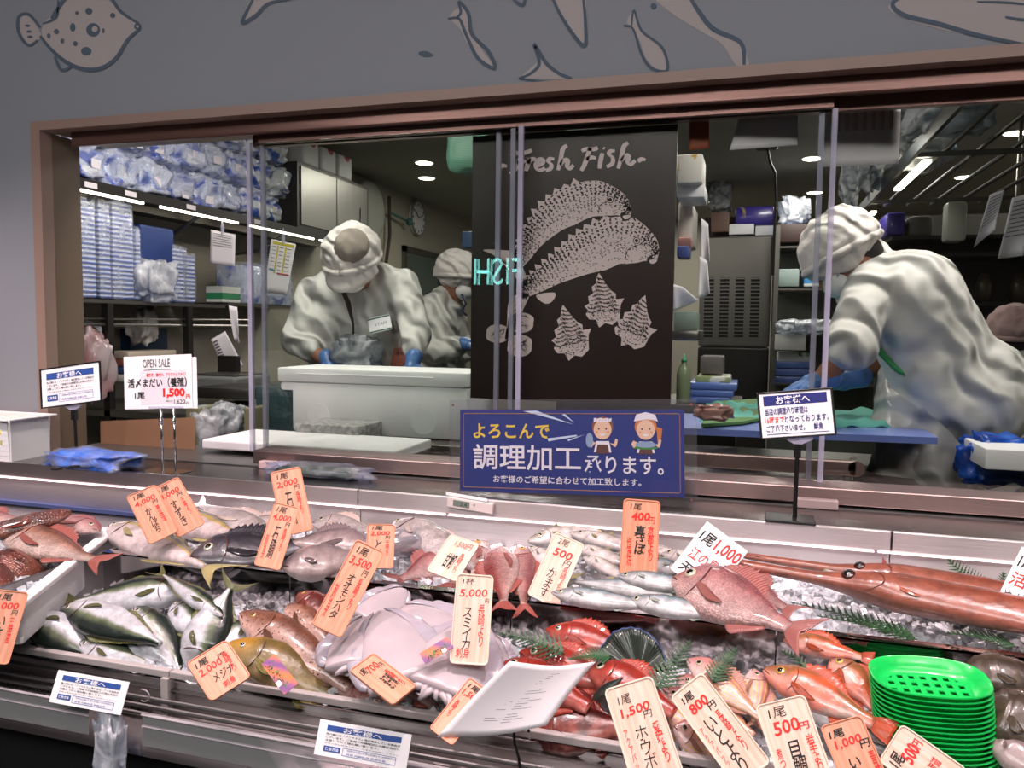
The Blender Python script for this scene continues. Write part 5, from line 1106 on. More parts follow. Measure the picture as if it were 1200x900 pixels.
# paper list over the rail, S hook, hanging bag and notices on the price rail
def paper_sheet():
    P0 = onz(600, 800, .90); A = [onz(597, 777, .925), onz(698, 777, .915), onz(640, 852, .835), onz(512, 866, .818)]
    g = []
    for i in range(13):
        u = i / 12; row = []
        for j in range(13): v_ = j / 12; p = A[0].lerp(A[1], u).lerp(A[3].lerp(A[2], u), v_); p = p + V(0, 0, .004 * math.sin(u * PI * 1.4 + 2.4) + .003 * math.sin(v_ * PI)); row.append(p)
        g.append(row)
    mb = MB(); mb.loft(g, caps=False, closed=False); o = mb.build('paper_list', pinkp, None, True); s = o.modifiers.new('s', 'SOLIDIFY'); s.thickness = .0003; bake(o)
    tag(o, 'white printed sheet laid over the fish and the front rail', 'paper'); 
    mb = MB(); rnd = random.Random(2)
    def at(u, v_): p = A[0].lerp(A[1], u).lerp(A[3].lerp(A[2], u), v_); return p + V(0, 0, .004 * math.sin(u * PI * 1.4 + 2.4) + .003 * math.sin(v_ * PI) + .003)
    for i in range(22):
        v_ = .10 + i * .036
        for u0 in (.08, .22, .5): 
            if rnd.random() < .8: u1 = u0 + rnd.uniform(.06, .24 if u0 > .1 else .1); k_ = 4; up_ = [at(u0 + (u1 - u0) * q / k_, v_) for q in range(k_ + 1)]; dn_ = [at(u0 + (u1 - u0) * q / k_, v_ + .006) for q in range(k_ + 1)]; mb.faces(up_ + dn_, [(q, q + 1, k_ + 2 + q, k_ + 1 + q) for q in range(k_)])
    mb.build('printed_lines', mat('grey print', '#6c6870', .6), o)
paper_sheet()
hk = ony(612, 862, RY - .01); mb = MB()
mb.tube([hk + V(.012 * math.cos(a_), -.004, .006 + .012 * math.sin(a_)) for a_ in [PI * .1 + PI * .9 * i / 8 for i in range(9)]] + [hk + V(-.01, -.006, -.01), hk + V(-.002, -.01, -.03), hk + V(.001, -.012, -.045)] + [hk + V(-.014 + .015 * math.cos(a_), -.013, -.05 + .014 * math.sin(a_)) for a_ in [-PI * .1 - PI * .9 * i / 8 for i in range(9)]], .0022, 8)
tag(mb.build('hook', black, None, True), 'thin black wire S hook hung on the front rail below the paper', 'hook')
def rail_note(c4, label):
    n = V(0, -1, .45).normalized(); M, w, h = frame_px(*c4, ony(*c4[0], RY - .084), n, True); o = MB().box((0, 0, 0), (w, h, .001)).build('rail_notice', pvc, None, W=False); o.matrix_world = M; tag(o, label, 'notice'); notice_face(o, Matrix.Identity(4), w * .92, h * .9)
rail_note(((67, 785), (151, 799), (143, 839), (59, 822)), 'white notice with blue heading in the price rail, the left one')
rail_note(((377, 843), (484, 861), (475, 903), (366, 884)), 'white notice with blue heading in the price rail, right of the rail post')
b = ony(128, 840, RY - .09); bag = crumple('plastic_bag', 'thin white plastic bag hanging below the left rail notice', 'plastic bag', b + V(0, -.0, -.115), (.045, .03, .12), film('white bag film', cover=.5), 12, amp=.5); 
MB().cyl((0, 0, .05), (0, 0, .085), .0015, n=6).build('string', white, bag, W=False)
mb = MB(); q = ony(168, 815, RY - .08); mb.tube([q + V(.012 * math.cos(a_ * PI / 8), 0, .010 * math.sin(a_ * PI / 8)) for a_ in range(-5, 6)], .0012, 8); tag(mb.build('clip_ring', mat('clear clip', '#b8aeb4', .1, alpha=.6), None, True), 'small clear loop clip at the end of the left price rail', 'clip')
# ================================================================ kitchen behind the glass
sst = mat('kitchen steel', '#7d7a75', .32, .9, bump=(5, .2, .002)); sdark = mat('dark kitchen steel', '#3c3a38', .4, .8); led = mat('shelf led', '#ffffff', .4, emit=('#fff4dc', 9))
kblack = mat('kitchen black', '#121212', .6); kteal = mat('teal plastic', '#235a60', .4); kblue = mat('tray blue', '#5d78c4', .35, coat=.3)
# --- left wall shelves (run away from the window)
sh = thing('wall_shelf', 'long steel wall shelf with led strip carrying blue wrapped packs', 'shelf', (-2.6, 3.3, 1.9))
MB().b2(-2.79, -2.4, 2.2, 4.6, 1.905, 1.925).b2(-2.405, -2.4, 2.2, 4.6, 1.895, 1.935).build('shelf_board', sdark, sh)
mb = MB()
for a_, b_ in ((2.25, 2.72), (2.82, 3.35), (3.45, 4.05), (4.12, 4.5)): mb.b2(-2.415, -2.405, a_, b_, 1.886, 1.896)
mb.build('led_strip', led, sh)
for y in (2.5, 3.1, 3.8): MB().tube([(-2.79, y, 1.78), (-2.6, y, 1.80), (-2.42, y, 1.90)], .008, 6).build('bracket', sst, sh)
MB().b2(-2.52, -2.5, 2.2, 4.6, 1.87, 1.9).build('under_rail', sdark, sh)
for k, y in enumerate((2.44, 2.64, 3.0, 3.5)): MB().box((-2.399, y, 1.915), (.003, .06, .02)).build('shelf_tag', pinkp, sh)
s2 = thing('wall_shelf', 'lower steel wall shelf holding upright wrapped tray stacks', 'shelf', (-2.6, 3.0, 1.49))
MB().b2(-2.79, -2.45, 2.2, 3.30, 1.475, 1.49).build('shelf_board', sst, s2); MB().b2(-2.79, -2.45, 3.32, 4.2, 1.49, 1.503).build('shelf_board', sst, s2)
MB().tube([(-2.46, 2.2, 1.39), (-2.46, 3.5, 1.39)], .007, 8).tube([(-2.46, 2.2, 1.41), (-2.46, 3.5, 1.42)], .004, 6).build('hanging_rod', sst, s2)
for y in (2.55, 3.02): MB().b2(-2.47, -2.44, y, y + .03, 1.0, 1.475).build('upright', sdark, s2)
bw = patt('blue white tray pack', '#e8ebf4', '#2f57b8', 'noise', 5, thr=.55, soft=.06, distort=2, rough=.25, bump=.02, coat=.5)
bw2 = patt('white blue tray pack', '#eef0f6', '#3f63b4', 'noise', 7, thr=.6, soft=.08, distort=2.5, rough=.25, bump=.02, coat=.5)
film2 = film('pack film', '#eef2fb', cover=.22, scale=14, rough=.12)
k = 0
for row, (z, cnt) in enumerate(((1.93, 12), (2.09, 10), (2.25, 9))):
    for i in range(cnt):
        y = 2.28 + i * .18 + (.06 if row == 1 else 0)
        if y > 3.78: continue
        o = crumple('tray_pack', None, None, V(-2.56 + .02 * math.sin(i * 3 + row), y, z), (.26, .19, .16), bw if (i + row) % 3 else bw2, 20 + k, amp=.28, rz=.1 * math.sin(i))
        for v_ in (o,): tag(v_, 'blue and white wrapped tray pack on the long wall shelf, %s row' % ('lowest', 'middle', 'top')[row], 'tray pack', 'wrapped packs on the upper wall shelf')
        if i < 7: shell(o, 1.04, film2, amp=.02, seed=k)
        mb = MB(); mb.box((.131, .03 * math.sin(k * 2), -.02 + .02 * math.sin(k)), (.004, .05, .035), bev=.0008); mb.build('paper_tag', pinkp, o, W=False)
        k += 1
stk = patt('stacked trays', '#e3e6ef', '#4361b0', 'wave', 17, 'Z', .55, soft=.2, rough=.3, distort=1.2, bump=.004, coat=.4)
yy = lambda px: onx(px, 300, -2.47).y
for i, (pa, pb, h_) in enumerate(((90, 114, .39), (116, 131, .385), (132, 158, .40), (159, 166, .30))):
    y = (yy(pa) + yy(pb)) / 2; w_ = yy(pb) - yy(pa)
    o = MB().box((0, 0, h_ / 2), (.2, w_ * .95, h_), bev=.012).build('tray_stack', stk, None, .6); o.location = (-2.57, y, 1.491)
    tag(o, ('tall film wrapped stack of white trays nearest the window post', 'second film wrapped tray stack from the window post', 'widest tall film wrapped tray stack with blue edges', 'short narrow wrapped tray stack beside the widest one')[i], 'tray stack'); shell(o, 1.03, film2, amp=.008, seed=i)
o = MB().box((0, 0, .165), (.2, yy(208) - yy(168), .33), bev=.012).build('tray_box', patt('blue carton', '#27407e', '#dfe3ee', 'noise', 3, thr=.6, soft=.03, distort=1, rough=.4), None); o.location = (-2.60, (yy(168) + yy(208)) / 2 + .02, 1.491); tag(o, 'blue fronted wrapped carton of trays behind the white bag', 'box')
crumple('plastic_bag', 'crumpled white plastic bag on the lower wall shelf', 'plastic bag', V(-2.47, yy(180), 1.491), (.12, .2, .17), film('white bag', cover=.9), 44, amp=.4)
for i, (y, h_, nm) in enumerate(((yy(216), .25, 'wrapped stack of pale trays right of the white bag'), (yy(226), .22, 'narrower wrapped stack of pale trays at the shelf joint'), (3.62, .2, 'loose blue and white wrapped pack under the hung paper'), (3.85, .22, 'blue wrapped pack at the end of the lower wall shelf'))):
    o = MB().box((0, 0, h_ / 2), (.18, .09 if i < 2 else .2, h_), bev=.012).build('tray_stack', stk if i < 2 else bw, None, .6); o.location = (-2.58, y, 1.491 if i < 2 else 1.504); tag(o, nm, 'tray stack'); shell(o, 1.05, film2, amp=.012, seed=9 + i)
o = MB().box((0, 0, .04), (.1, .14, .08), bev=.004).build('glove_box', patt('green white carton', '#dfe3dc', '#2f8a5a', 'wave', 5, 'Z', .5), None); o.location = (-2.52, 3.38, 1.504); tag(o, 'small green and white glove carton on the lower wall shelf', 'box')
def hung_paper(c4, y, label, marks=None, curl=.0, clipm=None, back=0):
    n = V(.15, -1, 0).normalized(); q = [onpl(*c, ony(*c4[0], y), n) for c in c4]; g = []
    for i in range(9):
        u = i / 8; g.append([q[0].lerp(q[1], u).lerp(q[3].lerp(q[2], u), j / 8) + V(0, curl * (j / 8) ** 2 * math.sin(PI * u * 1.0 + .6), 0) for j in range(9)])
    o = MB().loft(g, caps=False, closed=False).build('paper_sheet', pinkp, None, True); s = o.modifiers.new('s', 'SOLIDIFY'); s.thickness = .0006; bake(o); tag(o, label, 'paper')
    at = lambda u, v_: q[0].lerp(q[1], u).lerp(q[3].lerp(q[2], u), v_) + V(0, -.003 + curl * v_ ** 2 * math.sin(PI * u + .6), 0)
    if marks:
        for nm, m, rects in marks:
            mb = MB()
            for u0, v0, u1, v1 in rects: mb.faces([at(u0, v0), at(u1, v0), at(u1, v1), at(u0, v1)], [(0, 1, 2, 3)])
            mb.build(nm, m, o)
    if clipm is not None:
        c = at(.5, 0); MB().tube([c + V(0, 0, -.01), c + V(0, 0, .02), c + V(0, 0, .06)], [.008, .010, .003], 6).build('clip', clipm, o)
    return o
gm = mat('grey print', '#6c6870', .6); linesr = [(.12, .08 + .07 * i, .85, .095 + .07 * i) for i in range(11)]
hung_paper(((247, 269), (276, 275), (275, 312), (246, 309)), 3.2, 'white sheet clipped under the led shelf at left', [('printed_lines', gm, linesr[:6])], clipm=clear)
tab = [('yellow_bars', mat('yellow marker', '#cfc23a', .6), [(.1, .03, .95, .08), (.3, .1, .36, .62), (.62, .1, .68, .62)]), ('pink_bar', mat('pink marker', '#b8405c', .6), [(.45, .60, .95, .63)]), ('blue_bar', mat('cyan marker', '#3f9ac0', .6), [(.1, .55, .35, .575)]), ('printed_lines', gm, [(.1 + .3 * (i % 3), .12 + .07 * (i // 3), .26 + .3 * (i % 3), .13 + .07 * (i // 3)) for i in range(21)])]
hung_paper(((318, 280), (347, 286), (336, 346), (309, 342)), 3.2, 'hung chart with yellow and red marker bars beside the window pane edge', tab, clipm=clear)
# steel cabinet with packets on top
cb_ = thing('wall_cabinet', 'steel wall cabinet with sliding doors at the end of the led shelf', 'cabinet', (-2.6, 4.7, 1.94))
MB().b2(-2.79, -2.42, 3.9, 4.75, 1.94, 2.30).build('cabinet_body', sdark, cb_)
for a_ in (3.93, 4.33): MB().b2(-2.42, -2.412, a_, a_ + .39, 1.96, 2.28).build('sliding_door', sst, cb_)
MB().b2(-2.412, -2.405, 4.62, 4.63, 2.05, 2.15).build('handle', steel, cb_)
for i in range(3):
    o = MB().box((0, 0, .07), (.2, .17, .14), bev=.012).build('sugar_packet', patt('red white packet', '#c02030', '#e8e4e2', 'voronoi', 6, thr=.22, soft=.02), None); o.location = (-2.52, 4.05 + i * .2, 2.301); tag(o, 'white packet with a red disc on the steel wall cabinet', 'packet', 'red disc packets on the cabinet')
# things under the shelves at the left
wt = thing('work_table', 'steel work table along the left kitchen wall', 'table', (-2.4, 3.4, .15))
MB().b2(-2.79, -2.05, 2.55, 5.2, 1.02, 1.05, bev=.004).build('tabletop', sst, wt)
for x, y in ((-2.1, 2.6), (-2.1, 5.1), (-2.74, 2.6), (-2.74, 5.1)): MB().cyl((x, y, .15), (x, y, 1.02), .018, n=10).build('leg', sst, wt)
MB().b2(-2.75, -2.1, 2.6, 5.1, .45, .47).build('under_shelf', sdark, wt)
def pbox(x0, y0, x1, y1, Y, d, name, label, cat, m, bev=.006, topz=None):
    a_, b_ = ony(x0, y1, Y), ony(x1, y0, Y); o = MB().box((0, 0, (b_.z - a_.z) / 2), (b_.x - a_.x, d, b_.z - a_.z), bev=min(bev, (b_.x - a_.x) * .2, (b_.z - a_.z) * .2, d * .2)).build(name, m, None, .6); o.location = ((a_.x + b_.x) / 2, Y + d / 2, a_.z); tag(o, label, cat); return o
crumple('plastic_bag', 'clear bag of red meat trimmings beside the window post', 'plastic bag', ony(104, 468, 2.5), (.13, .16, .27), patt('bag pink', '#b5a6a8', '#8a3a3c', 'noise', 5, thr=.55, soft=.15, rough=.25, coat=.5), 51, amp=.35)
crumple('plastic_bag', 'white knotted bag end above the red bag', 'plastic bag', ony(104, 408, 2.6), (.10, .1, .1), MATS['white bag'], 52, amp=.5)
pbox(117, 385, 152, 410, 3.0, .25, 'blue_container', 'blue plastic container under the lower wall shelf', 'container', mat('dark blue plastic', '#1c3f66', .4))
pbox(150, 405, 188, 418, 3.3, .3, 'meat_tray', 'flat tray of red meat slices on the rear table', 'tray', patt('meat', '#a85850', '#d8a89c', 'noise', 18, thr=.5, rough=.4))
for i, c in enumerate(('#c9b9a8', '#9a5c4c', '#2c4a70', '#d8d4cc')):
    pbox(120, 412 + i * 9, 150, 420 + i * 9, 2.75, .3, 'food_tray', 'shallow food tray in the pile left of the sale sign, %s' % ('cream, topmost', 'brown, second', 'blue, third', 'white, lowest')[i], 'tray', mat('tray colour %d' % i, c, .5))
pbox(190, 345, 232, 400, 3.6, .02, 'wall_notice', 'yellow lined notice on the rear wall under the shelf', 'notice', patt('yellow notice', '#a8a49c', '#a89a3c', 'wave', 3, 'Z', .7, soft=.1))
hung_paper(((247, 398), (264, 388), (285, 428), (262, 433)), 3.1, 'printed white leaflet leaning on the scale', [('printed_lines', gm, [(.1, .1 + .09 * i, .35, .15 + .09 * i) for i in range(8)])])
hung_paper(((268, 358), (278, 360), (282, 402), (272, 400)), 3.0, 'curled white sheet hanging above the leaflet', curl=.03)
sc_o = thing('label_scale', 'grey label scale with a sloping top on the left work table', 'scale', ony(248, 462, 2.8))
p0 = ony(248, 458, 2.8); MB().box((p0.x, p0.y + .12, p0.z + .03), (.24, .26, .06), bev=.01).build('scale_body', mat('scale grey', '#6e706e', .5), sc_o); MB().box((p0.x, p0.y + .12, p0.z + .065), (.2, .2, .008), bev=.003).build('weighing_plate', sst, sc_o); MB().box((p0.x - .06, p0.y + .2, p0.z + .10), (.1, .03, .08), bev=.004).build('display', sdark, sc_o)
pbox(225, 456, 292, 466, 2.5, .25, 'steel_plate', 'dark steel plate standing in front of the grey scale', 'plate', sdark)
cbm = mat('cardboard', '#8d6a4f', .7, var=(3, '#7c5b42', .5))
M, w, h = frame_px((119, 483), (228, 500), (230, 532), (118, 524), ony(170, 528, 2.08), V(0, -1, .1).normalized())
o = MB().box((0, 0, 0), (w, h, .006), M).build('cardboard_sheet', cbm, None); tag(o, 'brown cardboard sheet standing inside the opening behind the sale sign', 'cardboard')
bb = thing('bin_box', 'beige bin lined with clear bag left of the first pane', 'bin', ony(255, 530, 2.35)); bgm_ = mat('beige bin', '#6e6a50', .5)
for x0_, x1_ in ((218, 233), (286, 294)): a_, b_ = ony(x0_, 530, 2.35), ony(x1_, 478, 2.35); MB().b2(a_.x, b_.x, 2.35, 2.65, a_.z, b_.z, bev=.005).build('side_panel', bgm_, bb)
a_, b_ = ony(218, 530, 2.6), ony(294, 480, 2.6); MB().b2(a_.x, b_.x, 2.6, 2.62, a_.z, b_.z).build('rear_panel', bgm_, bb)
crumple('bin_liner', 'clear crinkled liner bag bulging inside the beige bin', 'plastic bag', ony(262, 530, 2.42), (.15, .16, .17), film('teal bag', '#a8c0bc', cover=.35), 61, amp=.4)
pbox(300, 455, 345, 532, 2.45, .3, 'crate', 'dark teal crate behind the first glass pane', 'crate', mat('dark teal', '#1d3a3e', .35, bump=(12, .8, .02)))
M, w, h = frame_px((240, 521), (560, 533), (560, 552), (238, 538), ony(300, 538, 2.0), V(0, -1, .1))
a_, b_ = onz(240, 535, 1.05), onz(330, 515, 1.05)
o = MB().b2(-1.60, -.95, 2.03, 2.3, 1.015, 1.045, bev=.006).build('white_board', white, None); tag(o, 'white board lying just inside the opening under the foam box', 'board')
pbox(345, 500, 420, 530, 2.28, .3, 'foam_block', 'speckled grey foam block under the large foam box', 'block', mat('speckled foam', '#a8a5a5', .7, var=(60, '#6c6c6c', .8)))
# --- large white foam box
fb = thing('foam_box', 'large closed white styrofoam box in front of the bent worker', 'foam box', (-1.2, 2.62, .98))
A_, B_ = ony(328, 505, 2.45), ony(548, 437, 2.45)
MB().b2(A_.x, B_.x, 2.45, 2.72, A_.z, B_.z - .05, bev=.012).build('box_body', foam_m, fb, .6)
MB().b2(A_.x - .006, B_.x + .006, 2.444, 2.726, B_.z - .05, B_.z, bev=.008).build('lid', foam_m, fb, .6)
mb = MB()
for cx in (.22, .78): mb.cyl((A_.x + (B_.x - A_.x) * cx, 2.449, A_.z + .06), (A_.x + (B_.x - A_.x) * cx, 2.452, A_.z + .06), .045, n=24)
mb.tube([(A_.x + .08, 2.4435, B_.z - .02), (B_.x - .12, 2.4435, B_.z - .02)], .0025, 6); mb.build('moulded_relief', foam_m, fb)
t2 = thing('packing_table', 'steel table carrying the large foam box', 'table', (-1.4, 2.6, .15)); MB().b2(-2.0, -.75, 2.36, 2.78, A_.z - .035, A_.z - .002, bev=.004).build('tabletop', sst, t2)
for x, y in ((-1.95, 2.4), (-.8, 2.4), (-1.95, 2.74), (-.8, 2.74)): MB().cyl((x, y, .15), (x, y, A_.z - .035), .018, n=10).build('leg', sst, t2)
o = crumple('wrapped_fish', 'fish wrapped in clear film inside the bent worker arms', 'wrapped fish', ony(418, 432, 2.86), (.19, .10, .13), film('grey film', '#b8bfc8', cover=.3), 71, amp=.4)
pbox(395, 388, 452, 430, 3.05, .1, 'steel_bowl', 'dull steel bowl behind the wrapped fish', 'bowl', mat('bowl grey', '#6a6b70', .3, .6), .03)
pbox(440, 408, 480, 430, 3.0, .1, 'red_meat_tray', 'tray of red fish pieces at the bent worker right hand', 'tray', patt('red pieces', '#6e2620', '#b86a5c', 'noise', 14, thr=.5, rough=.4))
# --- left wall fittings seen far back
clk = thing('wall_clock', 'round white wall clock on the left kitchen wall', 'clock', (-2.78, 6.38, 2.33))
Mx = Matrix.Translation((-2.79, 6.38, 2.33)) @ Matrix.Rotation(PI / 2, 4, 'Y')
MB().cyl(V(-2.795, 6.38, 2.33), V(-2.77, 6.38, 2.33), .145, n=32).build('clock_face', pvc, clk); mb = MB(); mb.tube([V(-2.768, 6.38 + .145 * math.cos(a_ * PI / 16), 2.33 + .145 * math.sin(a_ * PI / 16)) for a_ in range(33)], .008, 8); mb.build('clock_rim', mat('clock rim', '#8a8a86', .4), clk)
MB().tube([(-2.765, 6.38, 2.33), (-2.765, 6.30, 2.39)], .004, 6).build('hour_hand', kblack, clk); MB().tube([(-2.765, 6.38, 2.33), (-2.765, 6.47, 2.37)], .003, 6).build('minute_hand', kblack, clk)
mb = MB()
for q in range(12): a_ = q * PI / 6; mb.box((-2.767, 6.38 + .115 * math.cos(a_), 2.33 + .115 * math.sin(a_)), (.003, .012, .02))
mb.build('numerals', kblack, clk)
fn = thing('wall_fan', 'pale round wall fan cage with its arm on the left kitchen wall', 'fan', (-2.78, 5.4, 2.3))
c = onx(433, 247, -2.72); mb = MB(); mb.ball(c, (.05, .24, .22), n=14); mb.build('fan_cage', mat('fan cage', '#8f8d86', .6), fn, True); MB().tube([c + V(-.06, .1, .0), c + V(-.05, .35, .02)], .012, 8).build('arm', kblack, fn)
q0, q1 = onx(456, 230, -2.74), onx(451, 320, -2.74); MB().tube([q0, (q0 + q1) / 2 + V(0, .05, 0), q1], .014, 8).build('pipe', mat('brown pipe', '#3a2520', .5), None); o = bpy.data.objects['pipe']; o.name = 'wall_pipe'; tag(o, 'dark brown pipe running down the left kitchen wall', 'pipe'); MB().tube([q0 + V(0, -.0, -.12), q0 + V(.03, .3, -.16)], .01, 8).ball(q0 + V(.03, .32, -.16), .03, n=8).build('valve', mat('valve teal', '#3a6a6a', .5), o, True)
dn_ = tag(thing('door_1', None, None, (-2.79, 6.8, .15)), kind='structure'); z_ = 2.02
MB().b2(-2.80, -2.775, 6.1, 6.16, .15, z_ + .05).b2(-2.80, -2.775, 7.3, 7.36, .15, z_ + .05).b2(-2.80, -2.775, 6.1, 7.36, z_, z_ + .05).build('door_frame', sst, dn_); MB().b2(-2.80, -2.785, 6.16, 7.3, .15, z_).build('door_leaf', mat('door green grey', '#55605a', .5), dn_)
pbox(456, 318, 470, 352, 5.0, .3, 'dispenser', 'dark blue dispenser beyond the bent worker shoulder', 'dispenser', mat('navy plastic', '#1c2540', .5))
pbox(470, 345, 500, 520, 5.2, .4, 'rack', 'dark equipment rack between the two workers', 'rack', mat('rack dark', '#1e2422', .5, var=(14, '#46564c', .8)))
o = crumple('mesh_bag', 'green mesh laundry bag hung at the ceiling beside the poster', 'mesh bag', ony(548, 204, 3.2), (.17, .12, .19), patt('green mesh', '#4a7a66', '#6a9a84', 'wave', 60, 'Z', .5), 81, amp=.1)
pbox(541, 271, 553, 290, 4.4, .1, 'hanging_box', 'small blue box hanging beside the poster', 'box', mat('sky blue box', '#5878a8', .5))
# --- fish poster behind the glass
PY = 2.02
def poster():
    M, w, h = frame_px((553, 160), (791, 147), (789, 470), (553, 470), ony(670, 470, PY), V(0, -1, 0), True)
    h = (ony(670, 153, PY) - ony(670, 471, PY)).length
    M.translation = (ony(553, 310, PY) + ony(790, 310, PY)) / 2; M.translation.z = (ony(670, 153, PY).z + ony(670, 471, PY).z) / 2
    o = MB().box((0, 0, 0), (w, h, .006)).build('fish_poster', mat('poster brown', '#301d1c', .35), None); o.matrix_world = M; tag(o, 'tall dark brown poster of two engraved fish and shells behind the glass', 'poster')
    Mi = M.inverted()
    def L(px, py, z=.0036): p = Mi @ ony(px, py, PY - .004); return V(p.x, p.y, z)
    pl = mat('poster pale', '#f6dfe0', .6); pd = mat('poster line', '#241816', .6)
    def poly(pts, m, z=.0036, nm='engraved_shape', closed=True):
        q = smoothpx(pts, True, 4) if closed else [Vector(p) for p in pts]; n_ = len(q); a_ = [L(p.x, p.y, z) for p in q]; MB().faces(a_ + [p - V(0, 0, .0004) for p in a_], [tuple(range(n_))] + [(i, (i + 1) % n_, n_ + (i + 1) % n_, n_ + i) for i in range(n_)]).build(nm, m, o, W=False, tri=True)
    def dashes(lst, m, z, nm='hatching'):
        mb = MB()
        for x0_, y0_, x1_, y1_, wd in lst:
            d = V(x1_ - x0_, y1_ - y0_); 
            if d.length < .2: continue
            nn = V(-d.y, d.x).normalized() * wd / 2
            mb.faces([L(x0_ + nn.x * .4, y0_ + nn.y * .4, z), L((x0_ + x1_) / 2 + nn.x, (y0_ + y1_) / 2 + nn.y, z), L(x1_, y1_, z), L((x0_ + x1_) / 2 - nn.x, (y0_ + y1_) / 2 - nn.y, z), L(x0_ - nn.x * .4, y0_ - nn.y * .4, z)], [(0, 1, 2, 3, 4)])
        mb.build(nm, m, o, W=False)
    mb = MB()
    # brush style heading drawn as strokes
    for st in ([(180, 184), (198, 176), (216, 180)], [(290, 112), (272, 160), (252, 196), (232, 216)], [(236, 132), (262, 118), (300, 116), (334, 104)], [(262, 164), (285, 156), (304, 158)], [(322, 142), (314, 170), (306, 202)], [(312, 168), (330, 148), (348, 146), (352, 154)],
               [(362, 178), (384, 164), (386, 148), (368, 148), (352, 172), (358, 194), (380, 196), (394, 186)], [(438, 146), (420, 144), (410, 156), (424, 172), (420, 190), (398, 200)], [(498, 82), (478, 100), (468, 150), (456, 198)], [(466, 172), (484, 152), (502, 150), (498, 180), (510, 190), (528, 174)],
               [(608, 92), (594, 130), (580, 172), (564, 200)], [(566, 108), (592, 98), (624, 100), (642, 92)], [(588, 148), (612, 138), (634, 142)], [(664, 118), (656, 150), (650, 190)], [(668, 92), (674, 98)], [(722, 108), (704, 108), (694, 122), (712, 140), (710, 166), (684, 182)],
               [(784, 68), (764, 88), (752, 138), (738, 190)], [(750, 156), (770, 132), (788, 130), (782, 160), (796, 170), (818, 152)], [(830, 156), (848, 146), (866, 150)]):
        q = smoothpx([(540 + x / 4, 150 + y / 4) for x, y in st], False, 5); n_ = len(q); A_, B_ = [], []
        for i in range(n_):
            t = (q[min(i + 1, n_ - 1)] - q[max(i - 1, 0)]).normalized(); nn = V(-t.y, t.x); wd = 2.6 * (.55 + .45 * abs(nn.x * .8 + nn.y * .6)) * (.75 + .35 * math.sin(PI * (i + 1) / (n_ + 1)))
            A_.append(L(*(q[i] + nn * wd), .0040)); B_.append(L(*(q[i] - nn * wd), .0040))
        mb.faces(A_ + B_, [(i, i + 1, n_ + i + 1, n_ + i) for i in range(n_ - 1)])
    mb.build('heading_lettering', pl, o, W=False)
    rnd = random.Random(11)
    def bream(spine, up_, dn_, seed):
        """spine: px points snout->tail, up_/dn_: half widths"""
        sp = smoothpx(spine, False, 8); n_ = len(sp); T, B = [], []
        def hw(tab, t): 
            for a_, b_ in zip(tab[:-1], tab[1:]):
                if t <= b_[0]: return a_[1] + (b_[1] - a_[1]) * (t - a_[0]) / (b_[0] - a_[0])
            return tab[-1][1]
        N_ = []
        for i, p in enumerate(sp):
            t = i / (n_ - 1); d = (sp[min(i + 1, n_ - 1)] - sp[max(i - 1, 0)]).normalized(); nn = V(d.y, -d.x); nn = nn if nn.y < 0 or (abs(nn.y) < .3 and nn.x < 0) else -nn; N_.append(nn); T.append(p + nn * hw(up_, t)); B.append(p - nn * hw(dn_, t))
        a_ = [L(p.x, p.y) for p in T] + [L(p.x, p.y) for p in B[::-1]]
        n2 = len(a_); MB().faces(a_ + [p - V(0, 0, .0004) for p in a_], [(i, i + 1, n2 - 2 - i, n2 - 1 - i) for i in range(n_ - 1)]).build('engraved_fish', pl, o, W=False)
        hs = []
        for i in range(2, n_ - 2):
            t = i / (n_ - 1)
            for k_ in range(27):
                v_ = -1 + 2 * (k_ + rnd.random()) / 27; base_ = sp[i] + N_[i] * (hw(up_, t) * v_ if v_ > 0 else hw(dn_, t) * v_)
                dens = .97 if v_ > .3 else (.8 if v_ > -.35 else .3)
                if t < .28: dens *= .5 + .6 * (v_ > .3)
                if rnd.random() < dens:
                    d = (sp[i + 1] - sp[i - 1]).normalized(); q = base_ + V(rnd.uniform(-1, 1), rnd.uniform(-1, 1)); ln_ = rnd.uniform(1.8, 4.2); dd = (d * .8 + N_[i] * (.6 if k_ % 2 else -.5)) * ln_; hs.append((q.x, q.y, q.x + dd.x, q.y + dd.y, 1.0 if v_ < .3 else 1.9))
        dashes(hs, pd, .0041)
        # spiny dorsal
        ds = []; mb = MB()
        for i in range(int(n_ * .36), int(n_ * .88), 2):
            p = T[i]; d = (sp[i] - sp[i - 1]).normalized(); tip = p + N_[i] * rnd.uniform(3.5, 6) + d * 7; q = T[min(i + 2, n_ - 1)]; mb.faces([L(p.x, p.y, .0037), L(tip.x, tip.y, .0037), L(q.x, q.y, .0037)], [(0, 1, 2)]); ds.append((p.x, p.y, tip.x * .9 + p.x * .1, tip.y * .9 + p.y * .1, .9))
        mb.build('engraved_spines', pl, o, W=False); dashes(ds, pd, .0042)
        # outline of gill cover
        gi = int(n_ * .27); gp_ = [sp[gi + int(3 * math.cos(q_ * PI / 8) - 3) + 0] + N_[gi] * (-hw(dn_, .27) * .8 + (hw(dn_, .27) + hw(up_, .27)) * .8 * q_ / 8) for q_ in range(9)]
        dashes([(gp_[i].x, gp_[i].y, gp_[i + 1].x, gp_[i + 1].y, 1.6) for i in range(8)], pd, .0043)
    def disc(cx, cy, r, m, z): poly([(cx + r * math.cos(k_ * PI / 6), cy + r * math.sin(k_ * PI / 6)) for k_ in range(12)], m, z)
    bream([(739, 252), (722, 240), (690, 236), (655, 250), (628, 275), (612, 300), (600, 318)], [(0, 1), (.06, 7), (.14, 15), (.28, 24), (.45, 24), (.7, 13), (1, 5)], [(0, 1), (.06, 7), (.14, 12), (.25, 17), (.45, 21), (.7, 13), (1, 5)], 1)
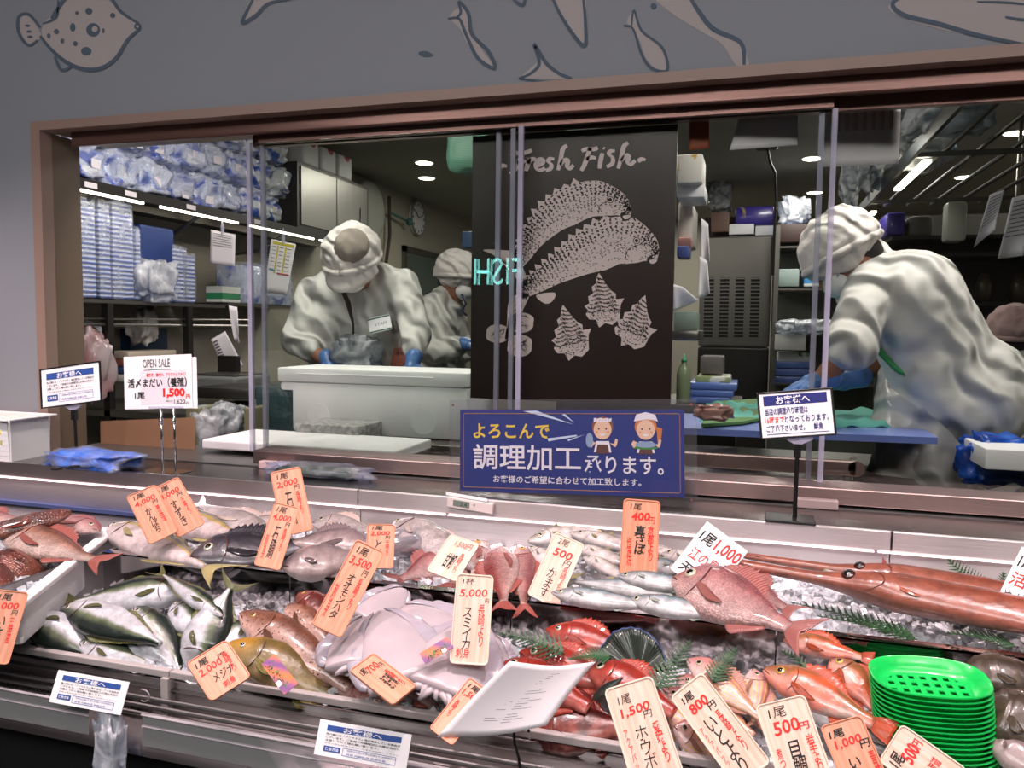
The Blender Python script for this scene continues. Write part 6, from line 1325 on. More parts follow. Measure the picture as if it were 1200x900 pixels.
    bream([(770, 303), (755, 292), (725, 284), (690, 296), (655, 315), (625, 334), (608, 345)], [(0, 1), (.06, 9), (.14, 19), (.28, 31), (.45, 29), (.7, 15), (1, 6)], [(0, 1), (.06, 8), (.14, 15), (.25, 24), (.45, 27), (.7, 15), (1, 6)], 2)
    for cx, cy in ((715, 234), (746, 282)): disc(cx, cy, 5, pl, .0044); disc(cx, cy, 4.2, pd, .0045); disc(cx, cy, 3.3, pl, .0046); disc(cx, cy, 2.1, pd, .0047)
    for cx, cy in ((735, 251), (766, 303)): poly([(cx - 8, cy), (cx + 1, cy - 5), (cx - 2, cy - 1), (cx + 5, cy + 1), (cx + 3, cy + 6), (cx - 4, cy + 8)], pd, .0044); poly([(cx - 5, cy + 2), (cx + 4, cy + 1), (cx + 2, cy + 5), (cx - 3, cy + 6)], pl, .0045)
    poly([(612, 335), (600, 320), (580, 300), (566, 293), (585, 293), (604, 296), (612, 312), (618, 330)], pl); poly([(606, 345), (596, 355), (594, 380), (592, 398), (601, 390), (612, 365), (620, 345)], pl)
    dashes([(606 - 3 * i, 318 - 2 * i, 588 - 2.5 * i, 300, .8) for i in range(6)] + [(604 + i, 352 + 5 * i, 596 + .4 * i, 358 + 5 * i, .9) for i in range(7)], pd, .0044)
    poly([(630, 345), (650, 343), (648, 352), (640, 356), (630, 350)], pl)
    def shell_(cx, cy, s, ang, tipd):
        c_, s_ = math.cos(ang), math.sin(ang); R = lambda x, y: (cx + (x * c_ - y * s_) * s, cy + (x * s_ + y * c_) * s)
        out = []
        pts = [(-26, 8), (-22, 2), (-27, -4), (-19, -8), (-20, -18), (-12, -22), (-13, -32), (-7, -36), (-4, -46), (0, -52), (4, -44), (9, -34), (15, -24), (22, -18), (21, -10), (34, -10), (28, -2), (26, 8), (24, 20), (12, 28), (2, 24), (-8, 30), (-12, 18), (-22, 16)]
        q = [R(*p) for p in pts]; a_ = [L(x, y) for x, y in q]; MB().faces(a_ + [p - V(0, 0, .0004) for p in a_], [tuple(range(len(a_)))]).build('engraved_shell', pl, o, W=False, tri=True)
        hs = []
        for k_ in range(9):
            y_ = -44 + k_ * 6; wd = 4 + k_ * 2.6
            for j in range(int(5 + wd)):
                x_ = -wd + 2 * wd * j / (4 + wd) + rnd.uniform(-.8, .8); a1_ = R(x_, y_ + 2 * math.sin(x_ * .3)); b1_ = R(x_ + 3, y_ + 3.4 + rnd.uniform(-1, 1)); hs.append((*a1_, *b1_, 1.2))
        for r_ in (5, 9, 14):
            for k_ in range(18):
                if rnd.random() < .75: t_ = k_ * PI / 9; a1_ = R(6 + r_ * math.cos(t_), 10 + r_ * .8 * math.sin(t_)); b1_ = R(6 + r_ * math.cos(t_ + .3), 10 + r_ * .8 * math.sin(t_ + .3)); hs.append((*a1_, *b1_, 1.1))
        for k_ in range(70): t_ = rnd.uniform(0, 6.3); r_ = rnd.uniform(15, 22); a1_ = R(2 + r_ * math.cos(t_), 8 + r_ * .8 * math.sin(t_)); hs.append((*a1_, a1_[0] + rnd.uniform(-2.5, 2.5), a1_[1] + rnd.uniform(-2.5, 2.5), .9))
        dashes(hs, pd, .0042)
    shell_(706, 360, .78, -.1, 0); shell_(742, 385, .80, .35, 0); shell_(668, 398, .80, -.2, 0)
    for cx, cy, rx, ry in ((583, 391, 13, 11), (610, 378, 15, 12), (609, 405, 14, 13)):
        poly([(cx + rx * math.cos(k_ * PI / 6) * (1 + .08 * (k_ % 3)), cy + ry * math.sin(k_ * PI / 6)) for k_ in range(12)], pl)
        dashes([(cx + rnd.uniform(-.7, .7) * rx, cy + rnd.uniform(-.7, .7) * ry, cx + rnd.uniform(-.8, .8) * rx, cy + rnd.uniform(-.8, .8) * ry, .8) for _ in range(16)], pd, .0042)
    g_ = mat('exit green', '#2a8a5c', .5, emit=('#2a8a5c', .25)); a_ = L(781, 306)
poster()
# --- right hand side: side shelf by the poster
ss = thing('side_shelf', 'two tier dark shelf running away beside the poster edge', 'shelf', (-.45, 3.5, 1.5))
xs = -.42
MB().b2(-.62, xs, 2.6, 4.6, 1.76, 1.775).build('shelf_board', sdark, ss); MB().b2(-.62, xs, 2.6, 4.6, 1.50, 1.515).build('shelf_board', sdark, ss); MB().b2(-.62, -.60, 2.6, 4.6, .95, 2.2).build('back_board', sdark, ss); MB().b2(-.62, xs, 4.58, 4.6, .95, 1.775).build('end_board', kblack, ss)
pbox(793, 180, 824, 215, 2.75, .18, 'tray_pack', 'cream pack with gold swirl on top of the side shelf', 'tray pack', patt('cream gold', '#dcd8d0', '#c09a3c', 'noise', 8, thr=.6, soft=.03, distort=2)); pbox(793, 215, 826, 232, 2.8, .2, 'white_tray', 'white trays stacked under the cream pack on the side shelf', 'tray', white)
pbox(794, 235, 812, 285, 3.0, .3, 'round_tub', 'pale plastic tubs standing on the lower side shelf', 'tub', mat('pale tub', '#cfc6c0', .4), .03); pbox(794, 278, 810, 290, 2.95, .1, 'pink_tub', 'pink tub bottom below the pale tubs', 'tub', mat('pink tub', '#b5837a', .4)); pbox(793, 288, 808, 302, 2.9, .1, 'blue_packet', 'blue packets under the tubs on the side shelf', 'packet', mat('blue packet', '#4a5a98', .4))
hung_paper(((822, 256), (830, 262), (832, 305), (821, 328)), 2.9, 'white paper slips hanging on the side shelf end, upper one', curl=.02); hung_paper(((820, 300), (829, 306), (832, 344), (818, 350)), 2.85, 'white paper slip hanging lowest beside the ice machine', curl=.02)
hung_paper(((789, 333), (800, 336), (819, 352), (789, 365)), 2.7, 'folded white cloth over the grey green box', curl=.03)
pbox(789, 365, 817, 388, 2.7, .15, 'storage_box', 'grey green plastic box beside the poster edge', 'box', mat('grey green', '#7c8a80', .4)); pbox(786, 387, 819, 399, 2.68, .3, 'small_shelf', 'small steel shelf under the grey green box', 'shelf', sst)
zz0_ = ony(830, 473, 3.3).z
bt = thing('bottle', 'squirt bottle of pale green liquid with a green cap', 'bottle', (0, 3.3, zz0_)); p = V(ony(801, 452, 3.3).x, 3.3, zz0_)
MB().lathe([(.0, 0), (.034, 0), (.037, .01), (.037, .15), (.03, .18), (.014, .205), (.014, .215), (0, .215)], 20, Matrix.Translation(p) @ Matrix.Scale(.78, 4)).build('bottle_body', mat('pale green liquid', '#9aa884', .2, trans=.3), bt, True); MB().lathe([(0, .215), (.016, .215), (.015, .23), (.006, .235), (.004, .26), (0, .26)], 16, Matrix.Translation(p) @ Matrix.Scale(.78, 4)).build('cap', mat('cap green', '#4a9a70', .4), bt, True)
pbox(820, 418, 848, 438, 3.4, .2, 'carton', 'grey carton with pale print behind the blue trays', 'box', mat('grey carton', '#67605e', .6))
# orange card, hung papers at the top of the glass
hung_paper(((808, 139), (831, 138), (831, 174), (808, 176)), 2.06, 'small orange card hung at the top of the glass', ); bpy.data.objects[[k_.name for k_ in C.objects if k_.get('label') == 'small orange card hung at the top of the glass'][0]].data.materials[0] = mat('orange card', '#a8583c', .6)
o1 = hung_paper(((866, 138), (935, 132), (935, 170), (855, 176)), 2.06, 'curled pale paper taped at the top of the middle pane', curl=.0)
hung_paper(((962, 128), (1056, 124), (1053, 192), (961, 196)), 2.12, 'long printed paper with faint rows hung at the top right', [('printed_lines', mat('faint print', '#d0c0c4', .7), [(.2 + .11 * i, .06, .25 + .11 * i, .40) for i in range(7)])])
# --- ice machine
YI = 6.0; A_, B_ = ony(818, 405, YI), ony(906, 276, YI)
im = thing('ice_machine', 'tall steel ice machine with four louvred vents at the back', 'ice machine', (A_.x, YI, .15))
MB().b2(A_.x, B_.x, YI, YI + .6, A_.z, B_.z, bev=.01).build('upper_body', sst, im); MB().b2(A_.x, B_.x, YI - .01, YI + .6, .15, A_.z - .01, bev=.01).build('lower_body', mat('lower door', '#4f4c4a', .3, .9), im)
for k in range(4):
    xa, xb = ony(824 + 18 * k, 395, YI - .005), ony(837 + 18 * k, 325, YI - .005); mb = MB(); mb.b2(xa.x, xb.x, YI - .004, YI + .002, xa.z, xb.z); mb.build('vent_back', kblack, im); mb = MB()
    for j in range(16): z = xa.z + (xb.z - xa.z) * (j + .5) / 16; mb.b2(xa.x, xb.x, YI - .014, YI - .006, z, z + .010)
    mb.build('louvre', sst, im)
MB().b2(A_.x, B_.x, YI + .45, YI + .6, B_.z + .01, B_.z + .20).build('hood', mat('hood brown', '#3a2a26', .5), im)
pp = patt('purple yellow pack', '#3b2f8a', '#b8a048', 'noise', 4, thr=.6, soft=.03, distort=1.5, rough=.3, coat=.5)
o = pbox(861, 240, 908, 265, 6.05, .3, 'tissue_pack', 'purple and yellow wrapped tissue pack on the ice machine', 'tissue pack', pp, .04); pbox(854, 262, 884, 275, 6.05, .3, 'white_carton', 'white carton under the purple tissue pack, left one', 'box', white); pbox(885, 264, 908, 276, 6.05, .3, 'white_carton', 'white carton under the purple tissue pack, right one', 'box', white)
pbox(833, 248, 855, 272, 6.05, .3, 'brown_box', 'brown paper parcel left of the purple tissue pack', 'box', mat('brown parcel', '#6a4f44', .6)); crumple('plastic_bag', 'clear grey bag standing above the brown parcel', 'plastic bag', ony(843, 248, 6.2), (.16, .2, .28), film('grey bag', '#8f9490', cover=.3), 91, amp=.4)
pbox(911, 262, 946, 284, 5.62, .3, 'dark_carton', 'dark brown carton under a clear bag above the steel rack', 'box', mat('dark carton', '#33201e', .6)); crumple('plastic_bag', 'clear knotted bag on the dark brown carton', 'plastic bag', ony(930, 262, 5.75), (.18, .2, .18), film('clear bag b', cover=.45), 92, amp=.45)
q = onz(899, 170, 2.48); o = thing('ceiling_socket', 'dark ceiling socket with a hanging cable above the ice machine', 'socket', q); MB().box(q + V(0, 0, .0), (.12, .08, .05), bev=.01).build('socket_body', mat('socket brown', '#241a18', .5), o); MB().tube([q, q + V(.02, 0, -.1), q + V(.05, 0, -.16), q + V(.06, .05, -.3), q + V(.06, .1, -.75)], .008, 6).build('cable', kblack, o)
# --- steel rack with boxes
YR = 5.6; rk = thing('steel_rack', 'steel shelving rack right of the ice machine', 'rack', (.2, YR, .15))
xa, xb = ony(908, 300, YR).x, ony(992, 300, YR).x
for py in (288, 338, 392, 450): z = ony(945, py, YR).z; MB().b2(xa, xb + .3, YR, YR + .4, z - .012, z).build('shelf_board', sst, rk)
for x in (xa + .015, xb + .28): MB().b2(x - .015, x + .015, YR, YR + .03, .15, 2.1).build('post', sst, rk)
MB().b2(xa, xb + .3, YR + .38, YR + .4, .15, 2.1).build('back_panel', mat('rack back', '#5c5f58', .6), rk)
zr = lambda py: ony(945, py, YR).z
pbox(912, 315, 937, 336, 5.62, .2, 'clear_tub', 'clear lidded tub on the upper rack shelf', 'tub', mat('clear tub', '#8fa09c', .3)); pbox(942, 318, 963, 336, 5.62, .2, 'tissue_box', 'white and blue tissue box on the rack shelf', 'box', patt('tissue box', '#dfe6ea', '#3f8ac8', 'wave', 4, 'Z', .6)); pbox(966, 318, 985, 336, 5.62, .2, 'tissue_box', 'white and green box beside the blue tissue box', 'box', patt('tissue box b', '#dfe6ea', '#6aa85a', 'wave', 4, 'Z', .6))
for i, (x, y) in enumerate(((915, 380), (933, 377), (952, 377), (970, 373))): crumple('packed_tray', 'film covered food pack on the middle rack shelf', 'food pack', ony(x + 8, 391, 5.5), (.14, .2, .09), film('pack clear', '#dfe4ea', cover=.6), 100 + i, amp=.3, group='film covered packs on the middle rack shelf')
pbox(908, 392, 945, 410, 5.5, .2, 'white_carton', 'white carton with red mark under the food packs', 'box', patt('white red', '#b02030', '#dcdad6', 'voronoi', 5, thr=.22, soft=.02))
for i in range(3): pbox(908 - 2 * i, 424 + i * 9, 952, 431 + i * 9, 5.62, .3, 'blue_tray', 'blue tray under the white radish tray, %s of three' % ('top', 'middle', 'bottom')[i], 'tray', kblue)
pbox(911, 413, 950, 424, 5.64, .25, 'garnish_tray', 'tray of white shredded radish with green and pink garnish', 'food tray', patt('radish', '#e4e4e2', '#4a7a44', 'noise', 9, thr=.6, soft=.03), .02)
for i in range(3): pbox(806, 450 + i * 8, 864 - i * 4, 456 + i * 8, 3.3, .3, 'blue_tray', 'blue tray beside the squirt bottle, %s of the pile' % ('topmost', 'middle', 'lowest')[i], 'tray', kblue)
pbox(815, 442, 856, 450, 3.35, .25, 'salad_tray', 'tray of green garnish on the blue tray pile', 'food tray', patt('salad', '#8f9a6a', '#d8d6c8', 'noise', 14, thr=.5))
zz_ = ony(830, 473, 3.3).z
sc2 = thing('side_counter', 'steel side counter behind the poster edge carrying blue trays and bottle', 'counter', (-.3, 3.4, .15)); MB().b2(-.58, -.02, 3.22, 3.75, zz_ - .03, zz_, bev=.004).build('countertop', sst, sc2); MB().b2(-.56, -.04, 3.25, 3.72, .15, zz_ - .03).build('cabinet_body', sdark, sc2)
# --- cutting counter in front of the right worker
YC = 2.22
ct_ = thing('prep_table', 'steel preparation table with rounded front rail in front of the right worker', 'table', (.2, 2.5, .15))
zt = .985
MB().b2(-.45, .46, YC - .03, 2.9, zt - .03, zt).build('tabletop', sst, ct_)
a_ = ony(818, 535, 2.16); b_ = ony(1010, 552, 2.16); rz_ = ony(900, 543, 2.16).z
MB().b2(-.7, b_.x - .012, 2.15, 2.17, rz_ - .02, rz_ + .02, bev=.004).cyl((b_.x - .014, 2.15, rz_), (b_.x - .014, 2.17, rz_), .02, n=24).build('front_rail', mat('rail steel', '#a08a86', .35, .9), ct_)
MB().tube([(b_.x - .02, 2.17, rz_ + .02), (.33, 2.6, zt)], .01, 8).tube([(b_.x - .03, 2.17, rz_ - .02), (.33, 2.3, .15)], .012, 8).tube([(-.6, 2.17, rz_ - .02), (-.6, 2.3, .15)], .012, 8).build('frame', sst, ct_)
zc_ = ony(950, 510, 2.2).z
P_ = [onz(x, y, zc_) for x, y in ((690, 492), (808, 484), (905, 482), (1062, 492), (1105, 514), (800, 495 + 0))]
a_, b_ = onz(1104, 513, zc_), onz(760, 492, zc_); c_ = onz(1055, 490, zc_)
cbd = MB().prism([(a_.x - .9, 2.2), (a_.x - .01, a_.y), (c_.x + .02, 2.62), (a_.x - .9, 2.62)], zc_ - .018, zc_).build('cutting_board', mat('cutting board blue', '#7183cc', .35, coat=.3), None); tag(cbd, 'wide blue cutting board in front of the right worker', 'cutting board')
gt = patt('green mat', '#4f7a3c', '#5f8a4a', 'wave', 60, 'X', .5, rough=.6)
def slab(pxs, z, t, name, label, cat, m, bump=0):
    q = [onz(x, y, z) for x, y in pxs]; mb = MB(); mb.prism([(p.x, p.y) for p in q], z - t, z); return tag(mb.build(name, m, None), label, cat)
slab([(822, 497), (836, 470), (905, 466), (912, 486), (870, 494)], zc_ + .012, .008, 'green_mat', 'green plastic mat behind the framed notice', 'mat', gt)
def cloth(px0, px1, y0, y1, zb, name, label, m, seed=0):
    from mathutils import noise
    g = []; a_, b_ = onz(px0, y1, zb), onz(px1, y1, zb); c_, d_ = onz(px0 + 6, y0, zb), onz(px1 - 12, y0, zb)
    for i in range(31):
        u = i / 30; g.append([a_.lerp(b_, u).lerp(c_.lerp(d_, u), j / 14) + V(0, .01 * noise.noise(V(u * 6, 3, seed)), .012 + .012 * noise.noise(V(u * 7, j * .35, seed)) - (.012 if j in (0, 14) or i in (0, 30) else 0)) for j in range(15)])
    o = MB().loft(g, caps=False, closed=False).build(name, m, None, True); s = o.modifiers.new('s', 'SOLIDIFY'); s.thickness = .003; bake(o); return tag(o, label, 'towel')
tq = patt('turquoise towel', '#5fb8a8', '#7fcabc', 'wave', 120, 'X', .5, rough=.9)
cloth(820, 905, 474, 494, zc_ + .002, 'towel', 'turquoise ribbed towel on the board behind the framed notice', tq, 1); cloth(940, 1056, 482, 500, zc_ + .002, 'towel', 'turquoise towel end right of the framed notice', tq, 2)
crumple('fish_fillet', 'dark pink fish fillet piece on the turquoise towel', 'fillet', ony(835, 492, 2.24), (.09, .04, .04), patt('fillet', '#8a5450', '#b88a84', 'noise', 12, thr=.5, rough=.3, coat=.5), 121, amp=.5)
o = crumple('plastic_bag', 'blue crumpled bag at the far right edge', 'plastic bag', ony(1165, 566, 2.3), (.16, .14, .12), patt('blue bag', '#16409a', '#2a62c8', 'noise', 10, thr=.5, rough=.25, bump=.01), 131, amp=.4)
o = pbox(1154, 531, 1260, 550, 2.12, .2, 'foam_board', 'white foam lid at the far right edge inside the window', 'foam board', foam_m, .004)
# --- overhead shelf on the right
oh = thing('overhead_shelf', 'overhead steel pipe shelf with led tubes at the upper right', 'shelf', (.9, 3.6, 2.1))
for x in (.6, .72, .84, .96, 1.08, 1.2): MB().tube([(x, 2.1, 2.12), (x, 5.0, 2.12)], .010, 8).build('shelf_pipe', sdark, oh)
MB().b2(.585, .60, 2.1, 5.0, 2.08, 2.13).build('side_rail', sst, oh)
for y in (2.5, 3.5, 4.7): MB().b2(.6, 1.3, y, y + .02, 2.09, 2.11).build('cross_bar', sst, oh); MB().cyl((1.3, y, 2.1), (1.3, y, 2.5), .01, n=8).build('hanger_rod', sst, oh)
for y0_, y1_ in ((3.50, 4.16), (4.9, 5.0)): MB().b2(.635, .665, y0_, y1_, 2.068, 2.08).build('led_tube', led, oh)
for i, (x, y, sx) in enumerate(((.72, 2.75, .3), (.68, 3.3, .26), (.7, 3.9, .24), (.95, 2.9, .3))): crumple('plastic_bag', ('clear bag of tubs on the overhead shelf behind the hung print', 'clear crinkled bag on the overhead shelf, second from the window', 'clear crinkled bag farthest along the overhead shelf', 'clear bag in the right part of the overhead shelf')[i], 'plastic bag', V(x, y, 2.135), (sx, .35, .24), film('ceiling bag', '#9aa8ae', cover=.35, scale=10), 140 + i, amp=.4)
for i in range(3): crumple('hanging_bag', ('clear bag hanging in shreds left of the led tube', 'narrow clear bag hanging over the right worker cap', 'clear bag hanging in the middle below the hung print')[i], 'plastic bag', ony(997 + 14 * i, 238 - 14 * i, 4.2), (.09, .1, .34), film('hang bag', '#aab8c0', cover=.5), 150 + i, amp=.5)
for i in range(2):
    c_ = ((1142, 223), (1178, 228))[i]; hung_paper(((1160, 228), (1177, 222), (1165, 270), (1142, 290)) if i == 0 else ((1186, 232), (1215, 224), (1198, 300), (1170, 303)), 3.4, ('white paper hung on the right wall rail, nearer the worker', 'white handwritten paper at the right photo edge')[i], [('printed_lines', gm, linesr[:9])], curl=.02)
rr = MB().b2(1.15, 1.9, 3.45, 3.47, ony(1170, 222, 3.45).z, ony(1170, 218, 3.45).z + .01).build('paper_rail', sdark, None); tag(rr, 'dark rail the right hand papers hang from', 'rail')
pbox(1108, 235, 1135, 283, 4.2, .1, 'hanging_tub', 'pale translucent tubs hanging behind the right worker', 'tub', mat('pale tub b', '#8f908a', .35), .02); pbox(1038, 248, 1062, 276, 4.92, .3, 'tissue_pack', 'purple wrapped tissue pack behind the right worker cap', 'tissue pack', pp, .03); pbox(1064, 252, 1095, 278, 4.92, .2, 'hanging_tub', 'dim bagged tubs between tissue pack and hanging tubs', 'tub', mat('dim tub', '#5c5a54', .35), .03)
rs = thing('rear_shelf', 'dark rear shelving behind the right worker', 'shelf', (1.2, 5, .15))
for z in (1.25, 1.55, 1.82, ony(1050, 277, 4.92).z - .02): MB().b2(.75, 1.75, 4.9, 5.3, z, z + .02).build('shelf_board', sdark, rs)
MB().b2(.75, 1.75, 5.3, 5.32, .15, 2.1).build('back_board', mat('shelf back', '#3a3832', .6), rs); MB().b2(1.72, 1.76, 4.9, 5.3, .15, 2.1).build('end_post', mat('wood post', '#4a3a30', .6), rs)
for i in range(5): o = MB().lathe([(0, 0), (.04, 0), (.045, .1), (.02, .16), (0, .16)], 16).build('jar', mat('dark jar', '#40382e', .4), None, True); o.location = (.9 + .17 * i, 4.98, 1.57); tag(o, 'dark jar on the rear shelf behind the right worker', 'jar', 'jars on the rear shelf')
MB().b2(1.35, 1.75, 8.15, 8.2, 1.2, 1.9).build('w', kblack, None); o = bpy.data.objects['w']; o.name = 'electric_panel'; tag(o, 'dark panel on the rear kitchen wall', 'panel')
# lit letters of a shop sign across the aisle, seen reversed in the glass
def neon():
    P_ = ony(583, 318, ga); d = ray(583, 318); t = (2.9) / abs(d.y); q = P_ + V(d.x * t, -2.9, d.z * t)
    r = thing('lit_sign', 'small turquoise lit letters across the aisle, seen only as a reflection in the glass', 'sign', (q.x, q.y, q.z))
    mb = MB(); Mx = Matrix(((1, 0, 0, q.x), (0, 0, 1, q.y), (0, 1, 0, q.z), (0, 0, 0, 1))); Mx = Matrix(((-1, 0, 0, q.x), (0, 0, 1, q.y), (0, 1, 0, q.z), (0, 0, 0, 1)))
    fit_text(mb, 'FISH', (0, 0, 1, 1), Mx, .32, .17, bold=-.005); mb.build('lit_letters', mat('neon turquoise', '#9ff0ea', .5, emit=('#8ff0ea', 14)), r); MB().box((q.x, q.y - .02, q.z), (.4, .02, .24)).build('backing_panel', kblack, r)
    MB().cyl((q.x, q.y - .02, q.z + .12), (q.x, q.y - .02, 3.2), .008, n=8).build('hanger_rod', kblack, r)
neon()
# ================================================================ people
skin_m = mat('skin', '#8f5f48', .5, sss=.1); coatm = mat('white work coat', '#d2cfcb', .7, fold=(3.6, .035)); capm = mat('white cap cloth', '#d2cac7', .75, fold=(6, .010)); maskm = mat('face mask', '#dcdcdc', .7)
glovem = mat('blue glove', '#476ca6', .4); trous = mat('white trousers', '#b5b2ae', .75); apronm = mat('plastic apron', '#bcb9b7', .3, fold=(3.5, .03), coat=.2); shirt = mat('dark shirt', '#2a1a1a', .7); hairm_ = mat('dark hair', '#17120f', .7); bootm = mat('white boots', '#b8b6b0', .5)
def frame3(f, u): f = Vector(f).normalized(); u = Vector(u); u = (u - f * u.dot(f)).normalized(); s = f.cross(u); return Matrix(((s.x, f.x, u.x), (s.y, f.y, u.y), (s.z, f.z, u.z))), s, f, u
def person(label, J, coat_wr=((.16, .016), (.04, .006)), capcol=capm, mesh_top=False, gloves=True, legs_m=trous, torso_r=.13, cap_s=1.0, visor=False, sleeves=(1, 1)):
    R, s, f, u = frame3(*J['look']); H = J['head']; root = thing('person', label, 'person', (J['pel'].x, J['pel'].y, .15))
    parts = [('e', H, (.072, .092, .105), R), ('e', H + f * .02 - u * .065, (.055, .065, .055), R), ('e', H + f * .098 - u * .022, (.013, .018, .022), R), ('e', H + f * .082 - u * .07, (.022, .014, .012), R),
             ('c', H - u * .06 - f * .01, .052, J['neck'], .058), ('c', J['SL'], .06, J['SR'], .06), ('c', (J['SL'] * .7 + J['SR'] * .3), .09, J['pel'] + (J['SL'] - J['SR']) * .2, .10), ('c', (J['SL'] * .3 + J['SR'] * .7), .09, J['pel'] - (J['SL'] - J['SR']) * .2, .10)]
    for sg in (-1, 1): parts.append(('e', H + s * sg * .073 - f * .005 - u * .01, (.012, .02, .03), R))
    lat = (J['SL'] - J['SR']); lat.z = 0; lat.normalize()
    feet = []
    for k_, sg in (('L', 1), ('R', -1)):
        parts += [('c', J['S' + k_], .052, J['E' + k_], .042), ('c', J['E' + k_], .041, J['W' + k_], .027)]
        hip = J['pel'] + lat * .09 * sg - V(0, 0, .04); kn = V(hip.x + J.get('kx', 0), hip.y - .02, .62); ft = V(hip.x, hip.y + .02, .23); parts += [('c', hip, .085, kn, .058), ('c', kn, .056, ft, .04), ('c', ft, .04, ft + J.get('toe', V(0, -.14, -.035)), .03)]; feet.append((hip, kn, ft))
    hands = []
    for k_ in 'LR':
        W = J['W' + k_]; d = J['H' + k_].normalized(); sd = d.cross(V(0, 0, 1)).normalized() if abs(d.z) < .95 else V(1, 0, 0); pn = sd.cross(d).normalized(); hp = [('c', W, .024, W + d * .03, .028), ('e', W + d * .055, (.04, .042, .018), Matrix((sd, d, pn)).transposed())]
        for i, (o_, l_) in enumerate(((-.030, .060), (-.010, .070), (.010, .066), (.029, .052))):
            a_ = W + d * .088 + sd * o_; b_ = a_ + d * l_ * .5 - V(0, 0, .006 + .003 * i); c_ = b_ + (d * .6 - V(0, 0, .8)).normalized() * l_ * .5; hp += [('c', a_, .0098, b_, .009), ('c', b_, .009, c_, .0075)]
        th = -1 if k_ == 'L' else 1; a_ = W + d * .03 + sd * .036 * th; b_ = a_ + (d * .6 + sd * th * .7).normalized() * .035; hp += [('c', a_, .012, b_, .011), ('c', b_, .011, b_ + (d * .9 - V(0, 0, .3)).normalized() * .03, .0085)]
        hands.append(hp); parts += [('c', *[q for q in h_[1:]]) if h_[0] == 'c' else h_ for h_ in hp]
    organic('body', parts, skin_m, root, voxel=.009, smooth=3)
    for sg in (-1, 1):
        e = MB().ball(H + f * .084 + s * sg * .032 + u * .012, .011, n=8).build('eye', mat('eye white', '#e8e4e0', .2), root, True); MB().ball(H + f * .094 + s * sg * .032 + u * .012, .0045, n=6).build('pupil', pupil, e, True)
    if gloves:
        for hp in hands: organic('glove', [(q[0], q[1], q[2] + .0025, q[3], q[4] + .0025) if q[0] == 'c' else ('e', q[1], tuple(r + .0025 for r in q[2]), q[3]) for q in hp] + [('c', hp[0][1] - (hp[0][3] - hp[0][1]) * .8, .034, hp[0][1], .031)], glovem, root, voxel=.005, smooth=2)
    co = [('c', J['SL'], .066, J['SR'], .066), ('c', J['neck'] * .8 + J['head'] * .2, .062, J['chest'], .11), ('c', J['neck'], .075, J['SL'], .064), ('c', J['neck'], .075, J['SR'], .064), ('e', (J['SL'] + J['SR']) / 2 * .6 + J['neck'] * .4, (.12, .10, .07))]
    for t in (0, 1):
        a_ = J['SL'] * (.75 - .5 * t) + J['SR'] * (.25 + .5 * t); m_ = (J['chest'] + lat * .08 * (1 - 2 * t)); b_ = J['pel'] + lat * .08 * (1 - 2 * t); co += [('c', a_, .10, m_, torso_r), ('c', m_, torso_r, b_, torso_r + .01), ('c', b_, torso_r + .01, b_ + J.get('hem', V(0, 0, -.14)), torso_r + .03)]
    for k_, cs in zip('LR', sleeves):
        cf = J['E' + k_].lerp(J['W' + k_], J.get('cuff', .62)); co += [('c', J['S' + k_], .070, J['E' + k_], .062 * cs), ('c', J['E' + k_], .066 * cs, cf, .052 * cs)]
    organic('coat', co, coatm, root, voxel=.011, smooth=14, wrinkle=coat_wr)
    lg = []
    for hip, kn, ft in feet: lg += [('c', hip, .115, kn, .085), ('c', kn, .083, ft + V(0, 0, .02), .07)]
    mb = MB(); cn = J['neck'] * .75 + J['chest'] * .25; nd = (J['head'] - J['neck']).normalized(); e1 = nd.cross(V(.3, 1, .2)).normalized(); e2 = nd.cross(e1); mb.tube([cn + nd * .03 + e1 * math.cos(a_) * .072 + e2 * math.sin(a_) * .072 for a_ in [i * PI / 10 for i in range(21)]], .014, 8, flat=1.6); mb.build('collar', coatm, root, True)
    organic('trousers', lg, legs_m, root, voxel=.014, wrinkle=((.08, .02),))
    for hip, kn, ft in feet: organic('boot', [('c', ft + V(0, 0, .06), .062, ft - V(0, 0, .02), .05), ('c', ft - V(0, 0, .02), .05, ft + J.get('toe', V(0, -.14, -.035)), .042)], bootm, root, voxel=.012)
    organic('hair', [('e', H - f * .018 + u * .012, (.078, .084, .10), R), ('e', H - f * .05 - u * .04, (.06, .045, .05), R)], hairm_, root, voxel=.010)
    cp = [('e', H + u * .035 - f * .012, (.102 * cap_s, .118 * cap_s, .098 * cap_s), R), ('e', H + u * .01 - f * .02, (.098 * cap_s, .108 * cap_s, .07 * cap_s), R)]
    organic('cap', cp, capcol, root, voxel=.009, smooth=2, wrinkle=((.05, .022), (.02, .008)))
    mb = MB(); mb.tube([H + (f * math.cos(a_) * .108 * cap_s + s * math.sin(a_) * .095 * cap_s) + u * (.005 + .035 * math.cos(a_)) for a_ in [i * PI / 12 for i in range(25)]], .012, 8); mb.build('cap_band', capcol, root, True)
    if visor:
        g = []
        for i in range(17):
            a_ = -1.35 + 2.7 * i / 16; g.append([H + f * math.cos(a_) * (.10 + .012 * j) + s * math.sin(a_) * (.098 + .004 * j) + u * (.055 - .016 * j) for j in range(6)])
        o = MB().loft(g, caps=False, closed=False).build('visor', capcol, root, True); q = o.modifiers.new('s', 'SOLIDIFY'); q.thickness = .004; bake(o)
    if mesh_top: organic('cap_mesh', [('e', H + u * .070 + f * .012 - s * .022, (.082, .092, .078), R)], mat('grey cap mesh', '#857a73', .8, fold=(5, .012)), root, voxel=.009, wrinkle=((.05, .012),))
    organic('face_mask', [('e', H + f * .072 - u * .045, (.058, .042, .046), R)], maskm, root, voxel=.007)
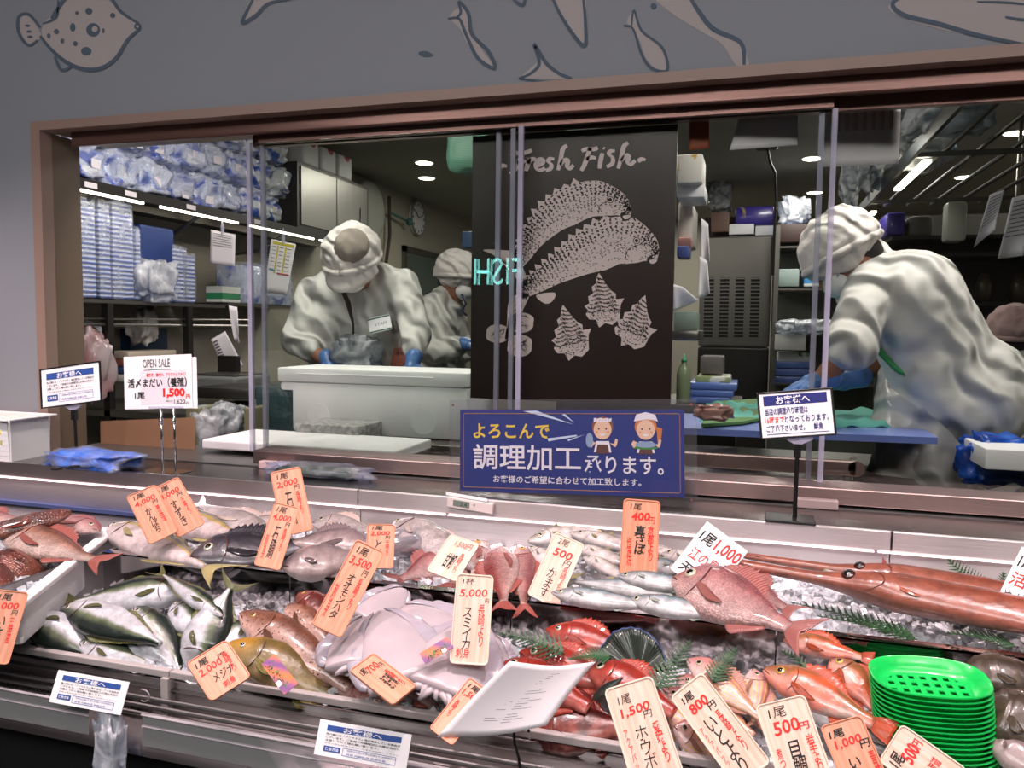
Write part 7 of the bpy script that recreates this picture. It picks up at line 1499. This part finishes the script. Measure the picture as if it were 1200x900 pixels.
    for sg in (-1, 1): MB().tube([H + f * .07 + s * sg * .055 - u * .03, H + f * .03 + s * sg * .074 - u * .01, H + s * sg * .082 + u * .005], .0022, 6).build('mask_loop', maskm, root, True)
    return root, R, s, f, u
q = ony
w1, R, s, f, u = person('person in white coat and big cap bending over the foam box, face hidden', dict(look=((.02, -.72, -.69), (0, -.69, .72)), head=q(414, 306, 2.84), neck=q(414, 330, 2.98), chest=q(415, 372, 3.0), pel=q(418, 470, 3.12), SL=q(472, 332, 3.0), SR=q(366, 342, 2.98), EL=q(488, 392, 2.93), ER=q(347, 398, 2.90), WL=q(484, 424, 2.84), WR=q(384, 424, 2.84), HL=V(.0, -.5, -.85), HR=V(.5, -.4, -.75), cuff=.5), mesh_top=True, visor=True, cap_s=1.12, torso_r=.125)
# name badge, closure and hanging card on the coat
M, w, h = frame_px((430, 373), (457, 369), (459, 386), (434, 391), q(445, 380, 2.848), V(.1, -1, .15).normalized())
bd = MB().box((0, 0, 0), (w, h, .003), M).build('name_badge', pvc, w1); MB().box((0, h * .42, .002), (w, h * .08, .001), M).box((0, -h * .42, .002), (w, h * .08, .001), M).build('green_lines', mat('badge green', '#2c5a48', .5), bd); mb = MB(); fit_text(mb, 'STAFF', (.3, .4, .85, .6), M, w, h, z=.002); mb.build('badge_lettering', gm, bd)
mb = MB(); mb.tube([q(398, 332, 2.86), q(408, 355, 2.85), q(414, 380, 2.855), q(414, 396, 2.87)], [.022, .012, .005, .004], 8, flat=.5); mb.build('open_collar', shirt, w1, True)
w2, *_ = person('person in white coat and cap in profile with mask, working half behind the poster', dict(look=((.88, -.30, -.36), (.33, -.1, .93)), head=q(536, 325, 3.66), neck=q(523, 350, 3.68), chest=q(516, 380, 3.70), pel=q(512, 450, 3.75), SL=q(526, 364, 3.85), SR=q(506, 366, 3.58), EL=q(540, 410, 3.80), ER=q(512, 412, 3.52), WL=q(565, 412, 3.7), WR=q(548, 404, 3.50), HL=V(.9, -.3, -.2), HR=V(.9, -.2, -.1), toe=V(.14, 0, -.035)), torso_r=.115, cap_s=1.05)
mb = MB(); mb.tube([q(541, 345, 3.5), q(546, 356, 3.49), q(541, 364, 3.49), q(547, 370, 3.49)], .006, 6); mb.build('navy_tie', mat('navy tie', '#1c2444', .6), w2, True)
w3, *_ = person('person in white coat, cap and blue gloves leaning far over the blue cutting board', dict(look=((-.66, -.12, -.74), (-.72, 0, .68)), head=q(988, 299, 2.52), neck=q(1014, 302, 2.58), chest=q(1064, 350, 2.60), pel=q(1102, 436, 2.64), SL=q(1018, 340, 2.46), SR=q(1018, 325, 2.74), EL=q(998, 405, 2.38), ER=q(1048, 415, 2.72), WL=q(962, 446, 2.40), WR=q(1000, 444, 2.62), HL=V(-.75, -.1, -.3), HR=V(-.9, -.1, -.25), cuff=.10, hem=V(.07, 0, -.06), toe=V(-.14, 0, -.035), kx=-.03), torso_r=.145, cap_s=1.03, coat_wr=((.2, .02), (.05, .006)), legs_m=apronm, sleeves=(1.15, 1))
ap = [('c', q(1078, 440, 2.60), .12, q(1068, 560, 2.56), .115), ('c', q(1115, 450, 2.60), .10, q(1115, 580, 2.56), .09), ('c', q(1068, 560, 2.56), .115, V(q(1068, 560, 2.56).x, 2.56, .6), .12)]
organic('plastic_apron', ap, apronm, w3, voxel=.012, wrinkle=((.10, .05), (.04, .014)))
MB().tube([q(1024, 405, 2.47), q(1050, 432, 2.455), q(1090, 452, 2.45), q(1128, 466, 2.46)], .006, 6, flat=1.6).build('green_apron_tie', mat('apron green', '#2f8a4c', .5), w3, True)
MB().cyl(q(1154, 478, 2.50), q(1154, 478, 2.49), .008, n=12).build('snap_button', steel, w3)
pinkc = mat('pink cap cloth', '#c0a0a0', .75, bump=(60, .4, .003))
person('person seen from behind in white coat and pale pink cap at the right edge', dict(look=((.1, .98, -.1), (0, 0, 1)), head=q(1186, 392, 3.9), neck=q(1186, 412, 3.9), chest=q(1188, 440, 3.9), pel=q(1188, 505, 3.9), SL=q(1166, 424, 3.9), SR=q(1212, 424, 3.9), EL=q(1160, 465, 3.85), ER=q(1216, 465, 3.85), WL=q(1166, 490, 4.05), WR=q(1210, 490, 4.05), HL=V(.1, .9, -.2), HR=V(-.1, .9, -.2), toe=V(0, .14, -.035)), capcol=pinkc, torso_r=.14)
crumple('worker_stand_in', 'crumpled white cloth standing in for the partly hidden worker at left', 'cloth', ony(168, 402, 2.95), (.10, .1, .16), coatm, 171, amp=.4)  # crumpled form added in place of a barely visible figure under the shelf
